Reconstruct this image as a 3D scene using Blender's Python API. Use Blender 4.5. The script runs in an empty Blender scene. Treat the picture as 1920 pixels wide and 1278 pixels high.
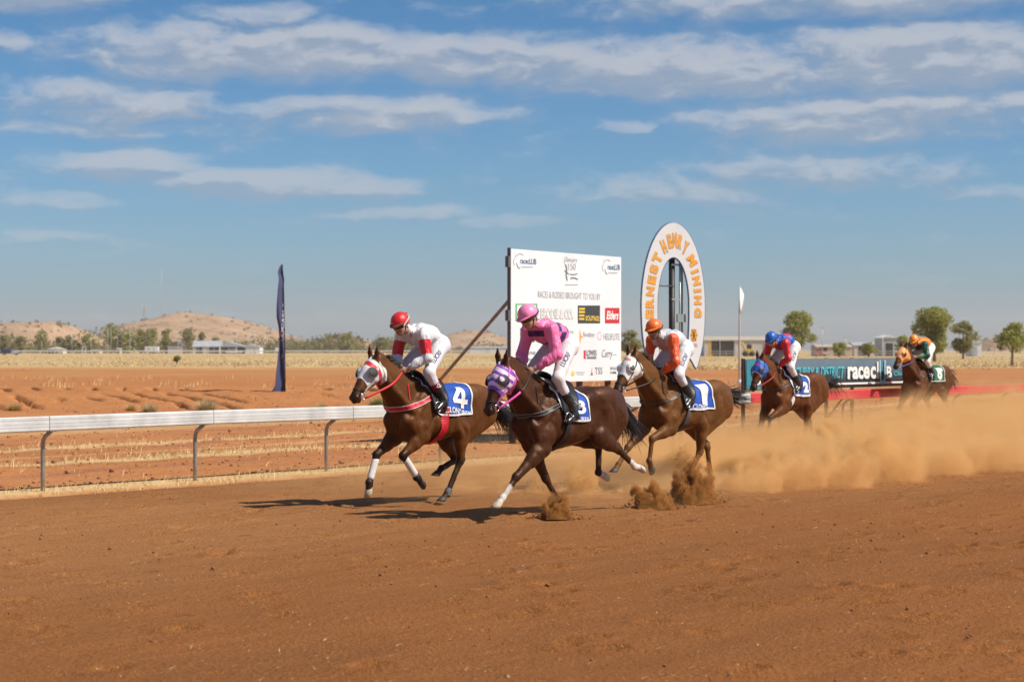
import bpy, bmesh, math, random
import numpy as np
from mathutils import Vector, Matrix, noise
from mathutils.bvhtree import BVHTree

R = math.radians
scene = bpy.context.scene
COL = scene.collection
rng = random.Random(7)
nrng = np.random.default_rng(11)

# ------------------------------------------------------------------ camera, sky, sun, exposure
CAM_H, FPX, HZ = 1.9, 3733.0, 655.0
cd = bpy.data.cameras.new('camera')
cam = bpy.data.objects.new('camera', cd)
COL.objects.link(cam)
cam.location = (0, 0, CAM_H)
cam.rotation_euler = (R(90), 0, 0)
cd.sensor_width = 36.0
cd.lens = FPX * 36.0 / 1920.0
cd.shift_y = (HZ - 639.0) / 1920.0
cd.clip_start, cd.clip_end = 0.1, 40000
cd.dof.use_dof = True
cd.dof.focus_distance = 23.0
cd.dof.aperture_fstop = 3.2
scene.camera = cam

SUN_EL = R(48)
SUN_AZ = Vector((1.0, -0.32, 0)).normalized()          # where the sun stands, seen from above
world = bpy.data.worlds.new('World')
scene.world = world
world.use_nodes = True

sd = bpy.data.lights.new('sun', 'SUN')
sd.energy = 5.0
sd.angle = R(0.5)
sd.color = (1.0, 0.92, 0.79)
sun = bpy.data.objects.new('sun', sd)
COL.objects.link(sun)
sun_dir = Vector((SUN_AZ.x * math.cos(SUN_EL), SUN_AZ.y * math.cos(SUN_EL), math.sin(SUN_EL)))
sun.rotation_euler = sun_dir.to_track_quat('Z', 'Y').to_euler()
sun.location = (30, 0, 40)

scene.view_settings.view_transform = 'Standard'
scene.view_settings.look = 'None'
scene.view_settings.gamma = 1.0
scene.view_settings.exposure = 0.17
scene.view_settings.use_curve_mapping = False
scene.render.engine = 'CYCLES'
scene.cycles.use_denoising = True
scene.cycles.max_bounces = 8
scene.cycles.diffuse_bounces = 3
scene.cycles.glossy_bounces = 2
scene.cycles.transmission_bounces = 3
scene.cycles.volume_bounces = 3
scene.cycles.transparent_max_bounces = 8
scene.cycles.volume_step_rate = 0.8
scene.cycles.volume_max_steps = 700


# ------------------------------------------------------------------ node helpers
class NT:
    def __init__(self, tree):
        self.t = tree
        self.n = tree.nodes
        self.l = tree.links

    def node(self, kind, **kw):
        nd = self.n.new(kind)
        for k, v in kw.items():
            setattr(nd, k, v)
        return nd

    def put(self, sock, v):
        if v is None:
            return
        if hasattr(v, 'is_output') or isinstance(v, bpy.types.NodeSocket):
            self.l.new(v, sock)
        elif isinstance(v, (tuple, list)) and len(v) == 3 and sock.type == 'RGBA':
            sock.default_value = (*v, 1)
        else:
            sock.default_value = v

    def math(self, op, a, b=0.5, c=None, clamp=False):
        nd = self.node('ShaderNodeMath', operation=op, use_clamp=clamp)
        self.put(nd.inputs[0], a)
        self.put(nd.inputs[1], b)
        if c is not None:
            self.put(nd.inputs[2], c)
        return nd.outputs[0]

    def vmath(self, op, a, b=(0, 0, 0)):
        nd = self.node('ShaderNodeVectorMath', operation=op)
        self.put(nd.inputs[0], a)
        self.put(nd.inputs[1], b)
        return nd.outputs['Value'] if op in ('LENGTH', 'DOT_PRODUCT') else nd.outputs[0]

    def noise(self, vec, scale, detail=4, rough=0.55, dist=0.0, out='Fac'):
        nd = self.node('ShaderNodeTexNoise')
        self.put(nd.inputs['Vector'], vec)
        nd.inputs['Scale'].default_value = scale
        nd.inputs['Detail'].default_value = detail
        nd.inputs['Roughness'].default_value = rough
        nd.inputs['Distortion'].default_value = dist
        return nd.outputs[out]

    def voro(self, vec, scale, feature='F1', out='Distance'):
        nd = self.node('ShaderNodeTexVoronoi', feature=feature)
        self.put(nd.inputs['Vector'], vec)
        nd.inputs['Scale'].default_value = scale
        return nd.outputs[out]

    def mapr(self, v, a, b, c=0.0, d=1.0, smooth=False):
        nd = self.node('ShaderNodeMapRange')
        if smooth:
            nd.interpolation_type = 'SMOOTHSTEP'
        self.put(nd.inputs[0], v)
        for i, x in enumerate((a, b, c, d)):
            self.put(nd.inputs[i + 1], x)
        return nd.outputs[0]

    def mix(self, f, a, b, mode='MIX'):
        nd = self.node('ShaderNodeMix', data_type='RGBA', blend_type=mode)
        self.put(nd.inputs[0], f)
        self.put(nd.inputs[6], a)
        self.put(nd.inputs[7], b)
        return nd.outputs[2]

    def sep(self, v):
        nd = self.node('ShaderNodeSeparateXYZ')
        self.put(nd.inputs[0], v)
        return nd.outputs

    def comb(self, x, y, z):
        nd = self.node('ShaderNodeCombineXYZ')
        for i, v in enumerate((x, y, z)):
            self.put(nd.inputs[i], v)
        return nd.outputs[0]

    def ramp(self, f, stops):
        nd = self.node('ShaderNodeValToRGB')
        cr = nd.color_ramp
        while len(cr.elements) < len(stops):
            cr.elements.new(0.5)
        for e, (p, c) in zip(cr.elements, stops):
            e.position = p
            e.color = (*c, 1)
        self.put(nd.inputs[0], f)
        return nd.outputs[0]

    def attr(self, name, out='Color'):
        nd = self.node('ShaderNodeAttribute', attribute_name=name)
        return nd.outputs[out]

    def bump(self, h, strength=0.3, dist=0.02, normal=None):
        nd = self.node('ShaderNodeBump')
        nd.inputs['Strength'].default_value = strength
        nd.inputs['Distance'].default_value = dist
        self.put(nd.inputs['Height'], h)
        if normal is not None:
            self.put(nd.inputs['Normal'], normal)
        return nd.outputs[0]


def new_mat(name):
    m = bpy.data.materials.new(name)
    m.use_nodes = True
    nt = NT(m.node_tree)
    b = m.node_tree.nodes['Principled BSDF']
    return m, nt, b


def obj_co(nt):
    return nt.node('ShaderNodeTexCoord').outputs['Object']


MATS = {}


def plain(name, col, rough=0.6, metal=0.0, var=0.12, scale=6.0, bump=0.0, bscale=60.0, coat=0.0, sheen=0.0):
    """a simple procedural material: base colour with soft wear, optional fine relief"""
    if name in MATS:
        return MATS[name]
    m, nt, b = new_mat(name)
    co = obj_co(nt)
    n = nt.noise(co, scale, 5, 0.6)
    dark = tuple(c * (1 - var) for c in col)
    lite = tuple(min(1.0, c * (1 + var)) for c in col)
    nt.put(b.inputs['Base Color'], nt.mix(nt.mapr(n, 0.3, 0.7), dark, lite))
    b.inputs['Roughness'].default_value = rough
    b.inputs['Metallic'].default_value = metal
    b.inputs['Coat Weight'].default_value = coat
    b.inputs['Sheen Weight'].default_value = sheen
    if bump:
        nt.put(b.inputs['Normal'], nt.bump(nt.noise(co, bscale, 4, 0.6), bump, 0.01))
    MATS[name] = m
    return m


# ------------------------------------------------------------------ sky with clouds (a function of direction only)
def build_world():
    nt = NT(world.node_tree)
    nt.n.clear()
    out = nt.node('ShaderNodeOutputWorld')
    bg = nt.node('ShaderNodeBackground')
    sky = nt.node('ShaderNodeTexSky', sky_type='NISHITA')
    sky.sun_disc = False
    sky.sun_elevation = SUN_EL
    sky.sun_rotation = math.atan2(SUN_AZ.x, SUN_AZ.y)
    sky.altitude = 200
    sky.air_density = 1.0
    sky.dust_density = 1.2
    sky.ozone_density = 1.6
    d = nt.node('ShaderNodeTexCoord').outputs['Generated']
    x, y, z = nt.sep(d)[:]
    el = nt.math('ARCSINE', z)
    az = nt.math('ARCTAN2', x, y)
    # dusty air near the horizon, deeper blue higher up
    e2 = nt.math('MULTIPLY', el, 180 / math.pi)
    tint = nt.ramp(nt.mapr(e2, 0.0, 30.0), [(0.0, SKYT[0]), (0.06, SKYT[1]), (0.16, SKYT[2]), (0.33, SKYT[3]), (1.0, SKYT[4])])
    base = nt.mix(1.0, sky.outputs[0], tint, 'MULTIPLY')
    # clouds: a few banks at given azimuth / elevation, broken up by noise, plus loose ones all round
    p = nt.comb(az, el, 0.0)
    warp = nt.noise(nt.vmath('MULTIPLY', p, (22, 60, 1)), 1.0, 3, 0.5, out='Color')
    wp = nt.vmath('ADD', p, nt.vmath('MULTIPLY', nt.vmath('SUBTRACT', warp, (0.5, 0.5, 0.5)), (0.03, 0.012, 0)))

    def field(pp):
        total = None
        for (px, py, w, h, s) in CLOUDS:
            c = ((px - 960) / FPX, (HZ - py) / FPX, 0)
            q = nt.vmath('MULTIPLY', nt.vmath('SUBTRACT', pp, c), (FPX / (w * 1.12), FPX / (h * 1.12), 0))
            g = nt.mapr(nt.vmath('LENGTH', q), 1.15, 0.25, 0.0, s, True)
            total = g if total is None else nt.math('MAXIMUM', total, g)
        # loose banks elsewhere in the sky (beyond +-0.35 rad and above the frame)
        far = nt.math('MAXIMUM', nt.mapr(nt.math('ABSOLUTE', nt.sep(pp)[0]), 0.27, 0.45), nt.mapr(nt.sep(pp)[1], 0.18, 0.26))
        loose = nt.mapr(nt.noise(nt.vmath('MULTIPLY', pp, (3.5, 9, 1)), 1.0, 2, 0.5), 0.5, 0.75, 0.0, 0.7)
        total = nt.math('MAXIMUM', total, nt.math('MULTIPLY', loose, far))
        n1 = nt.noise(nt.vmath('MULTIPLY', pp, (34, 80, 1)), 1.0, 8, 0.60)
        n2 = nt.noise(nt.vmath('MULTIPLY', pp, (11, 36, 1)), 1.0, 3, 0.5)
        nn = nt.math('ADD', nt.math('MULTIPLY', n1, 2.0), nt.math('MULTIPLY', n2, 1.3))
        return nt.math('SUBTRACT', nt.math('MULTIPLY', total, 1.05), nt.math('SUBTRACT', 1.76, nn))

    f0 = field(wp)
    f1 = field(nt.vmath('ADD', wp, (0.0015, 0.0058, 0)))
    cover = nt.mapr(f0, -0.15, 1.1, 0.0, 1.0, True)
    lit = nt.mapr(nt.math('SUBTRACT', f0, f1), -0.18, 0.42, 0.0, 1.0, True)
    thick = nt.mapr(f0, 0.25, 0.9)
    ccol = nt.mix(lit, CLDARK, CLLITE)
    ccol = nt.mix(nt.math('MULTIPLY', thick, 0.35), ccol, CLGREY)
    fade = nt.mapr(e2, 1.0, 6.5, 0.25, 0.82)
    colr = nt.mix(nt.math('MULTIPLY', cover, fade), base, ccol)
    below = nt.mapr(el, -0.02, 0.0)
    colr = nt.mix(below, (4.2, 3.6, 3.0), colr)
    nt.put(bg.inputs[0], colr)
    bg.inputs[1].default_value = 0.058
    nt.l.new(bg.outputs[0], out.inputs[0])
    world.cycles.sampling_method = 'MANUAL'
    world.cycles.sample_map_resolution = 1024


SKYT = [(1.30, 1.50, 2.12), (0.98, 1.36, 1.90), (0.74, 1.22, 1.72), (0.50, 1.00, 1.46), (0.8, 0.95, 1.1)]
CLDARK, CLLITE, CLGREY = (5.0, 6.0, 7.6), (9.6, 9.7, 10.2), (5.4, 6.3, 7.7)
#          px    py   half-width half-height strength
CLOUDS = [(480, 110, 420, 62, 1.15), (900, 112, 330, 58, 1.15), (1300, 140, 420, 62, 1.1), (1720, 125, 380, 75, 1.15),
          (640, 80, 130, 34, 1.2), (1560, 15, 520, 42, 1.0), (90, 12, 170, 36, 1.0), (690, 215, 330, 44, 1.0),
          (220, 205, 250, 52, 0.9), (200, 255, 260, 22, 0.7), (230, 318, 180, 34, 1.1), (520, 348, 330, 32, 1.1),
          (1620, 235, 400, 62, 0.95), (1270, 360, 250, 38, 0.8), (1600, 325, 330, 42, 0.8), (770, 398, 160, 20, 0.75),
          (150, 382, 140, 22, 0.7), (30, 100, 60, 26, 0.8), (1870, 205, 120, 28, 0.75), (1180, 240, 70, 16, 0.6),
          (470, 40, 120, 26, 0.8), (1850, 370, 160, 24, 0.6), (130, 440, 110, 12, 0.6), (950, 420, 140, 16, 0.6)]
build_world()


# ------------------------------------------------------------------ object helpers
def tag(o, label=None, cat=None, group=None, kind=None):
    if label:
        o['label'] = label
    if cat:
        o['category'] = cat
    if group:
        o['group'] = group
    if kind:
        o['kind'] = kind
    return o


def empty(name, loc=(0, 0, 0), rz=0.0, label=None, cat=None, group=None):
    o = bpy.data.objects.new(name, None)
    COL.objects.link(o)
    o.location = loc
    o.rotation_euler = (0, 0, rz)
    o.empty_display_size = 0.2
    return tag(o, label, cat, group)


def mesh_np(name, V, Fq, mat=None, parent=None, smooth=True, attrs=None, mats=None, midx=None):
    """mesh object from numpy arrays; Fq is (n,3) or (n,4) or a list of tuples"""
    me = bpy.data.meshes.new(name)
    V = np.asarray(V, np.float32)
    if isinstance(Fq, np.ndarray):
        k = Fq.shape[1]
        me.vertices.add(len(V))
        me.vertices.foreach_set('co', V.ravel())
        me.loops.add(Fq.size)
        me.loops.foreach_set('vertex_index', Fq.astype(np.int32).ravel())
        me.polygons.add(len(Fq))
        me.polygons.foreach_set('loop_start', np.arange(0, Fq.size, k, dtype=np.int32))
        me.update(calc_edges=True)
        me.validate()
    else:
        me.from_pydata([tuple(map(float, v)) for v in V], [], Fq)
        me.update()
    if attrs:
        for an, arr in attrs.items():
            arr = np.asarray(arr, np.float32)
            if arr.shape[1] == 3:
                a = me.attributes.new(an, 'FLOAT_VECTOR', 'POINT')
                a.data.foreach_set('vector', arr.ravel())
            else:
                a = me.attributes.new(an, 'FLOAT_COLOR', 'POINT')
                a.data.foreach_set('color', arr.ravel())
    for m in (mats or ([mat] if mat else [])):
        me.materials.append(m)
    if midx is not None:
        me.polygons.foreach_set('material_index', np.asarray(midx, np.int32))
    if smooth:
        me.polygons.foreach_set('use_smooth', np.ones(len(me.polygons), bool))
    o = bpy.data.objects.new(name, me)
    COL.objects.link(o)
    if parent:
        o.parent = parent
    return o


class MB:
    """collects simple shapes and builds them as one mesh"""
    def __init__(self):
        self.v, self.f = [], []

    def add(self, vs, fs):
        n = len(self.v)
        self.v += [tuple(v) for v in vs]
        self.f += [tuple(i + n for i in f) for f in fs]
        return self

    def box(self, lo, hi, M=None):
        x0, y0, z0 = lo
        x1, y1, z1 = hi
        vs = [Vector(p) for p in ((x0, y0, z0), (x1, y0, z0), (x1, y1, z0), (x0, y1, z0), (x0, y0, z1), (x1, y0, z1), (x1, y1, z1), (x0, y1, z1))]
        if M is not None:
            vs = [M @ v for v in vs]
        return self.add(vs, [(0, 3, 2, 1), (4, 5, 6, 7), (0, 1, 5, 4), (1, 2, 6, 5), (2, 3, 7, 6), (3, 0, 4, 7)])

    def tube(self, pts, rad, n=8, flat=1.0, side=None, cap=True):
        """tube along points; rad number or list; flat squeezes it along the `side` direction"""
        pts = [Vector(p) for p in pts]
        rad = rad if isinstance(rad, (list, tuple)) else [rad] * len(pts)
        base = len(self.v)
        up = Vector(side) if side is not None else None
        prev = None
        for i, p in enumerate(pts):
            d = (pts[min(i + 1, len(pts) - 1)] - pts[max(i - 1, 0)]).normalized()
            ref = up if up is not None else (prev if prev is not None else (Vector((0, 0, 1)) if abs(d.z) < 0.9 else Vector((1, 0, 0))))
            a = (ref - d * ref.dot(d))
            a = a.normalized() if a.length > 1e-6 else d.orthogonal().normalized()
            b = d.cross(a)
            prev = a
            for k in range(n):
                t = 2 * math.pi * k / n
                self.v.append(tuple(p + (a * math.cos(t) * flat + b * math.sin(t)) * rad[i]))
        for i in range(len(pts) - 1):
            for k in range(n):
                k2 = (k + 1) % n
                self.f.append((base + i * n + k, base + i * n + k2, base + (i + 1) * n + k2, base + (i + 1) * n + k))
        if cap:
            self.f.append(tuple(base + k for k in range(n))[::-1])
            self.f.append(tuple(base + (len(pts) - 1) * n + k for k in range(n)))
        return self

    def ribbon(self, pts, nrm, width, thick=0.004, closed=False):
        """flat strap: points, outward normals, width, thickness"""
        pts = [Vector(p) for p in pts]
        nrm = [Vector(n).normalized() for n in nrm]
        n = len(pts)
        w = width if isinstance(width, (list, tuple)) else [width] * n
        base = len(self.v)
        for i in range(n):
            a = pts[(i - 1) % n if closed else max(i - 1, 0)]
            b = pts[(i + 1) % n if closed else min(i + 1, n - 1)]
            s = (b - a).normalized().cross(nrm[i]).normalized() * (w[i] / 2)
            o = nrm[i] * thick
            for q in (pts[i] - s, pts[i] - s + o, pts[i] + s + o, pts[i] + s):
                self.v.append(tuple(q))
        for i in range(n if closed else n - 1):
            j = (i + 1) % n
            for k in range(4):
                k2 = (k + 1) % 4
                self.f.append((base + i * 4 + k, base + j * 4 + k, base + j * 4 + k2, base + i * 4 + k2))
        if not closed:
            self.f.append((base, base + 1, base + 2, base + 3))
            e = base + (n - 1) * 4
            self.f.append((e + 3, e + 2, e + 1, e))
        return self

    def ball(self, c, r, n=10, m=7, M=None):
        r = r if isinstance(r, (list, tuple)) else (r, r, r)
        base = len(self.v)
        c = Vector(c)
        rows = []
        for j in range(m + 1):
            ph = math.pi * j / m
            row = []
            for i in range(n):
                th = 2 * math.pi * i / n
                q = Vector((r[0] * math.sin(ph) * math.cos(th), r[1] * math.sin(ph) * math.sin(th), r[2] * math.cos(ph)))
                if M is not None:
                    q = M @ q
                row.append(len(self.v))
                self.v.append(tuple(c + q))
            rows.append(row)
        for j in range(m):
            for i in range(n):
                i2 = (i + 1) % n
                self.f.append((rows[j][i], rows[j + 1][i], rows[j + 1][i2], rows[j][i2]))
        return self

    def build(self, name, mat, parent=None, smooth=False, bevel=0.0):
        o = mesh_np(name, np.array(self.v, np.float32).reshape(-1, 3), self.f, mat, parent, smooth)
        if bevel:
            bv = o.modifiers.new('bevel', 'BEVEL')
            bv.width = bevel
            bv.segments = 2
            bv.limit_method = 'ANGLE'
        return o


def at(px, d, py=None, z=None):
    """world point seen at photo column px at depth d (height from row py, or given)"""
    zz = z if z is not None else CAM_H - (py - HZ) * d / FPX
    return Vector(((px - 960) / FPX * d, d, zz))


# lettering: 2D outlines of the built-in font turned into triangles
def glyphs(text, bold=0.0, shear=0.0):
    c = bpy.data.curves.new('lettering', 'FONT')
    c.body = text
    c.offset = bold
    c.shear = shear
    c.resolution_u = 4
    o = bpy.data.objects.new('lettering', c)
    me = bpy.data.meshes.new_from_object(o)
    V = np.array([v.co[:2] for v in me.vertices], np.float64).reshape(-1, 2)
    Fs = [tuple(p.vertices) for p in me.polygons]
    bpy.data.objects.remove(o)
    bpy.data.curves.remove(c)
    bpy.data.meshes.remove(me)
    return V, Fs


def fit_text(text, w, h, bold=0.0, shear=0.0):
    """text outlines scaled to a w x h box centred on the origin"""
    if text == '4':                                   # drawn as the blocky cloth numeral
        V = np.array([(.50, 0), (.75, 0), (.75, .19), (.75, .39), (.75, 1), (.50, 1), (.50, .74), (.50, .39), (.50, .19), (0, .19), (0, .39), (.25, .39), (.97, .19), (.97, .39)], float)
        Fs = [(0, 1, 2, 8), (8, 2, 3, 7), (7, 3, 4, 5, 6), (9, 8, 7, 11, 10), (10, 11, 6, 5), (2, 12, 13, 3)]
    else:
        V, Fs = glyphs(text, bold, shear)
    lo, hi = V.min(0), V.max(0)
    s = np.array([w, h]) / np.maximum(hi - lo, 1e-6)
    if w is None or h is None:
        pass
    return (V - (lo + hi) / 2) * s, Fs


def subdivided(V, Fs, L):
    """splits long edges of a flat outline so that it can be draped"""
    bm = bmesh.new()
    vs = [bm.verts.new((v[0], v[1], 0)) for v in V]
    for f in Fs:
        try:
            bm.faces.new([vs[i] for i in f])
        except ValueError:
            pass
    for _ in range(5):
        es = [e for e in bm.edges if e.calc_length() > L]
        if not es:
            break
        bmesh.ops.subdivide_edges(bm, edges=es, cuts=1)
        bmesh.ops.triangulate(bm, faces=bm.faces[:])
    bm.verts.index_update()
    V2 = np.array([v.co[:2] for v in bm.verts])
    F2 = [tuple(v.index for v in f.verts) for f in bm.faces]
    bm.free()
    return V2, F2


def drape(name, V, Fs, origin, ud, vd, ray, bvhs, mat, parent, off=0.004, L=0.02):
    """throws a flat outline along `ray` onto surfaces: print on cloth"""
    V, Fs = subdivided(V, Fs, L)
    origin, ud, vd, ray = Vector(origin), Vector(ud).normalized(), Vector(vd).normalized(), Vector(ray).normalized()
    P, ok = [], []
    for a, b in V:
        q = origin + ud * a + vd * b - ray * 0.6
        best = None
        for bv in bvhs:
            h = bv.ray_cast(q, ray)
            if h[0] is not None and (best is None or h[3] < best[1]):
                best = (h[0], h[3], h[1] if h[1].dot(ray) < 0 else -h[1])
        ok.append(best is not None)
        P.append(best[0] + (best[2] * 0.85 - ray * 0.3) * off if best else q)
    Fs = [f for f in Fs if all(ok[i] for i in f)]
    return mesh_np(name, np.array([p[:] for p in P]), Fs, mat, parent, True) if Fs else None


# ------------------------------------------------------------------ implicit surfaces (bodies of horses and riders)
def smin(a, b, k):
    h = np.maximum(k - np.abs(a - b), 0.0) / k
    return np.minimum(a, b) - h * h * k * 0.25


class Field:
    def __init__(self, lo, hi, h):
        self.lo, self.h = np.array(lo, np.float32), h
        n = np.ceil((np.array(hi) - np.array(lo)) / h).astype(int) + 1
        self.f = np.full(n, 0.5, np.float32)
        self.ax = [self.lo[i] + h * np.arange(n[i], dtype=np.float32) for i in range(3)]

    def put(self, fn, lo, hi, k=0.03, op='add'):
        sl = []
        for i in range(3):
            a = max(0, int((lo[i] - k - 0.03 - self.lo[i]) / self.h))
            b = min(self.f.shape[i], int((hi[i] + k + 0.03 - self.lo[i]) / self.h) + 2)
            if a >= b:
                return
            sl.append(slice(a, b))
        X, Y, Z = np.meshgrid(*[self.ax[i][sl[i]] for i in range(3)], indexing='ij', sparse=True)
        d = fn(X, Y, Z)
        s = tuple(sl)
        if op == 'add':
            self.f[s] = smin(self.f[s], d, k)
        else:
            self.f[s] = -smin(-self.f[s], d, k)

    def cone(self, a, b, ra, rb, k=0.03, flat=1.0, side=(0, 1, 0), op='add'):
        """tapered capsule from a to b, squeezed by `flat` along `side`"""
        a, b = np.array(a, np.float32), np.array(b, np.float32)
        d = b - a
        L2 = float(d @ d) + 1e-9
        w = np.array(side, np.float32)
        w = w / np.linalg.norm(w)
        fs = 1.0 / flat - 1.0

        def fn(X, Y, Z):
            x, y, z = X - a[0], Y - a[1], Z - a[2]
            t = np.clip((x * d[0] + y * d[1] + z * d[2]) / L2, 0, 1)
            x, y, z = x - t * d[0], y - t * d[1], z - t * d[2]
            if flat != 1.0:
                q = (x * w[0] + y * w[1] + z * w[2]) * fs
                x, y, z = x + q * w[0], y + q * w[1], z + q * w[2]
            return (np.sqrt(x * x + y * y + z * z) - (ra + (rb - ra) * t)) * min(1.0, flat ** 0.5)
        m = max(ra, rb)
        self.put(fn, np.minimum(a, b) - m, np.maximum(a, b) + m, k, op)

    def chain(self, pts, rad, k=0.03, flat=1.0, side=(0, 1, 0)):
        for i in range(len(pts) - 1):
            self.cone(pts[i], pts[i + 1], rad[i], rad[i + 1], k, flat, side)

    def ell(self, c, r, k=0.03, M=None, op='add'):
        """ellipsoid; the rows of M are its axes"""
        c = np.array(c, np.float32)
        r = np.array(r, np.float32)
        A = np.array(M if M is not None else np.eye(3), np.float32)

        def fn(X, Y, Z):
            x, y, z = X - c[0], Y - c[1], Z - c[2]
            u = (x * A[0, 0] + y * A[0, 1] + z * A[0, 2])
            v = (x * A[1, 0] + y * A[1, 1] + z * A[1, 2])
            w = (x * A[2, 0] + y * A[2, 1] + z * A[2, 2])
            k0 = np.sqrt((u / r[0]) ** 2 + (v / r[1]) ** 2 + (w / r[2]) ** 2)
            k1 = np.sqrt((u / r[0] ** 2) ** 2 + (v / r[1] ** 2) ** 2 + (w / r[2] ** 2) ** 2)
            return k0 * (k0 - 1.0) / np.maximum(k1, 1e-5)
        m = np.abs(A.T @ np.diag(r)).sum(1)
        self.put(fn, c - m, c + m, k, op)

    def mesh(self, smooth=2):
        V, Q = nets(self.f, self.lo, self.h)
        return relax(V, Q, smooth), Q


def nets(f, lo, h):
    s = f < 0
    nx, ny, nz = f.shape
    c = np.zeros((nx - 1, ny - 1, nz - 1), np.uint8)
    for i in (0, 1):
        for j in (0, 1):
            for k in (0, 1):
                c += s[i:nx - 1 + i, j:ny - 1 + j, k:nz - 1 + k]
    act = (c > 0) & (c < 8)
    ii = np.argwhere(act)
    idx = np.full(act.shape, -1, np.int32)
    idx[act] = np.arange(len(ii))
    P = np.zeros((len(ii), 3))
    W = np.zeros(len(ii))
    E = np.eye(3, dtype=int)
    for a in range(3):
        b, d = (a + 1) % 3, (a + 2) % 3
        for u in (0, 1):
            for v in (0, 1):
                o = E[b] * u + E[d] * v
                p0 = ii + o
                p1 = p0 + E[a]
                fa = f[p0[:, 0], p0[:, 1], p0[:, 2]]
                fb = f[p1[:, 0], p1[:, 1], p1[:, 2]]
                m = (fa < 0) != (fb < 0)
                t = fa[m] / (fa[m] - fb[m])
                P[m] += o + t[:, None] * E[a]
                W[m] += 1
    V = (ii + P / W[:, None]) * h + lo
    quads = []
    for a in range(3):
        b, d = (a + 1) % 3, (a + 2) % 3
        sl0 = [slice(1, -1)] * 3
        sl1 = [slice(1, -1)] * 3
        sl0[a] = slice(0, -1)
        sl1[a] = slice(1, None)
        s0, s1 = s[tuple(sl0)], s[tuple(sl1)]
        e = np.argwhere(s0 != s1)
        off = np.ones(3, int)
        off[a] = 0
        flip = s0[e[:, 0], e[:, 1], e[:, 2]]
        e = e + off
        cs = []
        for u, v in ((-1, -1), (0, -1), (0, 0), (-1, 0)):
            q = e + E[b] * u + E[d] * v
            cs.append(idx[q[:, 0], q[:, 1], q[:, 2]])
        q = np.stack(cs, 1)
        q[~flip] = q[~flip][:, ::-1]
        quads.append(q)
    return V, np.concatenate(quads)


def relax(V, Q, it):
    n = len(V)
    ed = np.concatenate([Q[:, [0, 1]], Q[:, [1, 2]], Q[:, [2, 3]], Q[:, [3, 0]]])
    a = np.concatenate([ed[:, 0], ed[:, 1]])
    b = np.concatenate([ed[:, 1], ed[:, 0]])
    deg = np.bincount(a, minlength=n)[:, None]
    for lam in [0.55, -0.5] * it:
        S = np.stack([np.bincount(a, V[b, i], n) for i in range(3)], 1) / np.maximum(deg, 1)
        V = V + lam * (S - V)
    return V


def vnormals(V, Q):
    n = np.cross(V[Q[:, 2]] - V[Q[:, 0]], V[Q[:, 3 % Q.shape[1]]] - V[Q[:, 1]])
    N = np.zeros_like(V)
    for k in range(Q.shape[1]):
        for i in range(3):
            N[:, i] += np.bincount(Q[:, k], n[:, i], len(V))
    return N / np.maximum(np.linalg.norm(N, axis=1, keepdims=True), 1e-9)


def bvh_of(V, Q):
    return BVHTree.FromPolygons([tuple(v) for v in V.tolist()], [tuple(q) for q in Q.tolist()])


def seg_dist(P, a, b):
    a, b = np.array(a), np.array(b)
    d = b - a
    t = np.clip((P - a) @ d / (d @ d + 1e-9), 0, 1)
    return np.linalg.norm(P - a - t[:, None] * d, axis=1), t


def fbm(P, scale, oct=3, seed=0.0):
    """cheap smooth noise for many points (sum of rotated sines)"""
    r = np.random.default_rng(int(seed * 10) + 3)
    out = np.zeros(len(P))
    amp, s = 1.0, scale
    for o in range(oct):
        for k in range(4):
            d = r.normal(size=3)
            d /= np.linalg.norm(d)
            d2 = r.normal(size=3)
            ph = r.uniform(0, 6.28, 2)
            out += amp * 0.35 * np.sin(P @ d * s + ph[0] + 1.3 * np.sin(P @ d2 * s * 0.6 + ph[1]))
        amp *= 0.5
        s *= 2.1
    return out


def cropped(name, V, Q, N, off, planes, mat, parent, attrs=None, thick_edge=True):
    """shell lifted off a body and cut cleanly by planes (point, normal): keeps the side the normal points away from"""
    keep = np.ones(len(V), bool)
    for p, n in planes:
        keep &= (V - np.array(p)) @ np.array(n) < 0.03
    fm = keep[Q].all(1)
    Qk = Q[fm]
    used = np.unique(Qk)
    remap = np.full(len(V), -1)
    remap[used] = np.arange(len(used))
    bm = bmesh.new()
    vs = [bm.verts.new(tuple(v)) for v in (V[used] + N[used] * off)]
    for q in remap[Qk]:
        bm.faces.new([vs[i] for i in q])
    for p, n in planes:
        bmesh.ops.bisect_plane(bm, geom=bm.verts[:] + bm.edges[:] + bm.faces[:], plane_co=p, plane_no=n, clear_outer=True)
    bm.normal_update()
    if thick_edge:
        for v in bm.verts:
            if v.is_boundary:
                v.co -= v.normal * off * 0.9
    me = bpy.data.meshes.new(name)
    bm.to_mesh(me)
    bm.free()
    if len(me.polygons):
        me.polygons.foreach_set('use_smooth', np.ones(len(me.polygons), bool))
    me.materials.append(mat)
    o = bpy.data.objects.new(name, me)
    COL.objects.link(o)
    o.parent = parent
    if attrs:
        P = np.array([v.co[:] for v in me.vertices])
        for an, fn in attrs.items():
            arr = np.asarray(fn(P), np.float32)
            a = me.attributes.new(an, 'FLOAT_VECTOR' if arr.shape[1] == 3 else 'FLOAT_COLOR', 'POINT')
            a.data.foreach_set('vector' if arr.shape[1] == 3 else 'color', arr.ravel())
    return o
def catmull(P, n):
    P = [np.array(p, float) for p in P]
    P = [2 * P[0] - P[1]] + P + [2 * P[-1] - P[-2]]
    out = []
    m = len(P) - 3
    for i in range(m):
        for j in range(n if i < m - 1 else n + 1):
            t = j / n
            a, b, c, d = P[i:i + 4]
            out.append(0.5 * ((2 * b) + (c - a) * t + (2 * a - 5 * b + 4 * c - d) * t * t + (3 * b - a - 3 * c + d) * t ** 3))
    return out


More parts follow.
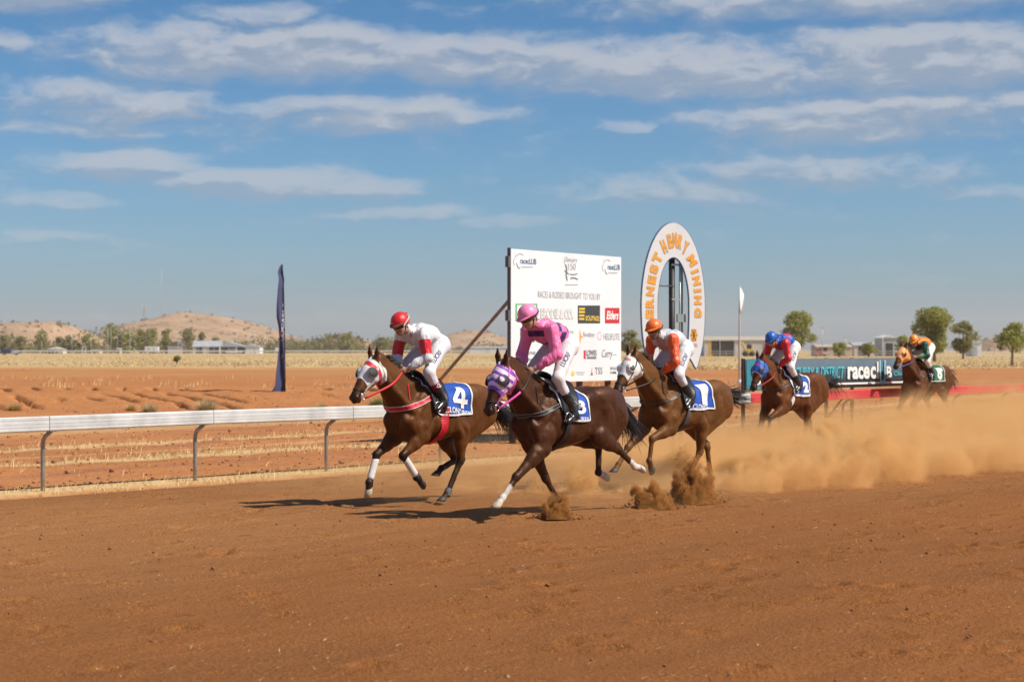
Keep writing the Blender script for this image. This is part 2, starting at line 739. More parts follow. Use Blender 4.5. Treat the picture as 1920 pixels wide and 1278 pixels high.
# ------------------------------------------------------------------ terrain
P0 = np.array([-6.31, 26.77])                 # foot of the rail post at the left
TD = np.array([0.6187, 0.7856])               # along the rail, away from the camera
ND = np.array([0.7856, -0.6187])              # from the rail towards the track


def st(s, t):
    p = P0 + TD * s + ND * t
    return Vector((p[0], p[1], 0))


def sstep(a, b, x):
    t = np.clip((x - a) / (b - a), 0, 1)
    return t * t * (3 - 2 * t)


def wav(X, Y, sc, seed, octv=3):
    return fbm(np.stack([X.ravel(), Y.ravel(), 0 * X.ravel()], 1), sc, octv, seed).reshape(X.shape)


def ground_h(X, Y):
    t = (X - P0[0]) * ND[0] + (Y - P0[1]) * ND[1]
    z = -0.07 * sstep(0.1, 0.9, t)
    off = sstep(0.0, -3.0, t)
    near = sstep(140, 60, Y)
    z = z + off * near * (0.022 * wav(X, Y, 0.9, 1) + 0.012 * wav(X, Y, 3.4, 2, 2))
    # graded bank of red earth beyond the rail
    w = 0.9 * wav(X, 0 * Y, 0.12, 3, 2)
    yy = Y + w + 0.02 * X
    bank = 0.46 * sstep(59, 74.5, yy) - 0.12 * sstep(75.2, 79.0, yy)
    z = z + bank * sstep(-4, -14, t)
    # wash-outs running down the bank
    face = sstep(59, 64, yy) * sstep(76, 73, yy)
    u = X * 0.92 + Y * 0.38
    ph = u / 1.15 + 0.35 * wav(X, Y, 0.35, 4, 2) + 0.05 * wav(X, Y, 3.0, 8, 2)
    k = np.abs(ph - np.round(ph)) * 1.15
    keep = sstep(0.05, 0.5, wav(X, Y, 0.33, 5, 2) + 0.25 * np.sin(np.round(ph) * 7.3))
    z = z - 0.36 * face * keep * np.maximum(0, 1 - k / 0.15)
    z = z + face * 0.028 * wav(X, Y, 4.2, 6, 2)
    # gentle swells far off
    far = sstep(90, 200, Y)
    z = z + far * 0.05 * wav(X, Y, 0.02, 7, 2)
    return z


def ground_material():
    m, nt, b = new_mat('earth_and_dry_grass')
    co = obj_co(nt)
    x, y, z = nt.sep(co)[:]
    t = nt.math('ADD', nt.math('MULTIPLY', nt.math('SUBTRACT', x, float(P0[0])), float(ND[0])), nt.math('MULTIPLY', nt.math('SUBTRACT', y, float(P0[1])), float(ND[1])))
    s = nt.math('ADD', nt.math('MULTIPLY', nt.math('SUBTRACT', x, float(P0[0])), float(TD[0])), nt.math('MULTIPLY', nt.math('SUBTRACT', y, float(P0[1])), float(TD[1])))
    big = nt.noise(nt.vmath('MULTIPLY', co, (0.05, 0.16, 1)), 1.0, 5, 0.6)
    mid = nt.noise(co, 0.9, 5, 0.62)
    fine = nt.noise(co, 9.0, 5, 0.65)
    st_ = nt.comb(nt.math('MULTIPLY', s, 0.12), nt.math('MULTIPLY', t, 1.4), 0)
    strk = nt.noise(st_, 1.0, 5, 0.65)
    # red earth, paler where it is dry and trodden, gravelly strips along the rail
    red = nt.mix(nt.mapr(big, 0.3, 0.7), (0.40, 0.158, 0.050), (0.52, 0.228, 0.085))
    red = nt.mix(nt.mapr(mid, 0.35, 0.7, 0, 0.5), red, (0.46, 0.20, 0.08))
    peb = nt.voro(nt.vmath('ADD', co, nt.vmath('MULTIPLY', nt.noise(co, 20, 2, 0.5, out='Color'), (0.03, 0.03, 0.03))), 16.0)
    grav = nt.mix(nt.mapr(peb, 0.1, 0.5), (0.44, 0.215, 0.13), (0.30, 0.12, 0.062))
    gm = nt.math('MULTIPLY', nt.mapr(strk, 0.48, 0.62), nt.math('MULTIPLY', nt.mapr(t, -1.0, -2.0), nt.mapr(t, -26.0, -18.0)))
    c = nt.mix(nt.math('MULTIPLY', gm, 0.65), red, grav)
    # straw lying in strips
    straw = (0.66, 0.48, 0.24)

    def strip(t0, w, amt):
        d = nt.math('ABSOLUTE', nt.math('ADD', nt.math('SUBTRACT', t, t0), nt.math('MULTIPLY', nt.math('SUBTRACT', mid, 0.5), 0.7)))
        return nt.math('MULTIPLY', nt.mapr(d, w, w * 0.3), nt.mapr(fine, 0.30, 0.50, 0.3, amt))
    for t0, w, amt in ((-0.1, 0.65, 0.9), (-5.1, 0.70, 0.9), (-9.3, 0.50, 0.75), (-7.0, 0.30, 0.35), (-15.0, 1.2, 0.4)):
        c = nt.mix(strip(t0, w, amt), c, straw)
    # beyond the bank: a red road, then straw-coloured plain
    g1 = nt.mapr(nt.math('ADD', y, nt.math('MULTIPLY', nt.math('SUBTRACT', big, 0.5), 90.0)), 150.0, 185.0)
    plainc = nt.mix(nt.mapr(nt.noise(nt.vmath('MULTIPLY', co, (0.06, 0.02, 1)), 1.0, 6, 0.65), 0.35, 0.68), (0.50, 0.345, 0.165), (0.58, 0.435, 0.23))
    plainc = nt.mix(nt.mapr(nt.noise(nt.vmath('MULTIPLY', co, (0.03, 0.012, 1)), 1.0, 4, 0.6), 0.58, 0.72, 0, 0.6), plainc, (0.38, 0.18, 0.075))
    tuft = nt.math('MULTIPLY', nt.mapr(nt.noise(nt.vmath('MULTIPLY', co, (0.10, 0.05, 1)), 1.0, 6, 0.7), 0.50, 0.60), nt.mapr(y, 86.0, 110.0))
    c = nt.mix(nt.math('MULTIPLY', tuft, 0.55), c, (0.47, 0.27, 0.105))
    c = nt.mix(g1, c, plainc)
    c = nt.mix(nt.mapr(fine, 0.45, 0.62, 0.0, 0.6), c, nt.vmath('MULTIPLY', c, (0.62, 0.58, 0.57)))
    nt.put(b.inputs['Base Color'], c)
    b.inputs['Roughness'].default_value = 0.95
    b.inputs['Specular IOR Level'].default_value = 0.15
    h = nt.math('ADD', nt.math('MULTIPLY', mid, 0.8), nt.math('ADD', nt.math('MULTIPLY', fine, 0.35), nt.math('MULTIPLY', peb, 0.12)))
    nt.put(b.inputs['Normal'], nt.bump(h, 0.55, 0.10))
    return m


def tensor(name, xs, ys, hf, mat, kind='structure'):
    X, Y = np.meshgrid(xs, ys, indexing='ij')
    Z = hf(X, Y)
    V = np.stack([X.ravel(), Y.ravel(), Z.ravel()], 1)
    nx, ny = len(xs), len(ys)
    I = np.arange(nx * ny).reshape(nx, ny)
    Q = np.stack([I[:-1, :-1].ravel(), I[1:, :-1].ravel(), I[1:, 1:].ravel(), I[:-1, 1:].ravel()], 1)
    return tag(mesh_np(name, V, Q, mat, None, True), kind=kind)


def steps(*parts):
    out = []
    for a, b_, d in parts:
        out += list(np.arange(a, b_, d))
    return np.array(out + [parts[-1][1]])


gx = np.concatenate([-np.geomspace(4400, 70, 22), steps((-66, -28, 1.5), (-28, 2, 0.065), (2, 70, 0.8)), np.geomspace(76, 4400, 24)])
gy = np.concatenate([steps((-40, 16, 4), (16, 58, 0.6), (58, 80, 0.25), (80, 110, 1.5)), np.geomspace(114, 4600, 44)])
tensor('ground', gx, gy, ground_h, ground_material())


def track_h(S, T):
    e = sstep(0.25, 1.1, T)
    z = 0.010 * wav(S, T, 0.7, 11) + 0.008 * wav(S, T, 4.0, 12, 2)
    z = z + 0.003 * np.sin(T * 2 * np.pi / 0.31 + 0.9 * wav(S * 0.3, T, 0.6, 13, 2)) * sstep(-0.3, 0.6, wav(S * 0.3, T, 0.4, 14, 2))
    # hoof prints: a dent with a pushed-up rim
    rh = np.random.default_rng(21)
    m = 620
    ps, pt = rh.uniform(-13, 20, m), 1.0 + 16.0 * rh.uniform(0, 1, m) ** 0.8
    xs0, ys0 = S[:, 0], T[0, :]
    for a, b, q in zip(ps, pt, rh.uniform(0.05, 0.10, m)):
        i0, i1 = np.searchsorted(xs0, (a - 0.4, a + 0.4))
        j0, j1 = sorted(len(ys0) - np.searchsorted(ys0[::-1], (b - 0.4, b + 0.4))) if ys0[0] > ys0[-1] else np.searchsorted(ys0, (b - 0.4, b + 0.4))
        if i1 <= i0 or j1 <= j0:
            continue
        rr = np.sqrt(((S[i0:i1, j0:j1] - a) / 1.3) ** 2 + (T[i0:i1, j0:j1] - b) ** 2) / q
        z[i0:i1, j0:j1] += q * (-0.85 * np.exp(-(rr * 1.15) ** 2) + 0.34 * np.exp(-((rr - 1.55) / 0.55) ** 2))
    return -0.05 + e * (0.05 + z)


def track_material():
    m, nt, b = new_mat('track_dirt')
    co = obj_co(nt)                                   # x runs along the track, y across it
    x, y, z = nt.sep(co)[:]
    y = nt.math('MULTIPLY', y, -1.0)
    big = nt.noise(nt.vmath('MULTIPLY', co, (0.10, 0.34, 1)), 1.0, 4, 0.55)
    strk = nt.noise(nt.vmath('MULTIPLY', co, (0.35, 3.6, 1)), 1.0, 6, 0.65)
    mid = nt.noise(nt.vmath('MULTIPLY', co, (1.2, 2.0, 1)), 1.0, 6, 0.68)
    fine = nt.noise(co, 26.0, 4, 0.7)
    gr = nt.noise(co, 90.0, 3, 0.7)
    # pale along the running line; lens vignette painted into the darker near-side colour
    vignette = nt.mapr(nt.math('ADD', y, nt.math('MULTIPLY', nt.math('SUBTRACT', big, 0.5), 6.0)), 4.0, 13.5, 0, 1, True)
    c = nt.mix(vignette, (0.470, 0.208, 0.074), (0.320, 0.126, 0.040))
    c = nt.mix(nt.mapr(big, 0.4, 0.62, 0, 0.85), c, nt.mix(vignette, (0.37, 0.155, 0.052), (0.415, 0.158, 0.046)))
    c = nt.mix(nt.mapr(strk, 0.45, 0.68, 0.0, 0.38), c, nt.vmath('MULTIPLY', c, (0.74, 0.70, 0.68)))
    c = nt.mix(nt.mapr(strk, 0.48, 0.34, 0.0, 0.22), c, nt.vmath('MULTIPLY', c, (1.22, 1.25, 1.3)))
    # hoof cuts and scuffs
    wv = nt.vmath('ADD', co, nt.vmath('MULTIPLY', nt.noise(co, 6, 3, 0.6, out='Color'), (0.10, 0.10, 0.1)))
    hoof = nt.voro(nt.vmath('MULTIPLY', wv, (1.5, 2.3, 1)), 1.0)
    pit = nt.math('MULTIPLY', nt.mapr(hoof, 0.20, 0.05), nt.mapr(mid, 0.48, 0.60))
    c = nt.mix(nt.math('MULTIPLY', pit, 0.85), c, nt.vmath('MULTIPLY', c, (0.50, 0.46, 0.44)))
    c = nt.mix(nt.mapr(fine, 0.48, 0.62, 0.0, 0.7), c, nt.vmath('MULTIPLY', c, (0.66, 0.62, 0.60)))
    c = nt.mix(nt.mapr(gr, 0.58, 0.68, 0.0, 0.6), c, (0.50, 0.30, 0.14))
    nt.put(b.inputs['Base Color'], c)
    b.inputs['Roughness'].default_value = 0.95
    b.inputs['Specular IOR Level'].default_value = 0.12
    h = nt.math('ADD', nt.math('MULTIPLY', strk, 0.5), nt.math('ADD', nt.math('MULTIPLY', mid, 0.9), nt.math('MULTIPLY', fine, 0.75)))
    h = nt.math('SUBTRACT', nt.math('ADD', h, nt.math('MULTIPLY', gr, 0.35)), nt.math('MULTIPLY', pit, 0.7))
    nt.put(b.inputs['Normal'], nt.bump(h, 0.85, 0.08))
    return m


sx_ = steps((-60, -13, 0.8), (-13, 20, 0.065), (20, 44, 0.16), (44, 190, 0.8))
ty_ = steps((0.2, 17, 0.055), (17, 30, 0.5))
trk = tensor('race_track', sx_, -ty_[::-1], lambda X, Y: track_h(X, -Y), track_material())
trk.location = (P0[0], P0[1], 0.0)
trk.rotation_euler = (0, 0, math.atan2(TD[1], TD[0]))
# (local x = along the rail, local -y = towards the track)
for nd in trk.data.materials[0].node_tree.nodes:
    pass


# ------------------------------------------------------------------ grass, straw and clods
def straw_mat(name, col, var=0.35):
    m, nt, b = new_mat(name)
    a = nt.attr('tint', 'Fac')
    nt.put(b.inputs['Base Color'], nt.mix(a, tuple(c * (1 - var) for c in col), tuple(min(1, c * (1 + var)) for c in col)))
    b.inputs['Roughness'].default_value = 0.8
    b.inputs['Specular IOR Level'].default_value = 0.2
    return m


def blades(name, pos, hgt, wid, lean, mat, r):
    """many grass blades in one mesh: positions (n,3), height, width and lean per blade"""
    n = len(pos)
    az = r.uniform(0, 2 * np.pi, n)
    d = np.stack([np.cos(az), np.sin(az), 0 * az], 1)
    w = np.stack([-np.sin(az + 0.9), np.cos(az + 0.9), 0 * az], 1)
    hgt, wid, lean = (np.broadcast_to(q, n)[:, None] for q in (hgt, wid, lean))
    up = np.array([0, 0, 1.0])
    c = np.sqrt(np.maximum(1 - lean ** 2, 0.02))
    p1 = pos + (d * lean * 0.35 + up * c * 0.55) * hgt
    p2 = pos + (d * lean + up * (c * 0.95)) * hgt
    V = np.concatenate([pos - w * wid / 2, pos + w * wid / 2, p1 + w * wid * 0.38, p1 - w * wid * 0.38, p2], 1).reshape(-1, 3)
    b0 = np.arange(n) * 5
    F = np.concatenate([np.stack([b0, b0 + 1, b0 + 2], 1), np.stack([b0, b0 + 2, b0 + 3], 1), np.stack([b0 + 3, b0 + 2, b0 + 4], 1)])
    o = mesh_np(name, V, F, mat, None, False)
    a = o.data.attributes.new('tint', 'FLOAT', 'POINT')
    a.data.foreach_set('value', np.repeat(r.uniform(0, 1, n), 5).astype(np.float32))
    return o


STRAW = straw_mat('straw', (0.66, 0.48, 0.24), 0.25)


def on_ground(p):
    z = ground_h(p[:, 0], p[:, 1])
    return np.concatenate([p, z[:, None] - 0.004], 1)


def strip_pts(n, s0, s1, t0, tw, r, clump=0.0):
    s = r.uniform(s0, s1, n)
    if clump:
        k = max(4, int(n / clump))
        s = r.uniform(s0, s1, k)[r.integers(0, k, n)] + r.normal(0, 0.09, n)
    t = t0 + r.normal(0, 1, n) * tw * 0.5 + 0.25 * np.sin(s * 0.7) + 0.12 * np.sin(s * 2.3)
    return P0 + s[:, None] * TD + t[:, None] * ND


r0 = np.random.default_rng(5)
pp = np.concatenate([strip_pts(7000, -16, 50, -0.05, 0.55, r0), strip_pts(2500, -16, 50, 0.0, 0.8, r0, 9)])
tag(blades('straw_litter', on_ground(pp), r0.uniform(0.05, 0.16, len(pp)), 0.008, r0.uniform(0.55, 0.99, len(pp)), STRAW, r0), kind='stuff')
pp = np.concatenate([strip_pts(13000, -24, 60, -5.1, 0.85, r0, 11), strip_pts(9000, -24, 60, -9.3, 0.6, r0, 12), strip_pts(700, -24, 50, -2.6, 1.6, r0, 5), strip_pts(900, -24, 60, -7.2, 0.8, r0, 6), strip_pts(1500, -30, 70, -14, 4.5, r0, 8)])
tag(blades('dry_grass', on_ground(pp), r0.gamma(2.2, 0.030, len(pp)) + 0.03, 0.010, r0.uniform(0.35, 0.97, len(pp)), STRAW, r0), kind='stuff')
# tall grass on the plain beyond the bank
n = 40000
d_ = 150 + 330 * r0.uniform(0, 1, n) ** 1.7
px_ = r0.uniform(-160, 2080, n)
pp = np.stack([(px_ - 960) / FPX * d_, d_], 1)
sel = (wav(pp[:, 0], pp[:, 1] * 0.4, 0.11, 31, 2) + 0.016 * (pp[:, 1] - 200)) > r0.normal(0.1, 0.25, n)
pp = pp[sel]
tag(blades('tall_dry_grass', on_ground(pp), r0.uniform(0.06, 0.24, len(pp)), r0.uniform(0.05, 0.16, len(pp)), r0.uniform(0.3, 0.85, len(pp)), straw_mat('plain_straw', (0.57, 0.42, 0.215), 0.2), r0), kind='stuff')
# a few stalks along the brow of the bank
n = 900
xx = np.repeat(r0.uniform(-27, 12, 90), 10) + r0.normal(0, 0.25, n)
yy_ = 75.0 - 0.02 * xx + r0.normal(0, 0.4, n) + np.repeat(r0.choice([0, 0, 4, 12, 24, 30], 90), 10)
tag(blades('bank_grass', on_ground(np.stack([xx, yy_], 1)), r0.uniform(0.12, 0.4, n), 0.022, r0.uniform(0.2, 0.8, n), STRAW, r0), kind='stuff')


def lumps(name, C, rad, mat, r, flat=0.7, sub=False):
    """many small irregular lumps (8 corners each) in one mesh"""
    n = len(C)
    base = np.array([(x, y, z) for x in (-1, 1) for y in (-1, 1) for z in (-1, 1)], float) / 1.73
    A = base[None] * (1 + r.uniform(-0.45, 0.35, (n, 8, 3)))
    a = r.uniform(0, 6.28, n)
    ca, sa = np.cos(a)[:, None], np.sin(a)[:, None]
    B = np.stack([A[..., 0] * ca - A[..., 1] * sa, A[..., 0] * sa + A[..., 1] * ca, A[..., 2] * flat], -1)
    V = (C[:, None] + B * np.broadcast_to(rad, n)[:, None, None]).reshape(-1, 3)
    q = np.array([(0, 1, 3, 2), (4, 6, 7, 5), (0, 4, 5, 1), (2, 3, 7, 6), (0, 2, 6, 4), (1, 5, 7, 3)])
    Q = (np.arange(n)[:, None, None] * 8 + q[None]).reshape(-1, 4)
    return mesh_np(name, V, Q, mat, None, True)


CLOD = plain('clod_earth', (0.27, 0.105, 0.036), 0.95, 0, 0.35, 18)
n = 5200
s_ = r0.uniform(-15, 34, n)
t_ = r0.uniform(0.6, 17, n)
pp = P0 + s_[:, None] * TD + t_[:, None] * ND
rd_ = 0.004 + r0.gamma(1.2, 0.0036, n)
tag(lumps('soil_clods', np.concatenate([pp, rd_[:, None] * 0.35], 1), rd_, CLOD, r0), kind='stuff')
n = 9000
s_ = r0.uniform(-24, 60, n)
t_ = -0.5 - 30 * r0.uniform(0, 1, n) ** 1.5
pp = on_ground(P0 + s_[:, None] * TD + t_[:, None] * ND)
rd_ = 0.010 + r0.gamma(1.4, 0.008, n)
pp[:, 2] += rd_ * 0.4
tag(lumps('gravel', pp, rd_, plain('gravel_red', (0.26, 0.115, 0.065), 0.95, 0, 0.45, 3.0), r0), kind='stuff')
n = 15000
s_ = r0.uniform(-14, 26, n)
t_ = 17 - 16.4 * r0.uniform(0, 1, n) ** 1.3
pp = np.concatenate([P0 + s_[:, None] * TD + t_[:, None] * ND, np.full((n, 1), 0.014)], 1)
tag(blades('straw_flecks', pp, r0.gamma(2.0, 0.014, n) + 0.010, 0.007, 0.985, straw_mat('pale_straw', (0.55, 0.40, 0.22)), r0), kind='stuff')


# ------------------------------------------------------------------ plants
def leaf_cloud(name, lobes, n, size, mat, parent, r, off=(0, 0, 0)):
    """leaf-sized faces through the volume of several lobes: (centre, radii)"""
    C, Nn = [], []
    w = np.array([np.prod(q[1]) ** (2 / 3) for q in lobes])
    idx = r.choice(len(lobes), n, p=w / w.sum())
    cen = np.array([q[0] for q in lobes], float)[idx]
    rad = np.array([q[1] for q in lobes], float)[idx]
    d = r.normal(size=(n, 3))
    d /= np.linalg.norm(d, axis=1, keepdims=True)
    k = r.uniform(0.25, 1.0, n) ** 0.5
    k = k * (1 + 0.16 * np.sin(d[:, 0] * 9 + idx) * np.sin(d[:, 2] * 8 + idx * 2))
    p = cen + d * rad * k[:, None]
    nrm = d + r.normal(0, 0.7, (n, 3))
    nrm /= np.linalg.norm(nrm, axis=1, keepdims=True)
    a = np.cross(nrm, r.normal(size=(n, 3)))
    a /= np.linalg.norm(a, axis=1, keepdims=True)
    b = np.cross(nrm, a)
    sz = size * r.uniform(0.55, 1.35, (n, 1))
    V = np.concatenate([p - a * sz - b * sz * 0.1, p - b * sz * 0.55, p + a * sz + b * sz * 0.1, p + b * sz * 0.55], 1).reshape(-1, 3)
    V = V + np.array(off)
    Q = np.arange(n * 4).reshape(-1, 4)
    o = mesh_np(name, V, Q, mat, parent, False)
    at_ = o.data.attributes.new('tint', 'FLOAT', 'POINT')
    at_.data.foreach_set('value', np.repeat(np.clip(r.normal(0.5, 0.25, n), 0, 1), 4).astype(np.float32))
    return o


def leaf_mat(name, col, var=0.4):
    m, nt, b = new_mat(name)
    a = nt.attr('tint', 'Fac')
    nt.put(b.inputs['Base Color'], nt.mix(a, tuple(c * (1 - var) for c in col), (min(1, col[0] * 1.5), min(1, col[1] * 1.35), col[2] * 1.2)))
    tl = nt.node('ShaderNodeBsdfTranslucent')
    nt.put(tl.inputs[0], nt.mix(a, col, (min(1, col[0] * 1.7), min(1, col[1] * 1.6), col[2])))
    ms_ = nt.node('ShaderNodeMixShader')
    ms_.inputs[0].default_value = 0.5
    nt.l.new(b.outputs[0], ms_.inputs[1])
    nt.l.new(tl.outputs[0], ms_.inputs[2])
    nt.l.new(ms_.outputs[0], m.node_tree.nodes['Material Output'].inputs[0])
    b.inputs['Roughness'].default_value = 0.6
    b.inputs['Specular IOR Level'].default_value = 0.25
    return m


LEAF = leaf_mat('gum_leaves', (0.31, 0.325, 0.105))
LEAF2 = leaf_mat('dull_leaves', (0.285, 0.285, 0.135))
BARK = plain('bark', (0.24, 0.19, 0.14), 0.9, 0, 0.3, 2.0)


def tree(px, top, base, wpx, d, label, seed, n=1500, mat=None, name='gum_tree', size=0.30, trunk=0.3, group='trees beyond the race track', lean=0.0):
    """trunk with limbs and a crown of leaf clumps, placed where the photo shows it"""
    r = np.random.default_rng(seed)
    zb = float(ground_h(np.array([(px - 960) / FPX * d]), np.array([d]))[0])
    H = (base - top) * d / FPX
    Wd = wpx * d / FPX
    p = at(px, d, z=zb - 0.05)
    root = empty(name, p, r.uniform(0, 6), label, 'tree', group)
    mb = MB()
    bends = [Vector((0, 0, 0)), Vector((lean * H * 0.1, 0.0, H * trunk * 0.6)), Vector((lean * H * 0.2, 0.02 * H, H * trunk)), Vector((lean * H * 0.3, 0.0, H * 0.72))]
    rt = 0.028 * H + 0.04
    mb.tube([tuple(q) for q in bends], [rt, rt * 0.8, rt * 0.62, rt * 0.2], 8)
    lobes = []
    k = 20
    for i in range(k):
        a = 2 * math.pi * i / k + r.uniform(-0.4, 0.4)
        hh = r.uniform(trunk + 0.06, 0.92)
        prof = r.uniform(0.75, 1.15) * math.sin(math.pi * min(1, max(0.0, (hh - trunk * 0.75) / (1.06 - trunk * 0.75)))) ** 0.7
        rr = Wd * 0.5 * prof * r.uniform(0.25, 0.80)
        c = Vector((math.cos(a) * rr * r.uniform(0.8, 1.25) + lean * H * 0.25, math.sin(a) * rr, H * hh))
        q = H * r.uniform(0.11, 0.19) if Wd > H * 0.6 else Wd * r.uniform(0.2, 0.33)
        lobes.append((tuple(c), (q * 1.15, q * 1.15, q * 0.85)))
        if i % 3 == 0:
            mb.tube([tuple(bends[1].lerp(bends[2], r.uniform(0.3, 1))), tuple(bends[2].lerp(c, 0.55) + Vector((0, 0, H * 0.03))), tuple(c)], [rt * 0.4, rt * 0.22, rt * 0.06], 6)
    lobes.append(((lean * H * 0.3, 0, H * 0.9), (Wd * 0.2, Wd * 0.2, H * 0.11)))
    mb.build('trunk', BARK, root, True)
    leaf_cloud('crown', lobes, n, size, mat or LEAF, root, r)
    return root


def shrub(px, top, base, wpx, d, label, seed, n=500, mat=None, name='shrub', size=0.16, group=None):
    r = np.random.default_rng(seed)
    zb = float(ground_h(np.array([(px - 960) / FPX * d]), np.array([d]))[0])
    H, Wd = (base - top) * d / FPX, wpx * d / FPX
    root = empty(name, at(px, d, z=zb - 0.03), 0, label, 'shrub', group)
    mb = MB()
    lobes = []
    for i in range(8):
        a = 2 * math.pi * i / 8 + r.uniform(-0.4, 0.4)
        c = Vector((math.cos(a) * Wd * 0.28 * r.uniform(0.4, 1), math.sin(a) * Wd * 0.28, H * r.uniform(0.3, 0.82)))
        lobes.append((tuple(c), (Wd * 0.2, Wd * 0.2, H * 0.19)))
        mb.tube([(0, 0, 0), tuple(c * 0.5 + Vector((0, 0, H * 0.05))), tuple(c)], [0.02 * H + 0.01, 0.012 * H + .005, 0.004 * H], 5)
    mb.build('stems', BARK, root, True)
    leaf_cloud('foliage', lobes, n, size, mat or LEAF, root, r)
    return root


tree(1494, 582, 671, 76, 380, 'large round gum tree behind the rider in blue and red', 1, 9000, None, size=0.24, trunk=0.22)
tree(1752, 573, 677, 72, 265, 'tall bright green gum tree behind the last horse', 2, 9500, None, size=0.17, trunk=0.20)
tree(1806, 602, 672, 52, 330, 'thinner olive gum tree growing just right of the tall bright green one', 3, 2800, LEAF2, size=0.24, trunk=0.2)
tree(1898, 606, 686, 58, 195, 'dark small-crowned gum tree on a bare trunk at the far right edge', 4, 2600, None, size=0.14, trunk=0.36)
tree(1692, 629, 669, 30, 400, 'small green gum tree showing just left of the orange cap', 5, 900, None, size=0.26, trunk=0.2)
tree(1180, 616, 668, 48, 400, 'green gum tree between the sponsor board and the oval finish sign', 6, 2000, LEAF2, size=0.26, trunk=0.2)
shrub(1573, 640, 672, 34, 400, 'upright green shrub behind the teal banner, left of the rounder shrub', 7, 900, None, size=0.22, group='shrubs behind the banner')
shrub(1628, 642, 672, 40, 400, 'rounder green shrub behind the teal banner', 8, 1000, None, size=0.22, group='shrubs behind the banner')
gl = 'trees along the far road'
for i, (px, top, w, lab, mt) in enumerate((
        (208, 606, 26, 'tallest tree of the far row, slim, between two pale poles', LEAF), (168, 627, 30, 'dense dark round tree right of the pale rotunda', LEAF), (142, 638, 20, 'small yellowish tree just left of the dense dark one', LEAF2),
        (10, 629, 18, 'grey-green tree at the far left edge above the blue vehicle', LEAF2), (78, 618, 26, 'pale dusty tree standing left of the rotunda', LEAF2), (241, 622, 26, 'round tree standing right of the slim tallest one', LEAF),
        (264, 617, 24, 'green tree under the lattice mast', LEAF), (284, 617, 24, 'green tree directly behind the white caravan', LEAF), (312, 617, 20, 'narrow tree left of the dark gabled house', LEAF),
        (353, 615, 32, 'broad-topped tree behind the dark gabled house', LEAF2), (378, 624, 14, 'little tree against the tan hill above the grey roof', LEAF2), (404, 635, 16, 'low tree behind the grey house roof', LEAF2),
        (650, 627, 44, 'wide grey-green tree on the low rise left of the red cap', LEAF2), (718, 634, 26, 'faint tree on the low rise just left of the red cap', LEAF2), (222, 616, 18, 'thin tree leaning beside the slim tallest one', LEAF2), (40, 632, 24, 'dusty low tree above the blue vehicle roof', LEAF2), (112, 634, 22, 'dusty tree behind the rotunda roof', LEAF2), (128, 628, 16, 'thin dusty tree behind the pole next to the rotunda', LEAF2))):
    tree(px, top, 664, w, 820, lab, 40 + i, 620, mt, size=0.55, trunk=0.16, group=gl)
shrub(332, 666, 682, 18, 225, 'lone spiky green shrub standing in the dry grass plain', 61, 420, LEAF2, size=0.11)
shrub(237, 650, 665, 26, 780, 'low leafy bush in front of the round far tree', 62, 260, LEAF, size=0.45, group=gl)


def tussock(px, d, rad, label, seed, col):
    r = np.random.default_rng(seed)
    p = at(px, d, z=0)
    z = float(ground_h(np.array([p.x]), np.array([p.y]))[0])
    n = 900
    el = np.arcsin(r.uniform(0.05, 1, n))
    az = r.uniform(0, 6.28, n)
    L = rad * r.uniform(0.7, 1.1, n)
    D = np.stack([np.cos(az) * np.cos(el), np.sin(az) * np.cos(el), np.sin(el) * 0.85], 1)
    w = np.stack([-np.sin(az), np.cos(az), 0 * az], 1) * rad * 0.014
    o0 = r.normal(0, rad * 0.14, (n, 3)) * np.array([1, 1, 0.1])
    V = np.concatenate([o0 - w, o0 + w, o0 + D * L[:, None]], 1).reshape(-1, 3)
    m_ = straw_mat('tussock_straw_%d' % seed, col, 0.3)
    o = mesh_np('tussock', V, np.arange(n * 3).reshape(-1, 3), m_, None, False)
    at_ = o.data.attributes.new('tint', 'FLOAT', 'POINT')
    at_.data.foreach_set('value', np.repeat(r.uniform(0, 1, n), 3).astype(np.float32))
    o.location = (p.x, p.y, z - 0.02)
    return tag(o, label, 'grass tussock', 'tussocks at the foot of the red bank')


tussock(388, 60.5, 0.62, 'large pale spiky tussock just above the white rail', 71, (0.50, 0.42, 0.24))
tussock(281, 60.5, 0.42, 'pale tussock left of the large one above the rail', 72, (0.50, 0.42, 0.24))
tussock(245, 61, 0.34, 'small yellow tussock beside the pale one, farther from the flag', 73, (0.54, 0.38, 0.17))
tussock(27, 62, 0.42, 'yellow tussock above the rail at the far left', 74, (0.54, 0.38, 0.17))
tussock(602, 61, 0.40, 'greenish tussock between the navy flag and the leading horse', 75, (0.38, 0.34, 0.15))
tussock(708, 62, 0.55, 'green grass clump behind the reins of the leading horse', 76, (0.24, 0.25, 0.09))


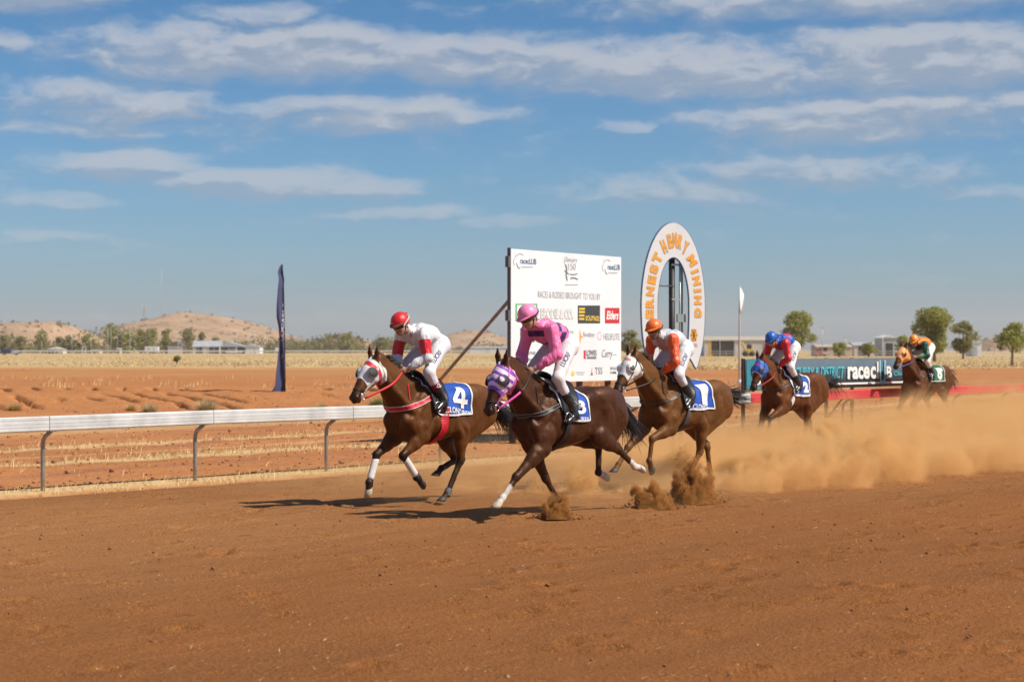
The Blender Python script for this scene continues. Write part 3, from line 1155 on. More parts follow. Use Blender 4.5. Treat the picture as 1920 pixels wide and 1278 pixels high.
# ------------------------------------------------------------------ hills
def hill_material():
    m, nt, b = new_mat('hill_scrub')
    co = obj_co(nt)
    n = nt.noise(co, 0.035, 6, 0.65)
    n2 = nt.noise(nt.vmath('MULTIPLY', co, (0.02, 0.02, 0.12)), 1.0, 5, 0.6)
    c = nt.mix(nt.mapr(n, 0.35, 0.68), (0.50, 0.34, 0.22), (0.34, 0.22, 0.14))
    c = nt.mix(nt.mapr(n2, 0.5, 0.66, 0, 0.5), c, (0.46, 0.26, 0.16))
    v = nt.voro(nt.vmath('ADD', co, nt.vmath('MULTIPLY', nt.noise(co, 0.2, 2, out='Color'), (6, 6, 6))), 0.13)
    dots = nt.math('MULTIPLY', nt.mapr(v, 0.34, 0.18), nt.mapr(n, 0.40, 0.60))
    c = nt.mix(nt.math('MULTIPLY', dots, 0.8), c, (0.13, 0.11, 0.055))
    nt.put(b.inputs['Base Color'], c)
    b.inputs['Roughness'].default_value = 1.0
    b.inputs['Specular IOR Level'].default_value = 0.0
    nt.put(b.inputs['Normal'], nt.bump(nt.noise(co, 0.08, 6, 0.7), 0.8, 6.0))
    return m


HILL = hill_material()
SCRUB = leaf_mat('scrub_leaves', (0.14, 0.125, 0.06), 0.3)


def hill(prof, d, depth, seed, scrub=120, name='hill'):
    """profile = (px, row) along the skyline; ridge at depth d, falling off before and behind"""
    xs = np.array([(p - 960) / FPX * d for p, _ in prof])
    zs = np.array([(HZ - r_) * d / FPX + CAM_H for _, r_ in prof])
    gx_ = np.linspace(xs[0], xs[-1], 110)
    gv = np.linspace(-1, 1, 40)
    X, Vv = np.meshgrid(gx_, gv, indexing='ij')
    top = np.interp(gx_, xs, zs)
    for _ in range(2):
        top = np.convolve(np.pad(top, 2, 'edge'), [0.1, 0.2, 0.4, 0.2, 0.1], 'valid')
    fall = np.maximum(np.cos(Vv * np.pi / 2), 0) ** 1.25
    Y = d + Vv * depth
    ero = 1 + 0.10 * wav(X, Y, 0.035, seed, 3) * (1 - fall * 0.75)
    Z = np.maximum(top[:, None], 0.0) * fall * ero + 0.35 * wav(X, Y, 0.11, seed + 1, 2) * fall - 0.6
    V = np.stack([X.ravel(), Y.ravel(), Z.ravel()], 1)
    I = np.arange(X.size).reshape(X.shape)
    Q = np.stack([I[:-1, :-1].ravel(), I[1:, :-1].ravel(), I[1:, 1:].ravel(), I[:-1, 1:].ravel()], 1)
    o = tag(mesh_np(name, V, Q, HILL, None, True), kind='structure')
    if scrub:
        r = np.random.default_rng(seed)
        i, j = r.integers(4, 106, scrub), r.integers(2, 24, scrub)
        P_ = np.stack([X[i, j], Y[i, j], Z[i, j]], 1)
        lob = [((p[0], p[1], p[2] + 0.5), (1.0 + r.uniform(0, 1.4), 1.6, 0.9 + r.uniform(0, 1.1))) for p in P_]
        s_ = leaf_cloud('hill_scrub', lob, scrub * 16, 0.7, SCRUB, None, r)
        tag(s_, kind='stuff')
    return o


hill([(-140, 655), (-60, 632), (0, 612), (22, 603), (55, 601), (95, 601), (120, 606), (138, 616), (152, 630), (172, 648), (190, 656)], 1500, 220, 1, 110)
hill([(170, 657), (215, 640), (250, 606), (300, 596), (335, 587), (352, 584), (392, 588), (430, 593), (470, 603), (505, 616), (540, 629), (600, 645), (660, 656)], 1900, 300, 3, 110)
hill([(500, 656), (560, 648), (610, 634), (655, 630), (700, 638), (740, 646), (800, 652), (840, 656)], 1000, 90, 5, 150)
hill([(790, 656), (830, 636), (848, 622), (880, 618), (915, 621), (945, 631), (965, 636), (1010, 650), (1060, 656)], 2100, 250, 7, 60)
hill([(1812, 657), (1838, 640), (1852, 632), (1872, 633), (1890, 645), (1905, 657)], 1500, 90, 9, 30)

# low scrub between the far road and the hills
r0b = np.random.default_rng(77)
lob = []
for i in range(330):
    px = r0b.uniform(-60, 1010)
    if px > 780 and r0b.uniform() < 0.5:
        continue
    d = r0b.uniform(840, 960)
    hgt = r0b.gamma(4, 0.75) * (1.3 if 540 < px < 760 else 1.0)
    x = (px - 960) / FPX * d
    lob.append(((x, d, 0.4 + hgt * 0.5), (hgt * r0b.uniform(0.8, 1.8), hgt, hgt * 0.6)))
tag(leaf_cloud('scrub', lob, 22000, 0.6, leaf_mat('far_scrub', (0.20, 0.195, 0.105), 0.3), None, r0b), kind='stuff')

# ------------------------------------------------------------------ far buildings, poles, vehicles
CREAM = plain('cream_sheet', (0.56, 0.53, 0.47), 0.7, 0, 0.1, 0.5)
WHITE_ = plain('white_sheet', (0.70, 0.71, 0.72), 0.6, 0, 0.08, 0.5)
GREYR = plain('grey_roof', (0.42, 0.45, 0.48), 0.5, 0.1, 0.12, 0.5)
TANR = plain('tan_roof', (0.46, 0.40, 0.32), 0.6, 0, 0.1, 0.5)
DARKO = plain('dark_opening', (0.055, 0.045, 0.038), 0.9, 0, 0.2, 1)
BROWNW = plain('brown_wall', (0.16, 0.11, 0.085), 0.8, 0, 0.15, 1)
PALEP = plain('pale_pole', (0.55, 0.55, 0.52), 0.5, 0.2, 0.1, 2)
BEIGE = plain('beige_wall', (0.55, 0.45, 0.32), 0.85, 0, 0.12, 1)


def building(px0, px1, ytop, yeave, d, label, name, wall, roof, opening=None, ridge=None, depth=9.0, posts=0, cat='shed', group=None, hip=False):
    """gabled building: wall box, two roof sheets with eaves, and openings along the side that faces the track"""
    x0, x1 = (px0 - 960) / FPX * d, (px1 - 960) / FPX * d
    zb = float(ground_h(np.array([(x0 + x1) / 2]), np.array([d]))[0])
    he = CAM_H - (yeave - HZ) * d / FPX - zb
    ht = CAM_H - (ytop - HZ) * d / FPX - zb
    root = empty(name, ((x0 + x1) / 2, d + depth / 2, zb), 0, label, cat, group)
    w = (x1 - x0) / 2
    MB().box((-w + 0.25, -depth / 2 + 0.25, -0.1), (w - 0.25, depth / 2 - 0.25, he)).build('wall', wall, root)
    mb = MB()
    if hip:
        mb.add([(-w, -depth / 2, he), (w, -depth / 2, he), (w, depth / 2, he), (-w, depth / 2, he), (0, 0, ht)], [(0, 1, 4), (1, 2, 4), (2, 3, 4), (3, 0, 4), (3, 2, 1, 0)])
    else:
        rx = ridge if ridge is not None else None
        if rx is None:
            mb.add([(-w, -depth / 2, he), (w, -depth / 2, he), (w, 0, ht), (-w, 0, ht), (-w, depth / 2, he), (w, depth / 2, he)], [(0, 1, 2, 3), (3, 2, 5, 4), (0, 3, 4), (1, 5, 2), (0, 4, 5, 1)])
        else:
            c = -w + 2 * w * rx
            mb.add([(-w, -depth / 2, he), (w, -depth / 2, he), (w, depth / 2, he), (-w, depth / 2, he), (c, -depth / 2, ht), (c, depth / 2, ht)], [(0, 1, 4), (0, 4, 5, 3), (1, 2, 5, 4), (3, 5, 2), (3, 2, 1, 0)])
    mb.build('roof', roof, root)
    for a, b_, h0, h1, mt, nm in (opening or []):
        MB().box((-w + 2 * w * a, -depth / 2 + 0.17, h0 * he), (-w + 2 * w * b_, -depth / 2 + 0.28, h1 * he)).build(nm, mt, root)
    for i in range(posts):
        x = -w + 0.4 + (2 * w - 0.8) * i / max(1, posts - 1)
        MB().box((x - 0.08, -depth / 2 + 0.02, 0), (x + 0.08, -depth / 2 + 0.15, he)).build('post', PALEP, root)
    return root


D1 = 760
building(87, 119, 649, 654.5, D1, 'pale open rotunda with a low pyramid roof behind the far white rail', 'rotunda', CREAM, TANR, [(0.05, 0.42, 0.0, 0.85, DARKO, 'opening'), (0.55, 0.75, 0.1, 0.7, DARKO, 'opening')], None, 7, 5, 'pavilion', hip=True)
building(171, 188, 655, 656, D1, 'low beige block wall building right of the white gate frame', 'block_building', BEIGE, TANR, [(0.3, 0.45, 0.2, 0.8, DARKO, 'window')], None, 5)
building(217, 226, 652, 653.5, D1 + 8, 'narrow beige hut under the slim tallest tree', 'hut', BEIGE, CREAM, [(0.3, 0.7, 0.1, 0.7, DARKO, 'door')], None, 4, cat='hut')
building(308, 343, 639, 649, D1, 'dark gabled house with a pale fence wall in front', 'house', BROWNW, plain('dark_roof', (0.13, 0.11, 0.10), 0.6), [(0.1, 0.3, 0.1, 0.8, DARKO, 'opening')], 0.62, 10, cat='house')
building(313, 342, 649.5, 650, D1 - 8, 'pale corrugated fence wall in front of the dark gabled house', 'shed', CREAM, CREAM, None, None, 1.2)
building(360, 413, 638.5, 649.5, D1, 'house with a wide pale grey roof and veranda posts left of the big open shed', 'house', CREAM, GREYR, [(0.15, 0.35, 0.1, 0.9, DARKO, 'window'), (0.6, 0.95, 0.0, 0.9, DARKO, 'veranda')], None, 10, 6, 'house')
building(411, 461, 640, 650, D1 + 2, 'big open shed with a shallow grey roof above a parked white car', 'shed', BROWNW, GREYR, [(0.1, 0.9, 0.0, 0.85, DARKO, 'opening')], 0.3, 12, 4)
building(459, 488, 644.5, 650.5, D1, 'pale blue-white shed with a plain front, right of the open shed', 'shed', WHITE_, GREYR, [(0.62, 0.66, 0.0, 0.95, GREYR, 'downpipe')], 0.2, 11)
building(868, 953, 649, 651.5, D1, 'long low white building behind the diagonal brace of the sponsor board', 'long_building', WHITE_, GREYR, [(0.1, 0.16, 0.2, 0.8, GREYR, 'door'), (0.5, 0.6, 0.3, 0.8, GREYR, 'window')], None, 8, cat='building')
D2 = 470
building(1318, 1439, 630, 637.5, D2, 'long open shed with a flat tan roof right of the oval finish sign', 'shed', CREAM, TANR, [(0.12, 0.48, 0.0, 0.93, DARKO, 'opening'), (0.72, 0.735, 0.0, 0.95, GREYR, 'downpipe')], None, 12, 5)
building(1652, 1684, 627, 633, D2, 'tall grey shed showing left of the orange cap', 'shed', GREYR, WHITE_, [(0.3, 0.7, 0.0, 0.7, DARKO, 'door')], 0.5, 10)
building(1822, 1843, 638, 641, D2, 'white shed at the foot of the thin olive tree', 'shed', WHITE_, WHITE_, [(0.2, 0.5, 0.0, 0.7, GREYR, 'door')], 0.5, 8)
building(1530, 1600, 645, 650, D2 + 20, 'low tan workshop behind the shrubs at the teal banner', 'workshop', BEIGE, TANR, [(0.1, 0.3, 0.0, 0.9, DARKO, 'door'), (0.5, 0.8, 0.0, 0.9, BROWNW, 'door')], None, 10)
building(1600, 1650, 641, 647, D2 + 30, 'low grey-roofed workshop behind the rounder shrub', 'workshop', CREAM, GREYR, [(0.2, 0.5, 0.0, 0.9, DARKO, 'door')], None, 10)


def caravan(px0, px1, d, label):
    x0, x1 = (px0 - 960) / FPX * d, (px1 - 960) / FPX * d
    z = float(ground_h(np.array([x0]), np.array([d]))[0])
    root = empty('caravan', ((x0 + x1) / 2, d, z), 0, label, 'caravan')
    w = (x1 - x0) / 2
    MB().box((-w, -1.1, 0.5), (w, 1.1, 2.6)).build('body', WHITE_, root, False, 0.2)
    MB().box((-w * 0.6, -1.13, 1.5), (-w * 0.2, -1.06, 2.1)).build('window', DARKO, root)
    MB().box((w * 0.25, -1.13, 0.6), (w * 0.45, -1.06, 2.3)).build('door', GREYR, root)
    for s in (-0.25, 0.25):
        MB().tube([(w * s, -1.12, 0.35), (w * s, -0.9, 0.35)], 0.35, 10).build('wheel', DARKO, root)


caravan(272, 298, D1 - 4, 'white caravan parked under the green trees left of the dark gabled house')


def car(px0, px1, d, label, col, ute=False, name='parked_car', cat='car'):
    x0, x1 = (px0 - 960) / FPX * d, (px1 - 960) / FPX * d
    L = x1 - x0
    z = float(ground_h(np.array([x0]), np.array([d]))[0])
    root = empty(name, ((x0 + x1) / 2, d, z), 0, label, cat)
    m_ = plain('car_paint_' + name, col, 0.3, 0, 0.05, 1, 0, 60, 0.5)
    prof = [(-0.5, 0.35), (-0.5, 0.95), (-0.44, 1.02), (-0.30, 1.05), (-0.20, 1.62), (0.12, 1.68), (0.20, 1.10), (0.5, 1.05), (0.5, 0.4)] if not ute else [(-0.5, 0.4), (-0.5, 1.15), (-0.42, 1.72), (-0.05, 1.76), (0.06, 1.15), (0.10, 1.05), (0.48, 0.92), (0.5, 0.4)]
    mb = MB()
    n = len(prof)
    for y in (-0.9, 0.9):
        mb.v += [(p[0] * L, y * (0.86 if p[1] > 1.2 else 1.0), p[1]) for p in prof]
    mb.f += [tuple(range(n)), tuple(range(n, 2 * n))[::-1]] + [(i, (i + 1) % n, n + (i + 1) % n, n + i) for i in range(n)]
    mb.build('body', m_, root, False, 0.05)
    a, b_ = ((-0.22, 0.13) if not ute else (-0.42, 0.0))
    MB().box((a * L, -0.93, 1.15), (b_ * L, -0.84, 1.55)).build('side_window', DARKO, root)
    for wx in (-0.33, 0.33):
        for wy in (-0.92, 0.78):
            w_ = MB().tube([(wx * L, wy, 0.34), (wx * L, wy + 0.16, 0.34)], 0.34, 12).build('wheel', DARKO, root)
            MB().tube([(wx * L, wy - 0.01, 0.34), (wx * L, wy + 0.02, 0.34)], 0.18, 10).build('rim', PALEP, w_)
    if ute:
        MB().box((0.08 * L, -0.93, 0.62), (0.5 * L, -0.88, 0.88)).build('tray_side', WHITE_, root)


car(2, 36, 590, 'dark blue utility vehicle driving along the far road at the left edge', (0.02, 0.04, 0.13), True, 'utility_vehicle', 'vehicle')
car(424, 453, D1 - 8, 'white car parked in front of the big open shed', (0.72, 0.72, 0.72))
car(1527, 1552, D2 - 4, 'red and white truck parked behind the banner, left of the upright shrub', (0.42, 0.10, 0.08), True, 'truck', 'truck')


def pole(px, ytop, d, label, arm=0.0, rad=0.09, name='light_pole', cat='pole', group='poles along the far road'):
    z = float(ground_h(np.array([(px - 960) / FPX * d]), np.array([d]))[0])
    H = CAM_H - (ytop - HZ) * d / FPX - z
    root = empty(name, at(px, d, z=z), 0, label, cat, group)
    MB().tube([(0, 0, -0.2), (0, 0, H * 0.5), (0, 0, H)], [rad, rad * 0.85, rad * 0.6], 7).build('shaft', PALEP, root, True)
    if arm:
        MB().box((-arm, -0.12, H - 0.15), (arm, 0.12, H + 0.05)).build('lamp_head', PALEP, root)
    return root


near_to = {103.5: 'rising from the rotunda roof', 78: 'standing left of the rotunda', 135: 'standing right of the rotunda', 170.6: 'in front of the dense dark round tree', 208: 'in front of the slim tallest tree', 220: 'just right of the slim tallest tree', 244: 'before the round tree next to the tan hill', 202: 'just left of the slim tallest tree',
           334: 'rising over the dark gabled house', 443: 'over the open shed roof', 469.6: 'before the blue-white shed', 478: 'at the right end of the blue-white shed', 497: 'standing alone right of the blue-white shed'}
for i, (px, yt) in enumerate(((103.5, 612), (78, 640), (135, 617), (170.6, 628), (208, 613), (220, 615), (244, 622), (202, 616), (334, 636), (443, 624), (469.6, 620), (478, 621), (497, 628))):
    pole(px, yt, D1 - 12 - i, 'thin pale light pole ' + near_to[px], 0.5 if i in (4, 5, 2) else 0)
gp = 'power poles behind the banner'
pole(1542, 614, D2 + 8, 'thin grey power pole right of the large round gum', 0.6, 0.12, 'power_pole', group=gp)
pole(1585, 632, D2 + 8, 'short grey pole with a lamp above the upright shrub', 0.6, 0.12, 'power_pole', group=gp)
pole(1655, 627, D2 - 5, 'grey pole at the left corner of the tall grey shed', 0, 0.12, 'power_pole', group=gp)

# far white rail along the road, and the frame and signs before it
rail_root = empty('far_rail', at(270, 700, z=0.0), 0, 'thin white rail fence along the far side of the dry grass plain', 'fence')
mb = MB()
xa, xb = (-20 - 960) / FPX * 700, (1000 - 960) / FPX * 700
ox = rail_root.location.x
zf = float(ground_h(np.array([ox]), np.array([700.0]))[0])
MB().box((xa - ox, -0.06, zf + 0.85), (xb - ox, 0.06, zf + 1.25)).build('rail_bar', WHITE_, rail_root)
k = 0
x = xa
while x < xb:
    MB().box((x - ox - 0.06, -0.05, zf - 0.1), (x - ox + 0.06, 0.05, zf + 0.85)).build('post', WHITE_, rail_root)
    x += 6.0
rail_root = empty('far_rail', at(1600, 480, z=0.0), 0, 'thin grey rail fence behind the teal banner and the shrubs', 'fence')
xa, xb = (1330 - 960) / FPX * 455, (1990 - 960) / FPX * 455
rail_root.location = ((xa + xb) / 2, 455, float(ground_h(np.array([(xa + xb) / 2]), np.array([455.0]))[0]))
w = (xb - xa) / 2
for zz in (0.55, 1.1):
    MB().box((-w, -0.05, zz), (w, 0.05, zz + 0.12)).build('rail_bar', PALEP, rail_root)
for i in range(22):
    x = -w + 2 * w * i / 21
    MB().box((x - 0.05, -0.12, -0.1), (x + 0.05, -0.051, 1.3)).build('post', PALEP, rail_root)

gf = empty('gate_frame', at(157.5, D1 - 20, z=0.35), 0, 'white square gate frame left of the beige block building', 'frame')
a = 3.5 * D1 / FPX
MB().box((-a, -0.1, 0), (-a + 0.22, 0.1, 2.5)).build('upright', WHITE_, gf)
MB().box((a - 0.22, -0.1, 0), (a, 0.1, 2.5)).build('upright', WHITE_, gf)
MB().box((-a, -0.1, 2.5), (a, 0.1, 2.72)).build('lintel', WHITE_, gf)
sg = empty('round_sign', at(279.5, 690, z=0.35), 0, 'round white sign on a post below the white caravan', 'sign')
MB().box((-0.05, -0.02, 0), (0.05, 0.06, 1.0)).build('post', PALEP, sg)
MB().tube([(0, -0.08, 1.25), (0, -0.03, 1.25)], 0.62, 20).build('disc', WHITE_, sg)
MB().tube([(0, -0.10, 1.25), (0, -0.085, 1.25)], 0.2, 14).build('dot', GREYR, sg)
sg = empty('road_sign', at(522, 690, z=0.35), 0, 'blank white rectangular sign beside the navy flag', 'sign')
MB().box((-1.15, -0.05, 0.75), (1.15, 0.02, 2.2)).build('panel', WHITE_, sg)
for s in (-0.8, 0.8):
    MB().box((s - 0.05, 0.025, 0), (s + 0.05, 0.12, 2.0)).build('post', PALEP, sg)

# lattice mast and thin mast on the hill
STEEL = plain('mast_steel', (0.30, 0.31, 0.33), 0.5, 0.4, 0.1, 1)
ms = empty('lattice_mast', at(270, 1880, py=604), 0, 'lattice telephone mast with pale antennas on the left shoulder of the tan hill', 'mast')
Hm = 33 * 1880 / FPX
for sx2, sy2 in ((-1, -1), (1, -1), (0, 1)):
    MB().tube([(sx2 * 1.0, sy2 * 1.0, -2), (sx2 * 0.45, sy2 * 0.45, Hm)], 0.16, 5).build('leg', STEEL, ms)
mb = MB()
for i in range(9):
    z0, z1 = Hm * i / 9, Hm * (i + 1) / 9
    w0, w1 = 1.0 - 0.55 * i / 9, 1.0 - 0.55 * (i + 1) / 9
    mb.tube([(-w0, -w0, z0), (w1, -w1, z1)], 0.08, 4).tube([(w0, -w0, z0), (-w1, -w1, z1)], 0.08, 4)
mb.build('bracing', STEEL, ms)
for i, (a, z) in enumerate(((0.3, 0.93), (2.3, 0.93), (4.4, 0.93), (0.3, 0.74), (2.3, 0.70), (4.4, 0.74))):
    MB().box((math.cos(a) * 1.1 - 0.35, math.sin(a) * 1.1 - 0.3, Hm * z - 1.2), (math.cos(a) * 1.1 + 0.35, math.sin(a) * 1.1 + 0.3, Hm * z + 1.2)).build('antenna', WHITE_ if i < 3 else CREAM, ms)
pole(303, 563, 1850, 'very thin tall mast right of the lattice mast on the hill', 0, 0.16, 'thin_mast', 'mast', None).location.z = 28
# ------------------------------------------------------------------ running rail
ALU = plain('rail_white', (0.56, 0.57, 0.57), 0.45, 0, 0.20, 2.2, 0.12, 8)
REDR = plain('rail_red', (0.58, 0.045, 0.06), 0.5, 0, 0.12, 3.0, 0.12, 8)
POSTM = plain('galvanised', (0.30, 0.285, 0.26), 0.5, 0.5, 0.2, 9.0)
RAIL_PROF = [(-0.045, -0.085), (-0.035, -0.10), (0.035, -0.10), (0.050, -0.085), (0.050, -0.052), (0.043, -0.048), (0.050, -0.044), (0.052, -0.004), (0.045, 0.0), (0.052, 0.004), (0.050, 0.044), (0.043, 0.048), (0.050, 0.052), (0.050, 0.085), (0.035, 0.10), (-0.035, 0.10), (-0.045, 0.085)]
RZ = 0.912


def rail_bar(s0, s1, mat, parent, wob):
    mb = MB()
    n = len(RAIL_PROF)
    for s in (s0 + 0.006, s1 - 0.006):
        c = st(s, 0.20)
        zz = RZ + wob * math.sin(s * 0.55)
        for a, b_ in RAIL_PROF:
            mb.v.append((c.x + ND[0] * a - parent.location.x, c.y + ND[1] * a - parent.location.y, zz + b_))
    mb.f += [(i, (i + 1) % n, n + (i + 1) % n, n + i) for i in range(n)] + [tuple(range(n))[::-1], tuple(range(n, 2 * n))]
    return mb.build('rail_bar', mat, parent)


def rail_post(s, parent, mat=POSTM):
    o = Vector((parent.location.x, parent.location.y, 0))
    pts = [st(s, 0) + Vector((0, 0, z)) for z in (-0.15, 0.3, 0.62)]
    pts += [st(s, 0.012) + Vector((0, 0, 0.68)), st(s, 0.05) + Vector((0, 0, 0.735)), st(s, 0.20) + Vector((0, 0, 0.822))]
    p = MB().tube([q - o for q in pts], 0.029, 10).build('post', mat, parent, True)
    MB().box((-0.05, -0.05, 0.800), (0.05, 0.05, 0.811), Matrix.Translation(st(s, 0.19) - o) @ Matrix.Rotation(math.atan2(TD[1], TD[0]), 4, 'Z')).build('bracket', mat, p)
    return p


S_RED = 17.75
rw = empty('running_rail', st(4, 0.2), 0, 'white running rail on bent grey posts beside the track', 'running rail')
for k in range(-2, 7):
    rail_bar(k * 5.5 / 2 * 1.0 + (-9.0 + 0) if False else -9.0 + (k + 2) * 26.75 / 9, -9.0 + (k + 3) * 26.75 / 9, ALU, rw, 0.006)
for k in range(-3, 7):
    rail_post(2.755 * k, rw)
rr = empty('running_rail', st(30, 0.2), 0, 'red running rail continuing from the white one behind the last two horses', 'running rail')
for k in range(10):
    rail_bar(S_RED + k * 4.0, S_RED + (k + 1) * 4.0, REDR, rr, 0.006)
for k in range(7, 20):
    rail_post(2.755 * k, rr)

# teal banner hung behind the red rail
BT0, BT1 = 17.95, 25.75
TEAL = plain('banner_teal', (0.068, 0.105, 0.140), 0.6, 0, 0.12, 2.5, 0.1, 5)
tb = empty('banner', st(BT0, 0.0), math.atan2(TD[1], TD[0]), 'long dark teal race club banner with cyan and white lettering above the red rail', 'banner')
LB = BT1 - BT0
b0, b1 = 1.055, 1.705
mb = MB()
nb_ = 40
for i in range(nb_ + 1):
    x = LB * i / nb_
    y = 0.012 * math.sin(x * 2.1) + 0.008 * math.sin(x * 5.3)
    mb.v += [(x, y, b0), (x, y, b1), (x, y + 0.012, b1), (x, y + 0.012, b0)]
for i in range(nb_):
    for k in range(4):
        mb.f.append((i * 4 + k, i * 4 + 4 + k, i * 4 + 4 + (k + 1) % 4, i * 4 + (k + 1) % 4))
mb.f += [(0, 1, 2, 3), (nb_ * 4 + 3, nb_ * 4 + 2, nb_ * 4 + 1, nb_ * 4)]
mb.build('sheet', TEAL, tb, True)


def flat_on(parent, V, Fs, o, ud, vd, mat, name):
    ud, vd = Vector(ud), Vector(vd)
    P_ = [Vector(o) + ud * a + vd * b_ for a, b_ in V]
    return mesh_np(name, np.array([p[:] for p in P_]), Fs, mat, parent, False)


CYAN = plain('print_cyan', (0.06, 0.46, 0.56), 0.6, 0, 0.05)
PWHITE = plain('print_white', (0.80, 0.80, 0.79), 0.65, 0, 0.05)


def on_banner(txt, x0, x1, z0, z1, mat, bold=0.0, shear=0.0, dy=-0.028, nm='lettering'):
    V, Fs = fit_text(txt, x1 - x0, z1 - z0, bold, shear)
    V, Fs = subdivided(V, Fs, 0.4)
    P_ = []
    for a, b_ in V:
        x = (x0 + x1) / 2 + a
        P_.append((x, 0.012 * math.sin(x * 2.1) + 0.008 * math.sin(x * 5.3) + dy, (z0 + z1) / 2 + b_))
    return mesh_np(nm, np.array(P_), Fs, mat, tb, False)


def bar_on_banner(x0, x1, z0, z1, mat, nm, dy=-0.02):
    mb = MB()
    n = 24
    for i in range(n + 1):
        x = x0 + (x1 - x0) * i / n
        y = 0.012 * math.sin(x * 2.1) + 0.008 * math.sin(x * 5.3) + dy
        mb.v += [(x, y, z0), (x, y, z1)]
    mb.f += [(2 * i, 2 * i + 2, 2 * i + 3, 2 * i + 1) for i in range(n)]
    return mb.build(nm, mat, tb)


bar_on_banner(0.02, 1.7, b0 + 0.01, b1 - 0.01, plain('banner_teal_light', (0.025, 0.20, 0.27), 0.6, 0, 0.1), 'corner_panel', -0.012)
bar_on_banner(1.9, LB - 0.02, 1.125, 1.165, PWHITE, 'white_line')
on_banner('CLONCURRY & DISTRICT', 1.24, 4.13, 1.26, 1.53, CYAN, 0.012, 0.18)
on_banner('race', 4.26, 5.27, 1.24, 1.52, PWHITE, 0.035)
on_banner('c', 5.30, 5.55, 1.24, 1.52, PWHITE, 0.035)
on_banner('l', 5.60, 5.68, 1.24, 1.63, PWHITE, 0.035)
on_banner('U', 5.73, 6.06, 1.10, 1.66, plain('print_pale_blue', (0.30, 0.62, 0.75), 0.6), 0.01)
on_banner('B', 6.11, 6.38, 1.24, 1.52, PWHITE, 0.035)
on_banner('Cloncurry', 6.48, 7.5, 1.27, 1.40, CYAN, 0.01, 0.15)
# white horse-head curl of the club badge at the left end
mb = MB()
cur = [(0.16, 1.10), (0.34, 1.15), (0.42, 1.27), (0.33, 1.36), (0.26, 1.47), (0.36, 1.57)]
pts = [Vector((q[0], 0.012 * math.sin(q[0] * 2.1) - 0.026, q[1])) for q in catmull([(a, b_, 0) for a, b_ in cur], 5)]
mb.ribbon(pts, [Vector((0, -1, 0))] * len(pts), [0.05 + 0.07 * math.sin(math.pi * i / (len(pts) - 1)) for i in range(len(pts))], 0.004)
mb.build('badge', PWHITE, tb)
mb = MB()
cur = [(0.45, 1.16), (0.58, 1.25), (0.66, 1.40), (0.78, 1.47)]
pts = [Vector((q[0], 0.012 * math.sin(q[0] * 2.1) - 0.026, q[1])) for q in catmull([(a, b_, 0) for a, b_ in cur], 5)]
mb.ribbon(pts, [Vector((0, -1, 0))] * len(pts), [0.02 + 0.05 * math.sin(math.pi * i / (len(pts) - 1)) for i in range(len(pts))], 0.004)
mb.build('badge', PWHITE, tb)
DKP = plain('dark_post', (0.075, 0.06, 0.05), 0.7, 0.2, 0.2, 6)
for x in (0.0, 3.45, 4.62, 7.7):
    MB().box((x - 0.03, 0.03, -0.1), (x + 0.03, 0.09, b1 + 0.01)).build('post', DKP, tb)
MB().tube([(4.15, 0.75, 0.0), (4.62, 0.12, 1.0)], 0.022, 7).build('brace', DKP, tb, True)

# ------------------------------------------------------------------ sponsor board
dl, dr = 40.0, 43.7
BL = at(955.5, dl, py=716.5)
BR = at(1162.5, dr, py=713.8)
zt_l, zt_r = CAM_H - (464.5 - HZ) * dl / FPX, CAM_H - (483.8 - HZ) * dr / FPX
bz0, bz1 = (BL.z + BR.z) / 2, (zt_l + zt_r) / 2
bu = Vector((BR.x - BL.x, BR.y - BL.y, 0))
BWd = bu.length
bu = bu.normalized()
bn = Vector((bu.y, -bu.x, 0))                       # faces the track
sb = empty('sponsor_board', (BL.x, BL.y, 0), math.atan2(bu.y, bu.x), 'large square white sponsor board with printed logos behind the rail', 'sponsor board')
BRD = plain('board_white', (0.73, 0.76, 0.80), 0.5, 0, 0.07, 0.8)
MB().box((0, -0.03, bz0), (BWd, 0.03, bz1)).build('board_panel', BRD, sb, False, 0.004)
FRM = plain('board_frame', (0.13, 0.13, 0.14), 0.6, 0.2)
MB().box((-0.024, -0.035, bz0 - 0.02), (-0.002, 0.04, bz1 + 0.02)).build('edge_strip', FRM, sb)
for zz in (0.10, 0.50, 0.88):
    MB().box((-0.085, -0.03, bz1 - zz * (bz1 - bz0) - 0.10), (-0.026, 0.05, bz1 - zz * (bz1 - bz0) + 0.12)).build('clamp', FRM, sb)
RUST = plain('rusty_post', (0.13, 0.085, 0.06), 0.8, 0.2, 0.3, 5)
for u in (0.06, 0.35, 0.65, 0.92):
    x = BWd * u
    MB().box((x - 0.05, 0.055, -0.1), (x + 0.05, 0.155, bz1 - 0.1)).build('post', RUST, sb)
for zz in (0.2, 0.8):
    MB().box((0.05, 0.032, bz0 + zz * (bz1 - bz0)), (BWd - 0.05, 0.0535, bz0 + zz * (bz1 - bz0) + 0.08)).build('cross_rail', RUST, sb)
br0 = at(957, 40.3, py=560)
br1 = at(742, 46.4, z=0.0)
Wi = (Matrix.Translation(sb.location) @ Matrix.Rotation(sb.rotation_euler.z, 4, 'Z')).inverted()
MB().tube([Wi @ br0, Wi @ br1], 0.036, 10).build('diagonal_brace', plain('brace_steel', (0.36, 0.27, 0.21), 0.65, 0.0, 0.25, 4), sb, True)


def bd(px, py):
    """photo point -> board coordinates (metres along, height)"""
    dx, dz = (px - 960) / FPX, -(py - HZ) / FPX
    o = Vector((BL.x, BL.y))
    n = Vector((bn.x, bn.y))
    k = o.dot(n) / Vector((dx, 1)).dot(n)
    p = Vector((dx * k, k))
    return (p - o).dot(Vector((bu.x, bu.y))), CAM_H + dz * k


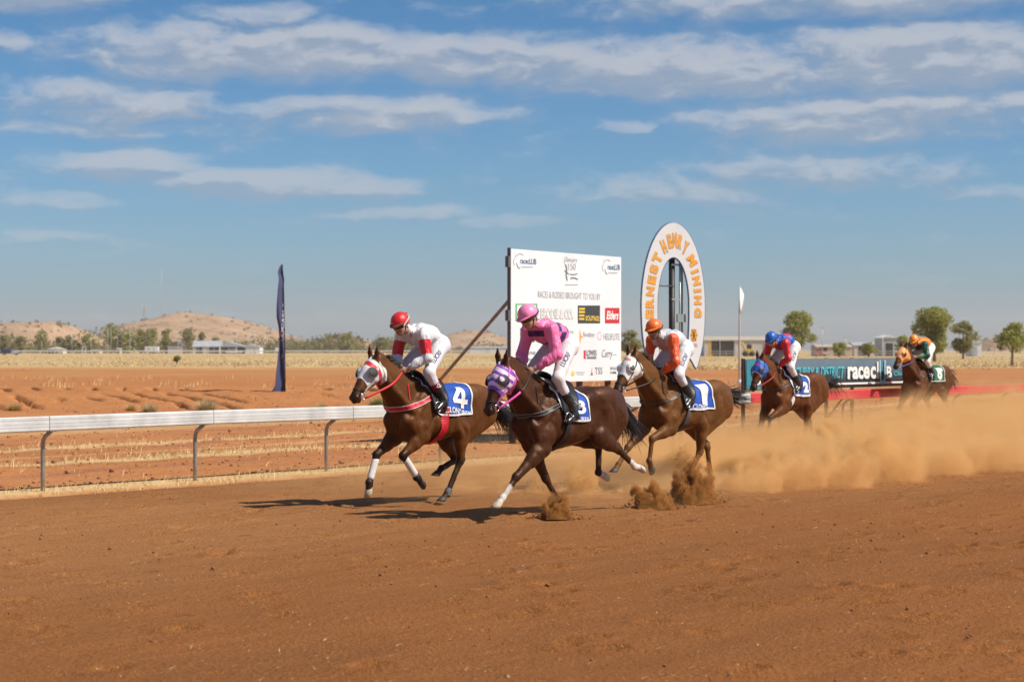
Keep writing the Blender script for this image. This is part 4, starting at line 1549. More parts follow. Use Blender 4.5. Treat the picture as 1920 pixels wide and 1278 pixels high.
def pr_text(txt, x0, y0, x1, y1, mat, bold=0.0, shear=0.0, dy=-0.036):
    ym = (y0 + y1) / 2
    (u0, _), (u1, _) = bd(x0, ym), bd(x1, ym)
    (_, za), (_, zb) = bd((x0 + x1) / 2, y0), bd((x0 + x1) / 2, y1)
    V, Fs = fit_text(txt, u1 - u0, za - zb, bold, shear)
    return flat_on(sb, V, Fs, ((u0 + u1) / 2, dy, (za + zb) / 2), (1, 0, 0), (0, 0, 1), mat, 'lettering')


def pr_poly(pts, mat, dy=-0.034, name='logo'):
    q = [bd(*p) for p in pts]
    return mesh_np(name, np.array([(a, dy, b_) for a, b_ in q]), [tuple(range(len(q)))], mat, sb, False)


def pr_rect(x0, y0, x1, y1, mat, dy=-0.034):
    return pr_poly([(x0, y1), (x1, y1), (x1, y0), (x0, y0)], mat, dy)


def pr_line(pts, wpx, mat, dy=-0.034, smooth=True):
    q = [bd(*p) for p in pts]
    P_ = [Vector((a, dy, b_)) for a, b_ in q]
    if smooth and len(P_) > 2:
        P_ = [Vector(v) for v in catmull(P_, 5)]
    return MB().ribbon(P_, [Vector((0, -1, 0))] * len(P_), wpx * 42.0 / FPX, 0.001).build('logo', mat, sb)


GRYP = plain('print_dark_grey', (0.16, 0.165, 0.175), 0.6)
LGT = plain('print_light_grey', (0.40, 0.41, 0.43), 0.6)
REDP = plain('print_red', (0.55, 0.03, 0.05), 0.6)
GRNP = plain('print_green', (0.16, 0.42, 0.18), 0.6)
YELP = plain('print_yellow', (0.72, 0.52, 0.05), 0.6)
ORAP = plain('print_orange', (0.85, 0.36, 0.05), 0.6)
BLKP = plain('print_black', (0.05, 0.055, 0.06), 0.6)
PNKP = plain('print_pink', (0.75, 0.36, 0.36), 0.6)
BLUP = plain('print_blue', (0.05, 0.12, 0.24), 0.6)
for dx, dy_, sc in ((0, 0, 1.0), (167, 11, 0.76)):
    X = lambda v: 960 + dx + (v - 960) * sc
    Y = lambda v: 475 + dy_ + (v - 475) * 0.95
    pr_text('racecLUB', X(973), Y(485), X(1003), Y(496), BLUP, 0.012)
    pr_line([(X(962), Y(499)), (X(960), Y(490)), (X(965), Y(481)), (X(972), Y(476)), (X(979), Y(479))], 0.9, GRYP)
    pr_line([(X(966), Y(494)), (X(968), Y(501)), (X(972), Y(505))], 1.8, GRYP)
    pr_line([(X(964), Y(480)), (X(963), Y(474))], 0.7, LGT, smooth=False)
    pr_rect(X(974), Y(501), X(997), Y(503), LGT)
# centre emblem: script, a rider and date
pr_text('Cloncurry', 1056, 482, 1080, 494, LGT, 0.0, 0.2)
pr_text('150', 1063, 494, 1077, 506, LGT, 0.0)
pr_line([(1058, 496), (1060, 505), (1059, 515), (1061, 526)], 4.2, GRYP)
pr_line([(1056, 507), (1060, 511), (1064, 514)], 2.4, GRYP)
pr_line([(1066, 514), (1073, 515), (1080, 513)], 2.0, GRYP)
pr_line([(1067, 522), (1074, 521), (1081, 524)], 2.6, GRYP)
pr_line([(1058, 498), (1055, 491), (1060, 484)], 0.9, LGT)
pr_rect(1057, 533, 1081, 535, LGT)
pr_text('RACES & RODEO BROUGHT TO YOU BY', 1006, 548, 1123, 560, plain('print_mid_grey', (0.27, 0.275, 0.285), 0.6), -0.012)
pr_rect(964, 569, 1005, 602, GRNP)
pr_rect(967, 572, 1002, 599, PWHITE, -0.0355)
pr_line([(974, 590), (984, 578), (995, 590)], 2.5, GRNP, -0.037)
pr_text('BRODIE & CO.', 1011, 579, 1072, 598, LGT, 0.05)
pr_text('BRODIE & CO.', 1012, 580.3, 1071, 596.7, PWHITE, 0.012, 0, -0.038)
pr_rect(1081, 572.5, 1122.5, 606, BLKP)
for y in (577, 583, 589.5, 596):
    pr_rect(1083, y, 1094 if y < 588 else 1093, y + 3.6, YELP, -0.0355)
pr_text('SOUTH32', 1095, 592, 1121, 601.5, YELP, 0.03, 0, -0.0365)
pr_rect(1132, 577, 1159, 606, REDP)
pr_text('Elders', 1134.5, 583, 1157, 599, PWHITE, 0.03, 0.25, -0.0365)
pr_poly([(1084.5, 617), (1087, 628), (1090, 631), (1086.5, 636), (1085.5, 645), (1084.2, 632)], ORAP)
pr_text('Bentleys', 1091, 622, 1112, 634, LGT, 0.0)
for a in range(7):
    c = (1121.5 + 3.6 * math.cos(a * 0.9), 629.5 + 7 * math.sin(a * 0.9))
    pr_poly([(c[0] + 1.3 * math.cos(k), c[1] + 1.6 * math.sin(k)) for k in (0, 1.05, 2.1, 3.14, 4.2, 5.25)][::-1], PNKP)
pr_text('HELIFLITE', 1129, 625, 1159, 637, LGT, 0.005)
pr_poly([(1092, 672.5), (1097, 672.5), (1095.5, 669), (1095.5, 656), (1092, 657)], REDP)
pr_text('LOWES', 1096.5, 656, 1116, 667, GRYP, 0.02)
pr_rect(1098, 668.5, 1115.5, 672.5, GRYP)
pr_text('Curry', 1126, 655, 1146, 674, GRYP, -0.002, 0.25)
pr_rect(1147, 664, 1154, 665.3, LGT)
pr_poly([(1104.5, 703), (1109.5, 703), (1107.8, 698), (1107.2, 687), (1106.6, 698)], plain('print_brown', (0.26, 0.10, 0.06), 0.6))
pr_text('TSS', 1113, 688.5, 1127, 701, GRYP, -0.002)
pr_poly([(1068, 703), (1071, 704.5), (1075, 703), (1073.5, 697), (1071.5, 694), (1069.5, 698)], YELP)
pr_rect(1077, 697, 1094, 698.6, LGT)
pr_rect(1079, 701, 1092, 702.2, LGT)
pr_text('BULLE', 1142, 687.5, 1154, 692.5, GRYP, 0.01)
pr_text('FAMIL', 1142, 695.5, 1154, 700.5, GRYP, 0.01)
pr_rect(973, 615, 1000, 641, BLKP)
pr_rect(975, 630, 981, 638, YELP, -0.0355)
pr_text('Anne', 976, 656, 1001, 664.5, GRYP, 0.0)
pr_text('Cortney', 968, 669, 1001, 679.5, GRYP, 0.0)
pr_text('P', 1066, 620, 1073, 629, LGT, 0.0)
pr_line([(1070, 663), (1074, 659), (1078, 661)], 3.0, GRYP)

# ------------------------------------------------------------------ oval finish sign
dw = 39.7
fs = empty('finish_sign', at(1262, dw, z=0.0), R(25), 'tall white oval finish sign with orange lettering and an open centre', 'finish post')
k = dw / FPX


def wp_(px, py):
    return ((px - 1262) * k * 1.067, CAM_H - (py - HZ) * k)


outer = []
for i in range(33):
    a = math.pi - math.pi * i / 32
    outer.append((1262 + 63.5 * math.cos(a), 575 - 157 * math.sin(a)))
right = [(1325.2, 592), (1324.6, 608), (1323.0, 628), (1320.5, 646), (1317.0, 662), (1313, 677), (1310.5, 686), (1308.2, 690), (1305.2, 687), (1300, 677.5), (1290.5, 664)]
inner_r = [(1291.8, 650), (1293.2, 630), (1294.2, 605), (1294.4, 580)]
inner_top = []
for i in range(1, 24):
    a = math.pi * i / 24
    inner_top.append((1262 + 32.4 * math.cos(a), 572 - 90 * math.sin(a)))
inner_l = [(2 * 1262 - x, y) for x, y in inner_r[::-1]]
left = [(2 * 1262 - x, y) for x, y in right[::-1]]
loop = outer + right + inner_r + inner_top + inner_l + left
pts2 = [wp_(*q) for q in loop]
bm = bmesh.new()
vs = [bm.verts.new((a, -0.022, b_)) for a, b_ in pts2]
f0 = bm.faces.new(vs)
ex = bmesh.ops.extrude_face_region(bm, geom=[f0])
bmesh.ops.translate(bm, vec=(0, 0.044, 0), verts=[v for v in ex['geom'] if isinstance(v, bmesh.types.BMVert)])
bmesh.ops.triangulate(bm, faces=[f for f in bm.faces if len(f.verts) > 4])
bmesh.ops.recalc_face_normals(bm, faces=bm.faces[:])
me = bpy.data.meshes.new('oval_plate')
bm.to_mesh(me)
bm.free()
me.materials.append(plain('finish_white', (0.74, 0.75, 0.76), 0.45, 0, 0.05, 1.5))
o = bpy.data.objects.new('oval_plate', me)
COL.objects.link(o)
o.parent = fs
MB().tube([(a, 0, b_) for a, b_ in pts2 + pts2[:1]], 0.027, 8, 0.8, (0, 1, 0), False).build('blue_edging', plain('edge_blue', (0.10, 0.17, 0.27), 0.5), fs, True)
LETS = [('E', 1214, 588.5, 90, 17, 16), ('R', 1214, 568, 90, 19, 16.5), ('N', 1215, 546.5, 84, 18, 16.5), ('E', 1218.3, 525, 78, 16, 16.5), ('S', 1222.5, 505, 72, 17, 17), ('T', 1229.2, 484.5, 62, 18, 19),
        ('H', 1242.3, 462.5, 24, 9.5, 26), ('E', 1253.6, 452.5, 12, 8.5, 27), ('N', 1263.6, 449.5, 0, 9.5, 27), ('R', 1274.2, 453, -13, 9.5, 27), ('Y', 1285.2, 464, -24, 10, 26),
        ('M', 1298.8, 487.5, -58, 20, 18), ('I', 1304.6, 508, -70, 6, 16.5), ('N', 1308.2, 525.5, -76, 17, 16), ('I', 1310, 544, -84, 6, 15.5), ('N', 1310.7, 562, -88, 17, 15.5), ('G', 1311, 585.5, -90, 18.5, 15)]
GSH = plain('letter_shadow', (0.28, 0.27, 0.30), 0.6)
ORL = plain('letter_orange', (0.86, 0.38, 0.045), 0.5)
for ch, px, py, ang, w, h in LETS:
    for (dxp, dyp, mt, yy, bo) in ((0.9, 1.0, GSH, -0.0245, 0.065), (0, 0, ORL, -0.027, 0.06)):
        V, Fs = fit_text(ch, w * k, h * k, bo)
        a = R(ang)
        cx, cz = wp_(px + dxp, py + dyp)
        flat_on(fs, V, Fs, (cx, yy, cz), (math.cos(a), 0, math.sin(a)), (-math.sin(a), 0, math.cos(a)), mt, 'letter' if mt is ORL else 'letter_edge')
hexp = [(1303, 616), (1307.5, 617), (1310.5, 628), (1307.5, 639), (1303, 640), (1298.5, 639), (1295.8, 628), (1298.5, 617)]
mesh_np('emblem', np.array([(wp_(*q)[0], -0.0245, wp_(*q)[1]) for q in hexp]), [tuple(range(len(hexp)))[::-1]], ORL, fs, False)
for a, b_ in (((1296, 628), (1310.5, 628)), ((1303, 616), (1303, 640)), ((1298.5, 617), (1307.5, 639)), ((1307.5, 617), (1298.5, 639))):
    q0, q1 = wp_(*a), wp_(*b_)
    MB().ribbon([(q0[0], -0.027, q0[1]), (q1[0], -0.027, q1[1])], [Vector((0, -1, 0))] * 2, 0.009, 0.001).build('emblem_line', BLKP, fs)
V, Fs = fit_text('ERNEST HENRY', 15 * k, 2.6 * k, 0.02)
flat_on(fs, V, Fs, (wp_(1303, 645.2)[0], -0.0255, wp_(1303, 645.2)[1]), (1, 0, 0), (0, 0, 1), REDP, 'lettering')
V, Fs = fit_text('MINING', 15 * k, 2.6 * k, 0.02)
flat_on(fs, V, Fs, (wp_(1303, 649)[0], -0.0255, wp_(1303, 649)[1]), (1, 0, 0), (0, 0, 1), REDP, 'lettering')
BLKPOST = plain('black_post', (0.020, 0.018, 0.018), 0.5, 0.2, 0.3, 4)
GRNPOST = plain('grey_green_post', (0.32, 0.38, 0.36), 0.5, 0.3, 0.15, 4)
x, zt = wp_(1266, 481)
MB().tube([(x, 0.13, -0.2), (x, 0.13, zt)], 0.062, 12).build('black_post', BLKPOST, fs, True)
x, zt = wp_(1285.5, 490)
MB().tube([(x, 0.15, -0.2), (x, 0.15, zt)], 0.042, 12).build('grey_post', GRNPOST, fs, True)
x2, zt2 = wp_(1279.5, 484)
MB().tube([(x2, 0.07, 1.0), (x2, 0.07, zt2)], 0.016, 8).build('thin_pipe', plain('pipe_grey', (0.45, 0.46, 0.46), 0.4, 0.5), fs, True)
for py in (496, 561):
    a, b_ = wp_(1263, py), wp_(1279, py)
    MB().box((a[0], 0.06, a[1] - 0.02), (b_[0], 0.075, a[1] + 0.02)).build('bracket', plain('pipe_grey', (0.45, 0.46, 0.46), 0.4, 0.5), fs)
a, b_ = wp_(1232, 536), wp_(1266, 536)
MB().tube([(a[0] - 0.1, 0.03, a[1]), (b_[0], 0.05, a[1])], 0.014, 8).build('cross_bar', plain('bar_dark', (0.08, 0.10, 0.12), 0.5, 0.3), fs, True)
a = wp_(1278, 598)
MB().box((a[0] - 0.05, 0.05, a[1] - 0.06), (a[0] + 0.14, 0.10, a[1] + 0.10)).build('clamp', GRNPOST, fs)

# ------------------------------------------------------------------ feather flags
df = 71.5
zg = float(ground_h(np.array([(534 - 960) / FPX * df]), np.array([df]))[0])
nf = empty('feather_flag', at(534.5, df, z=zg), 0, 'tall navy feather flag with white lettering standing on the red bank', 'flag')
kf = df / FPX
pole_pts = [(534.5, 752), (533.8, 690), (533, 620), (532, 560), (531, 520), (529.5, 494)]
P2 = lambda q, y=0.0: Vector(((q[0] - 534.5) * kf, y, CAM_H - (q[1] - HZ) * kf - zg))
MB().tube([P2(q) for q in pole_pts], [0.03, 0.03, 0.025, 0.022, 0.018, 0.012], 8).build('pole', BLKPOST, nf, True)
MB().tube([P2((534.7, 753)), P2((534.6, 743))], 0.04, 8).build('white_foot', PWHITE, nf, True)
edge = [(497, 529), (505, 526.5), (512, 525.2), (518, 526.5), (524, 527.5), (545, 525.5), (575, 523), (595, 522.5), (615, 525.5), (640, 527), (660, 525.5), (700, 522.5), (722, 521), (732, 516), (738, 512.5), (744, 522), (748, 531)]
mb = MB()
m_ = 7
for i, (py, pxl) in enumerate(edge):
    pr_ = np.interp(py, [q[1] for q in pole_pts[::-1]], [q[0] for q in pole_pts[::-1]])
    if 512 < py < 545:
        pr_ += 2.0 * math.sin((py - 512) / 33 * math.pi)
    for j in range(m_):
        t = j / (m_ - 1)
        pxw = pr_ + (pxl - pr_) * 1.22
        y = 0.12 * math.sin(t * math.pi * 1.6 + py * 0.035) - 0.30 * t + 0.1 * t * math.sin(py * 0.02)
        mb.v.append(tuple(P2((pr_ + (pxw - pr_) * t, py), y)))
for i in range(len(edge) - 1):
    for j in range(m_ - 1):
        mb.f.append((i * m_ + j, i * m_ + j + 1, (i + 1) * m_ + j + 1, (i + 1) * m_ + j))
NAVY = plain('flag_navy', (0.05, 0.062, 0.15), 0.65, 0, 0.15, 2)
fl = mb.build('cloth', NAVY, nf, True)
so = fl.modifiers.new('thickness', 'SOLIDIFY')
so.thickness = 0.01
bv = BVHTree.FromPolygons(mb.v, mb.f)
V, Fs = fit_text('LOCABLE', 70 * kf, 3.4 * kf, 0.02)
c = P2((530.2, 604))
drape('lettering', V, Fs, c + Vector((0, -0.3, 0)), (0.02, 0, 1), (-1, 0, 0.02), (0, 1, 0), [bv], plain('print_lilac', (0.50, 0.44, 0.56), 0.6), fl, 0.03, 0.2)
V, Fs = fit_text('e', 9 * kf, 4.5 * kf, 0.0)
drape('badge', V, Fs, P2((529.3, 668)) + Vector((0, -0.3, 0)), (0.3, 0, 1), (-1, 0, 0.3), (0, 1, 0), [bv], plain('print_lilac', (0.50, 0.44, 0.56), 0.6), fl, 0.03, 0.2)

df = 69.0
zg = float(ground_h(np.array([(1388 - 960) / FPX * df]), np.array([df]))[0])
wf = empty('feather_flag', at(1386.5, df, z=zg), 0, 'small white feather flag on a pale pole left of the teal banner', 'flag')
kf = df / FPX
P2 = lambda q, y=0.0: Vector(((q[0] - 1386.5) * kf, y, CAM_H - (q[1] - HZ) * kf - zg))
MB().tube([P2(q) for q in ((1386.5, 752), (1386.5, 650), (1386.6, 590), (1387.0, 534))], [0.04, 0.036, 0.03, 0.015], 8).build('pole', plain('flag_pole', (0.50, 0.47, 0.49), 0.5), wf, True)
edge = [(536, 1387.6), (542, 1392), (550, 1395.5), (556, 1396), (566, 1394.5), (576, 1392.5), (585, 1391)]
mb = MB()
for i, (py, pxr) in enumerate(edge):
    for j in range(5):
        t = j / 4
        mb.v.append(tuple(P2((1387 + (pxr - 1387) * t, py + 4 * t * (i / 6)), 0.30 * t + 0.08 * math.sin(t * 3 + i * 0.9))))
for i in range(len(edge) - 1):
    for j in range(4):
        mb.f.append((i * 5 + j, i * 5 + j + 1, (i + 1) * 5 + j + 1, (i + 1) * 5 + j))
fl = mb.build('cloth', plain('flag_white', (0.80, 0.80, 0.80), 0.7), wf, True)
so = fl.modifiers.new('thickness', 'SOLIDIFY')
so.thickness = 0.01
MB().tube([P2((1387.5, 721)), P2((1387.5, 712))], 0.10, 8).build('weight', PWHITE, wf, True)

# yellow loader arm before the long shed
YEL = plain('machine_yellow', (0.62, 0.42, 0.06), 0.5, 0, 0.15, 2)
dm = 452
zg = float(ground_h(np.array([(1396 - 960) / FPX * dm]), np.array([dm]))[0])
lo_ = empty('loader', at(1400, dm, z=zg), 0, 'yellow loader with a raised arm parked right of the white flag pole', 'loader')
MB().box((-0.6, -0.8, 0.7), (1.6, 0.8, 1.7)).build('body', YEL, lo_, False, 0.1)
MB().box((0.1, -0.7, 1.7), (1.1, 0.7, 2.7)).build('cab', DARKO, lo_, False, 0.08)
MB().tube([(-0.4, -0.5, 1.5), (-1.0, -0.5, 3.0), (-1.4, -0.5, 3.1)], 0.22, 6).build('arm', YEL, lo_)
MB().box((-1.9, -0.9, 2.3), (-1.2, 0.9, 3.0)).build('bucket', YEL, lo_, False, 0.05)
for wx in (-0.3, 1.2):
    for wy in (-0.9, 0.6):
        MB().tube([(wx, wy, 0.6), (wx, wy + 0.3, 0.6)], 0.6, 12).build('wheel', DARKO, lo_, True)
dm = 455
cr = empty('steel_column', at(1331, dm, z=float(ground_h(np.array([(1331 - 960) / FPX * dm]), np.array([dm]))[0])), 0, 'yellow painted column standing in front of the dark shed opening', 'column')
MB().box((-0.3, -0.3, 0), (0.3, 0.3, 3.5)).build('shaft', YEL, cr)
MB().box((-0.6, -0.4, 3.5), (0.6, 0.4, 3.7)).build('head', YEL, cr)
MB().box((-0.7, -0.5, 0), (0.7, 0.5, 0.25)).build('foot', YEL, cr)
# ------------------------------------------------------------------ horses
def coat_mat(name, rough=0.4, veins=0.13):
    m, nt, b = new_mat(name)
    co = obj_co(nt)
    col = nt.attr('coat')
    n = nt.noise(nt.vmath('MULTIPLY', co, (1, 1, 1)), 3.2, 4, 0.6)
    n2 = nt.noise(nt.vmath('MULTIPLY', co, (14, 60, 60)), 3.0, 3, 0.6)
    c1 = nt.mix(nt.mapr(n, 0.3, 0.7), nt.vmath('MULTIPLY', col, (0.80, 0.78, 0.76)), nt.vmath('MULTIPLY', col, (1.18, 1.2, 1.22)))
    c2 = nt.mix(nt.mapr(n2, 0.35, 0.65, 0.0, 0.35), c1, nt.vmath('MULTIPLY', c1, (0.7, 0.68, 0.66)))
    # dust thrown up from the track settles in the coat low down
    dust = nt.math('MULTIPLY', nt.mapr(nt.sep(co)[2], 0.75, 0.2), nt.mapr(nt.noise(co, 9, 5, 0.7), 0.42, 0.75, 0.0, 0.16))
    nt.put(b.inputs['Base Color'], nt.mix(dust, c2, (0.30, 0.17, 0.09)))
    nt.put(b.inputs['Roughness'], nt.mapr(n, 0.3, 0.7, rough + 0.07, rough + 0.24))
    b.inputs['Specular IOR Level'].default_value = 0.42
    b.inputs['Specular Tint'].default_value = (0.62, 0.40, 0.28, 1)
    v1 = nt.voro(nt.vmath('MULTIPLY', nt.vmath('ADD', co, nt.vmath('MULTIPLY', nt.noise(co, 5, 3, 0.6, out='Color'), (0.16, 0.16, 0.16))), (1.0, 0.6, 0.8)), 7.0, 'DISTANCE_TO_EDGE')
    vein = nt.mapr(v1, 0.0, 0.07, 1.0, 0.0, True)
    soft = nt.noise(co, 11, 3, 0.5)
    hgt = nt.math('ADD', nt.math('MULTIPLY', vein, nt.mapr(nt.noise(co, 2.2, 2), 0.45, 0.62)), nt.math('MULTIPLY', soft, 1.6))
    b1 = nt.bump(hgt, veins, 0.02)
    nt.put(b.inputs['Normal'], nt.bump(n2, 0.28, 0.006, b1))
    return m


def hair_mat(name, col):
    m, nt, b = new_mat(name)
    co = obj_co(nt)
    n = nt.noise(nt.vmath('MULTIPLY', co, (30, 90, 40)), 2.0, 3, 0.6)
    nt.put(b.inputs['Base Color'], nt.mix(n, tuple(c * 0.5 for c in col), tuple(c * 1.6 for c in col)))
    b.inputs['Roughness'].default_value = 0.45
    return m


def locks(name, roots, mat, parent):
    """hair locks: each root is (list of points, radius); thin three-sided tapering strands"""
    mb = MB()
    for pts, r in roots:
        n = len(pts)
        mb.tube(pts, [r * (1 - 0.9 * (i / (n - 1)) ** 1.5) for i in range(n)], 3, cap=False)
    return mb.build(name, mat, parent, True)


TORSO = np.array([  # x, top, bottom, half width
    (-1.30, 1.17, 1.08, 0.04), (-1.26, 1.25, 1.03, 0.12), (-1.18, 1.345, 0.97, 0.19), (-1.05, 1.425, 0.95, 0.235), (-0.90, 1.468, 0.925, 0.262),
    (-0.75, 1.478, 0.88, 0.272), (-0.60, 1.462, 0.835, 0.275), (-0.40, 1.445, 0.79, 0.285), (-0.20, 1.465, 0.762, 0.278), (-0.05, 1.515, 0.757, 0.255),
    (0.05, 1.522, 0.76, 0.228), (0.13, 1.495, 0.77, 0.208), (0.21, 1.44, 0.80, 0.180), (0.29, 1.36, 0.86, 0.140), (0.345, 1.27, 0.95, 0.090), (0.385, 1.17, 1.06, 0.03)])


def horse(P):
    """builds one galloping horse: local x forward, y to its left, z up; origin on the ground under the withers"""
    th = R(P['th'])
    fw = Vector((-math.sin(th), -math.cos(th)))
    root = empty('horse', (*P['O'], P.get('lift', 0.0)), math.atan2(fw.y, fw.x), P['label'], 'horse', 'race horses galloping on the dirt track')
    h = P['h']
    F = Field((-1.95, -0.44, -0.06), (1.42, 0.44, 2.12), h)
    yaw = P.get('turn', 0.0)

    # trunk, lofted from cross-sections
    tx = TORSO[:, 0]

    def trunk(X, Y, Z):
        x = X[:, 0, 0]
        top, bot, hw = (np.interp(x, tx, TORSO[:, i]).astype(np.float32) for i in (1, 2, 3))
        zc, hh = (0.5 * (top + bot))[:, None, None], (0.5 * (top - bot))[:, None, None]
        w = hw[:, None, None]
        zz = (Z - zc) / hh
        # narrower towards the spine and the keel than a plain ellipse
        yy = Y / (w * (1.0 - 0.10 * np.maximum(zz, 0) - 0.05 * np.maximum(-zz, 0)))
        q = np.sqrt(zz * zz + yy * yy)
        e = np.maximum(X - 0.385, -1.30 - X)
        return np.maximum((q - 1.0) * np.minimum(hh, w) * 0.9, e)
    F.put(trunk, (-1.30, -0.29, 0.75), (0.385, 0.29, 1.54), 0.02)
    # rump, loin and buttock muscle
    for s in (1, -1):
        F.ell((-0.80, s * 0.135, 1.30), (0.30, 0.135, 0.17), 0.05)
        F.ell((-1.08, s * 0.12, 1.22), (0.19, 0.12, 0.22), 0.05)
        F.ell((-1.14, s * 0.115, 1.13), (0.13, 0.10, 0.17), 0.09)
        F.ell((-0.52, s * 0.20, 1.30), (0.13, 0.075, 0.11), 0.06)          # point of hip
        F.ell((0.265, s * 0.088, 1.03), (0.115, 0.078, 0.15), 0.025)           # breast muscle
        F.ell((-0.25, s * 0.17, 1.10), (0.42, 0.115, 0.26), 0.06)          # ribs
    F.ell((0.0, 0, 1.47), (0.17, 0.055, 0.075), 0.06)                      # withers

    # neck and head
    pol, nos = np.array(P['poll'], float), np.array(P['nose'], float)
    e1 = nos - pol
    e1 /= np.linalg.norm(e1)
    e1 = np.array([e1[0], 0, e1[1]])
    e2 = np.array([-e1[2], 0, e1[0]])                                       # forehead side
    pol3 = np.array([pol[0], 0, pol[1]])
    thr = pol3 + e1 * 0.05 - e2 * 0.10
    n0, n1 = np.array([0.10, 0, 1.22]), np.array([0.27, 0, 1.335])
    mid = n1 * 0.45 + thr * 0.55 + np.array([0.0, 0, 0.012])
    up = n1 * 0.12 + thr * 0.88 + np.array([-0.005, 0, 0.02])
    neck = catmull([n0, n1, mid, up, pol3 - e2 * 0.065 + e1 * 0.03], 4)
    nr = np.interp(np.linspace(0, 1, len(neck)), [0, 0.25, 0.5, 0.75, 1], [0.285, 0.238, 0.172, 0.13, 0.095])
    F.chain(neck, nr, 0.03, 0.56)
    # crest and jugular groove
    F.chain([p + np.array([-0.5, 0, 0.86]) * r * 0.86 for p, r in zip(neck[2:], nr[2:])], [0.045] * (len(neck) - 2), 0.05, 0.7)
    for s in (1, -1):
        F.chain([p + np.array([0.42, s * 0.62, -0.55]) * r * 0.62 for p, r in zip(neck[3:14], nr[3:14])], [0.045] * 11, 0.035)

    HS = np.array([(-0.02, -0.02, -0.10, 0.05), (0.0, 0.02, -0.14, 0.074), (0.08, 0.05, -0.185, 0.092), (0.17, 0.058, -0.20, 0.10), (0.23, 0.056, -0.19, 0.096), (0.31, 0.043, -0.145, 0.077),
                   (0.40, 0.030, -0.108, 0.061), (0.48, 0.024, -0.094, 0.055), (0.54, 0.020, -0.098, 0.058), (0.585, 0.004, -0.094, 0.052), (0.615, -0.022, -0.075, 0.036), (0.628, -0.045, -0.06, 0.012)])

    def skull(X, Y, Z):
        x, z = X - pol3[0], Z - pol3[2]
        sx = x * e1[0] + z * e1[2]
        n = x * e2[0] + z * e2[2]
        t, b, w = (np.interp(sx, HS[:, 0], HS[:, i]) for i in (1, 2, 3))
        c, hh = (t + b) / 2, np.maximum((t - b) / 2, 0.01)
        nn = (n - c) / hh
        yy = Y / np.maximum(w * (1 - 0.18 * np.maximum(-nn, 0)), 0.01)
        q = (np.abs(nn) ** 2.4 + np.abs(yy) ** 2.4) ** (1 / 2.4)
        e = np.maximum(sx - 0.628, -0.02 - sx)
        return np.maximum((q - 1) * np.minimum(hh, w) * 0.9, e)

    def hp(s, n, y):
        return pol3 + e1 * s + e2 * n + np.array([0, y, 0])
    a, b = hp(-0.02, -0.2, -0.11), hp(0.63, 0.06, 0.11)
    c, d = hp(-0.02, 0.06, -0.11), hp(0.63, -0.2, 0.11)
    F.put(skull, np.min([a, b, c, d], 0), np.max([a, b, c, d], 0), 0.035)
    M = np.array([e1, (0, 1, 0), e2])
    for s in (1, -1):
        F.ell(hp(0.15, -0.10, s * 0.072), (0.10, 0.036, 0.085), 0.015, M)   # cheek
        F.cone(hp(0.23, -0.055, s * 0.083), hp(0.36, -0.045, s * 0.060), 0.018, 0.010, 0.02)
        F.ell(hp(0.205, 0.018, s * 0.082), (0.045, 0.030, 0.030), 0.02, M)  # brow
        F.ell(hp(0.212, -0.008, s * 0.096), (0.024, 0.016, 0.020), 0.008, M)
        F.ell(hp(0.565, -0.025, s * 0.047), (0.034, 0.022, 0.030), 0.015, M)
        F.ell(hp(0.578, -0.024, s * 0.064), (0.016, 0.014, 0.013), 0.008, M, 'sub')
        eb = hp(-0.005, 0.005, s * 0.052)
        ed = np.array(P.get('ear', (0.03, 0.02, 0.165)))
        et = eb + ed * np.array([1, s, 1])
        em = eb * 0.55 + et * 0.45
        F.cone(eb, em, 0.030, 0.032, 0.012, 0.72, tuple(e2))
        F.cone(em, et, 0.032, 0.006, 0.01, 0.72, tuple(e2))
        F.cone(eb + e2 * 0.026 + (et - eb) * 0.28, et + e2 * 0.014, 0.015, 0.004, 0.006, 1, (0, 1, 0), 'sub')
    F.ell(hp(0.54, -0.105, 0), (0.040, 0.036, 0.022), 0.015, M)             # chin
    F.cone(hp(0.50, -0.066, 0.075), hp(0.62, -0.058, 0.06), 0.006, 0.006, 0.006, 1, (0, 1, 0), 'sub')
    F.cone(hp(0.50, -0.066, -0.075), hp(0.62, -0.058, -0.06), 0.006, 0.006, 0.006, 1, (0, 1, 0), 'sub')

    # limbs
    segs = []
    hoofs = []
    for key, s in (('LF', 1), ('RF', -1), ('LH', 1), ('RH', -1)):
        A, K, Fe, Ho = [np.array([q[0], 0, q[1]]) for q in P[key]]
        fore = key[1] == 'F'
        ys = (0.165, 0.135, 0.125, 0.125) if fore else (0.20, 0.13, 0.115, 0.11)
        for q, y in zip((A, K, Fe, Ho), ys):
            q[1] = s * y
        dp = (Ho - Fe) / np.linalg.norm(Ho - Fe)
        Co = Fe + dp * 0.075
        if fore:
            sh = np.array([0.30, s * 0.145, 1.06])
            F.cone((-0.02, s * 0.150, 1.36), sh, 0.105, 0.100, 0.03, 0.62)
            F.cone((-0.02, s * 0.205, 1.34), (0.24, s * 0.205, 1.10), 0.018, 0.022, 0.05)     # spine of the shoulder blade
            F.cone(sh, A, 0.11, 0.10, 0.04, 0.75)
            F.ell(A + np.array([-0.04, 0.012 * s, 0.14]), (0.140, 0.086, 0.150), 0.022)          # triceps
            d = K - A
            m = A + d * 0.42
            nrm = np.array([-d[2], 0, d[0]])
            nrm = nrm / np.linalg.norm(nrm)
            F.cone(A, m, 0.100, 0.082, 0.035, 0.80)
            F.cone(m, K, 0.078, 0.044, 0.03, 0.85)
            F.ell(A + d * 0.26 + nrm * 0.030, (0.07, 0.05, 0.10), 0.04)
            F.cone(K - d * 0.08, K + (Fe - K) * 0.12, 0.046, 0.040, 0.02, 0.95)
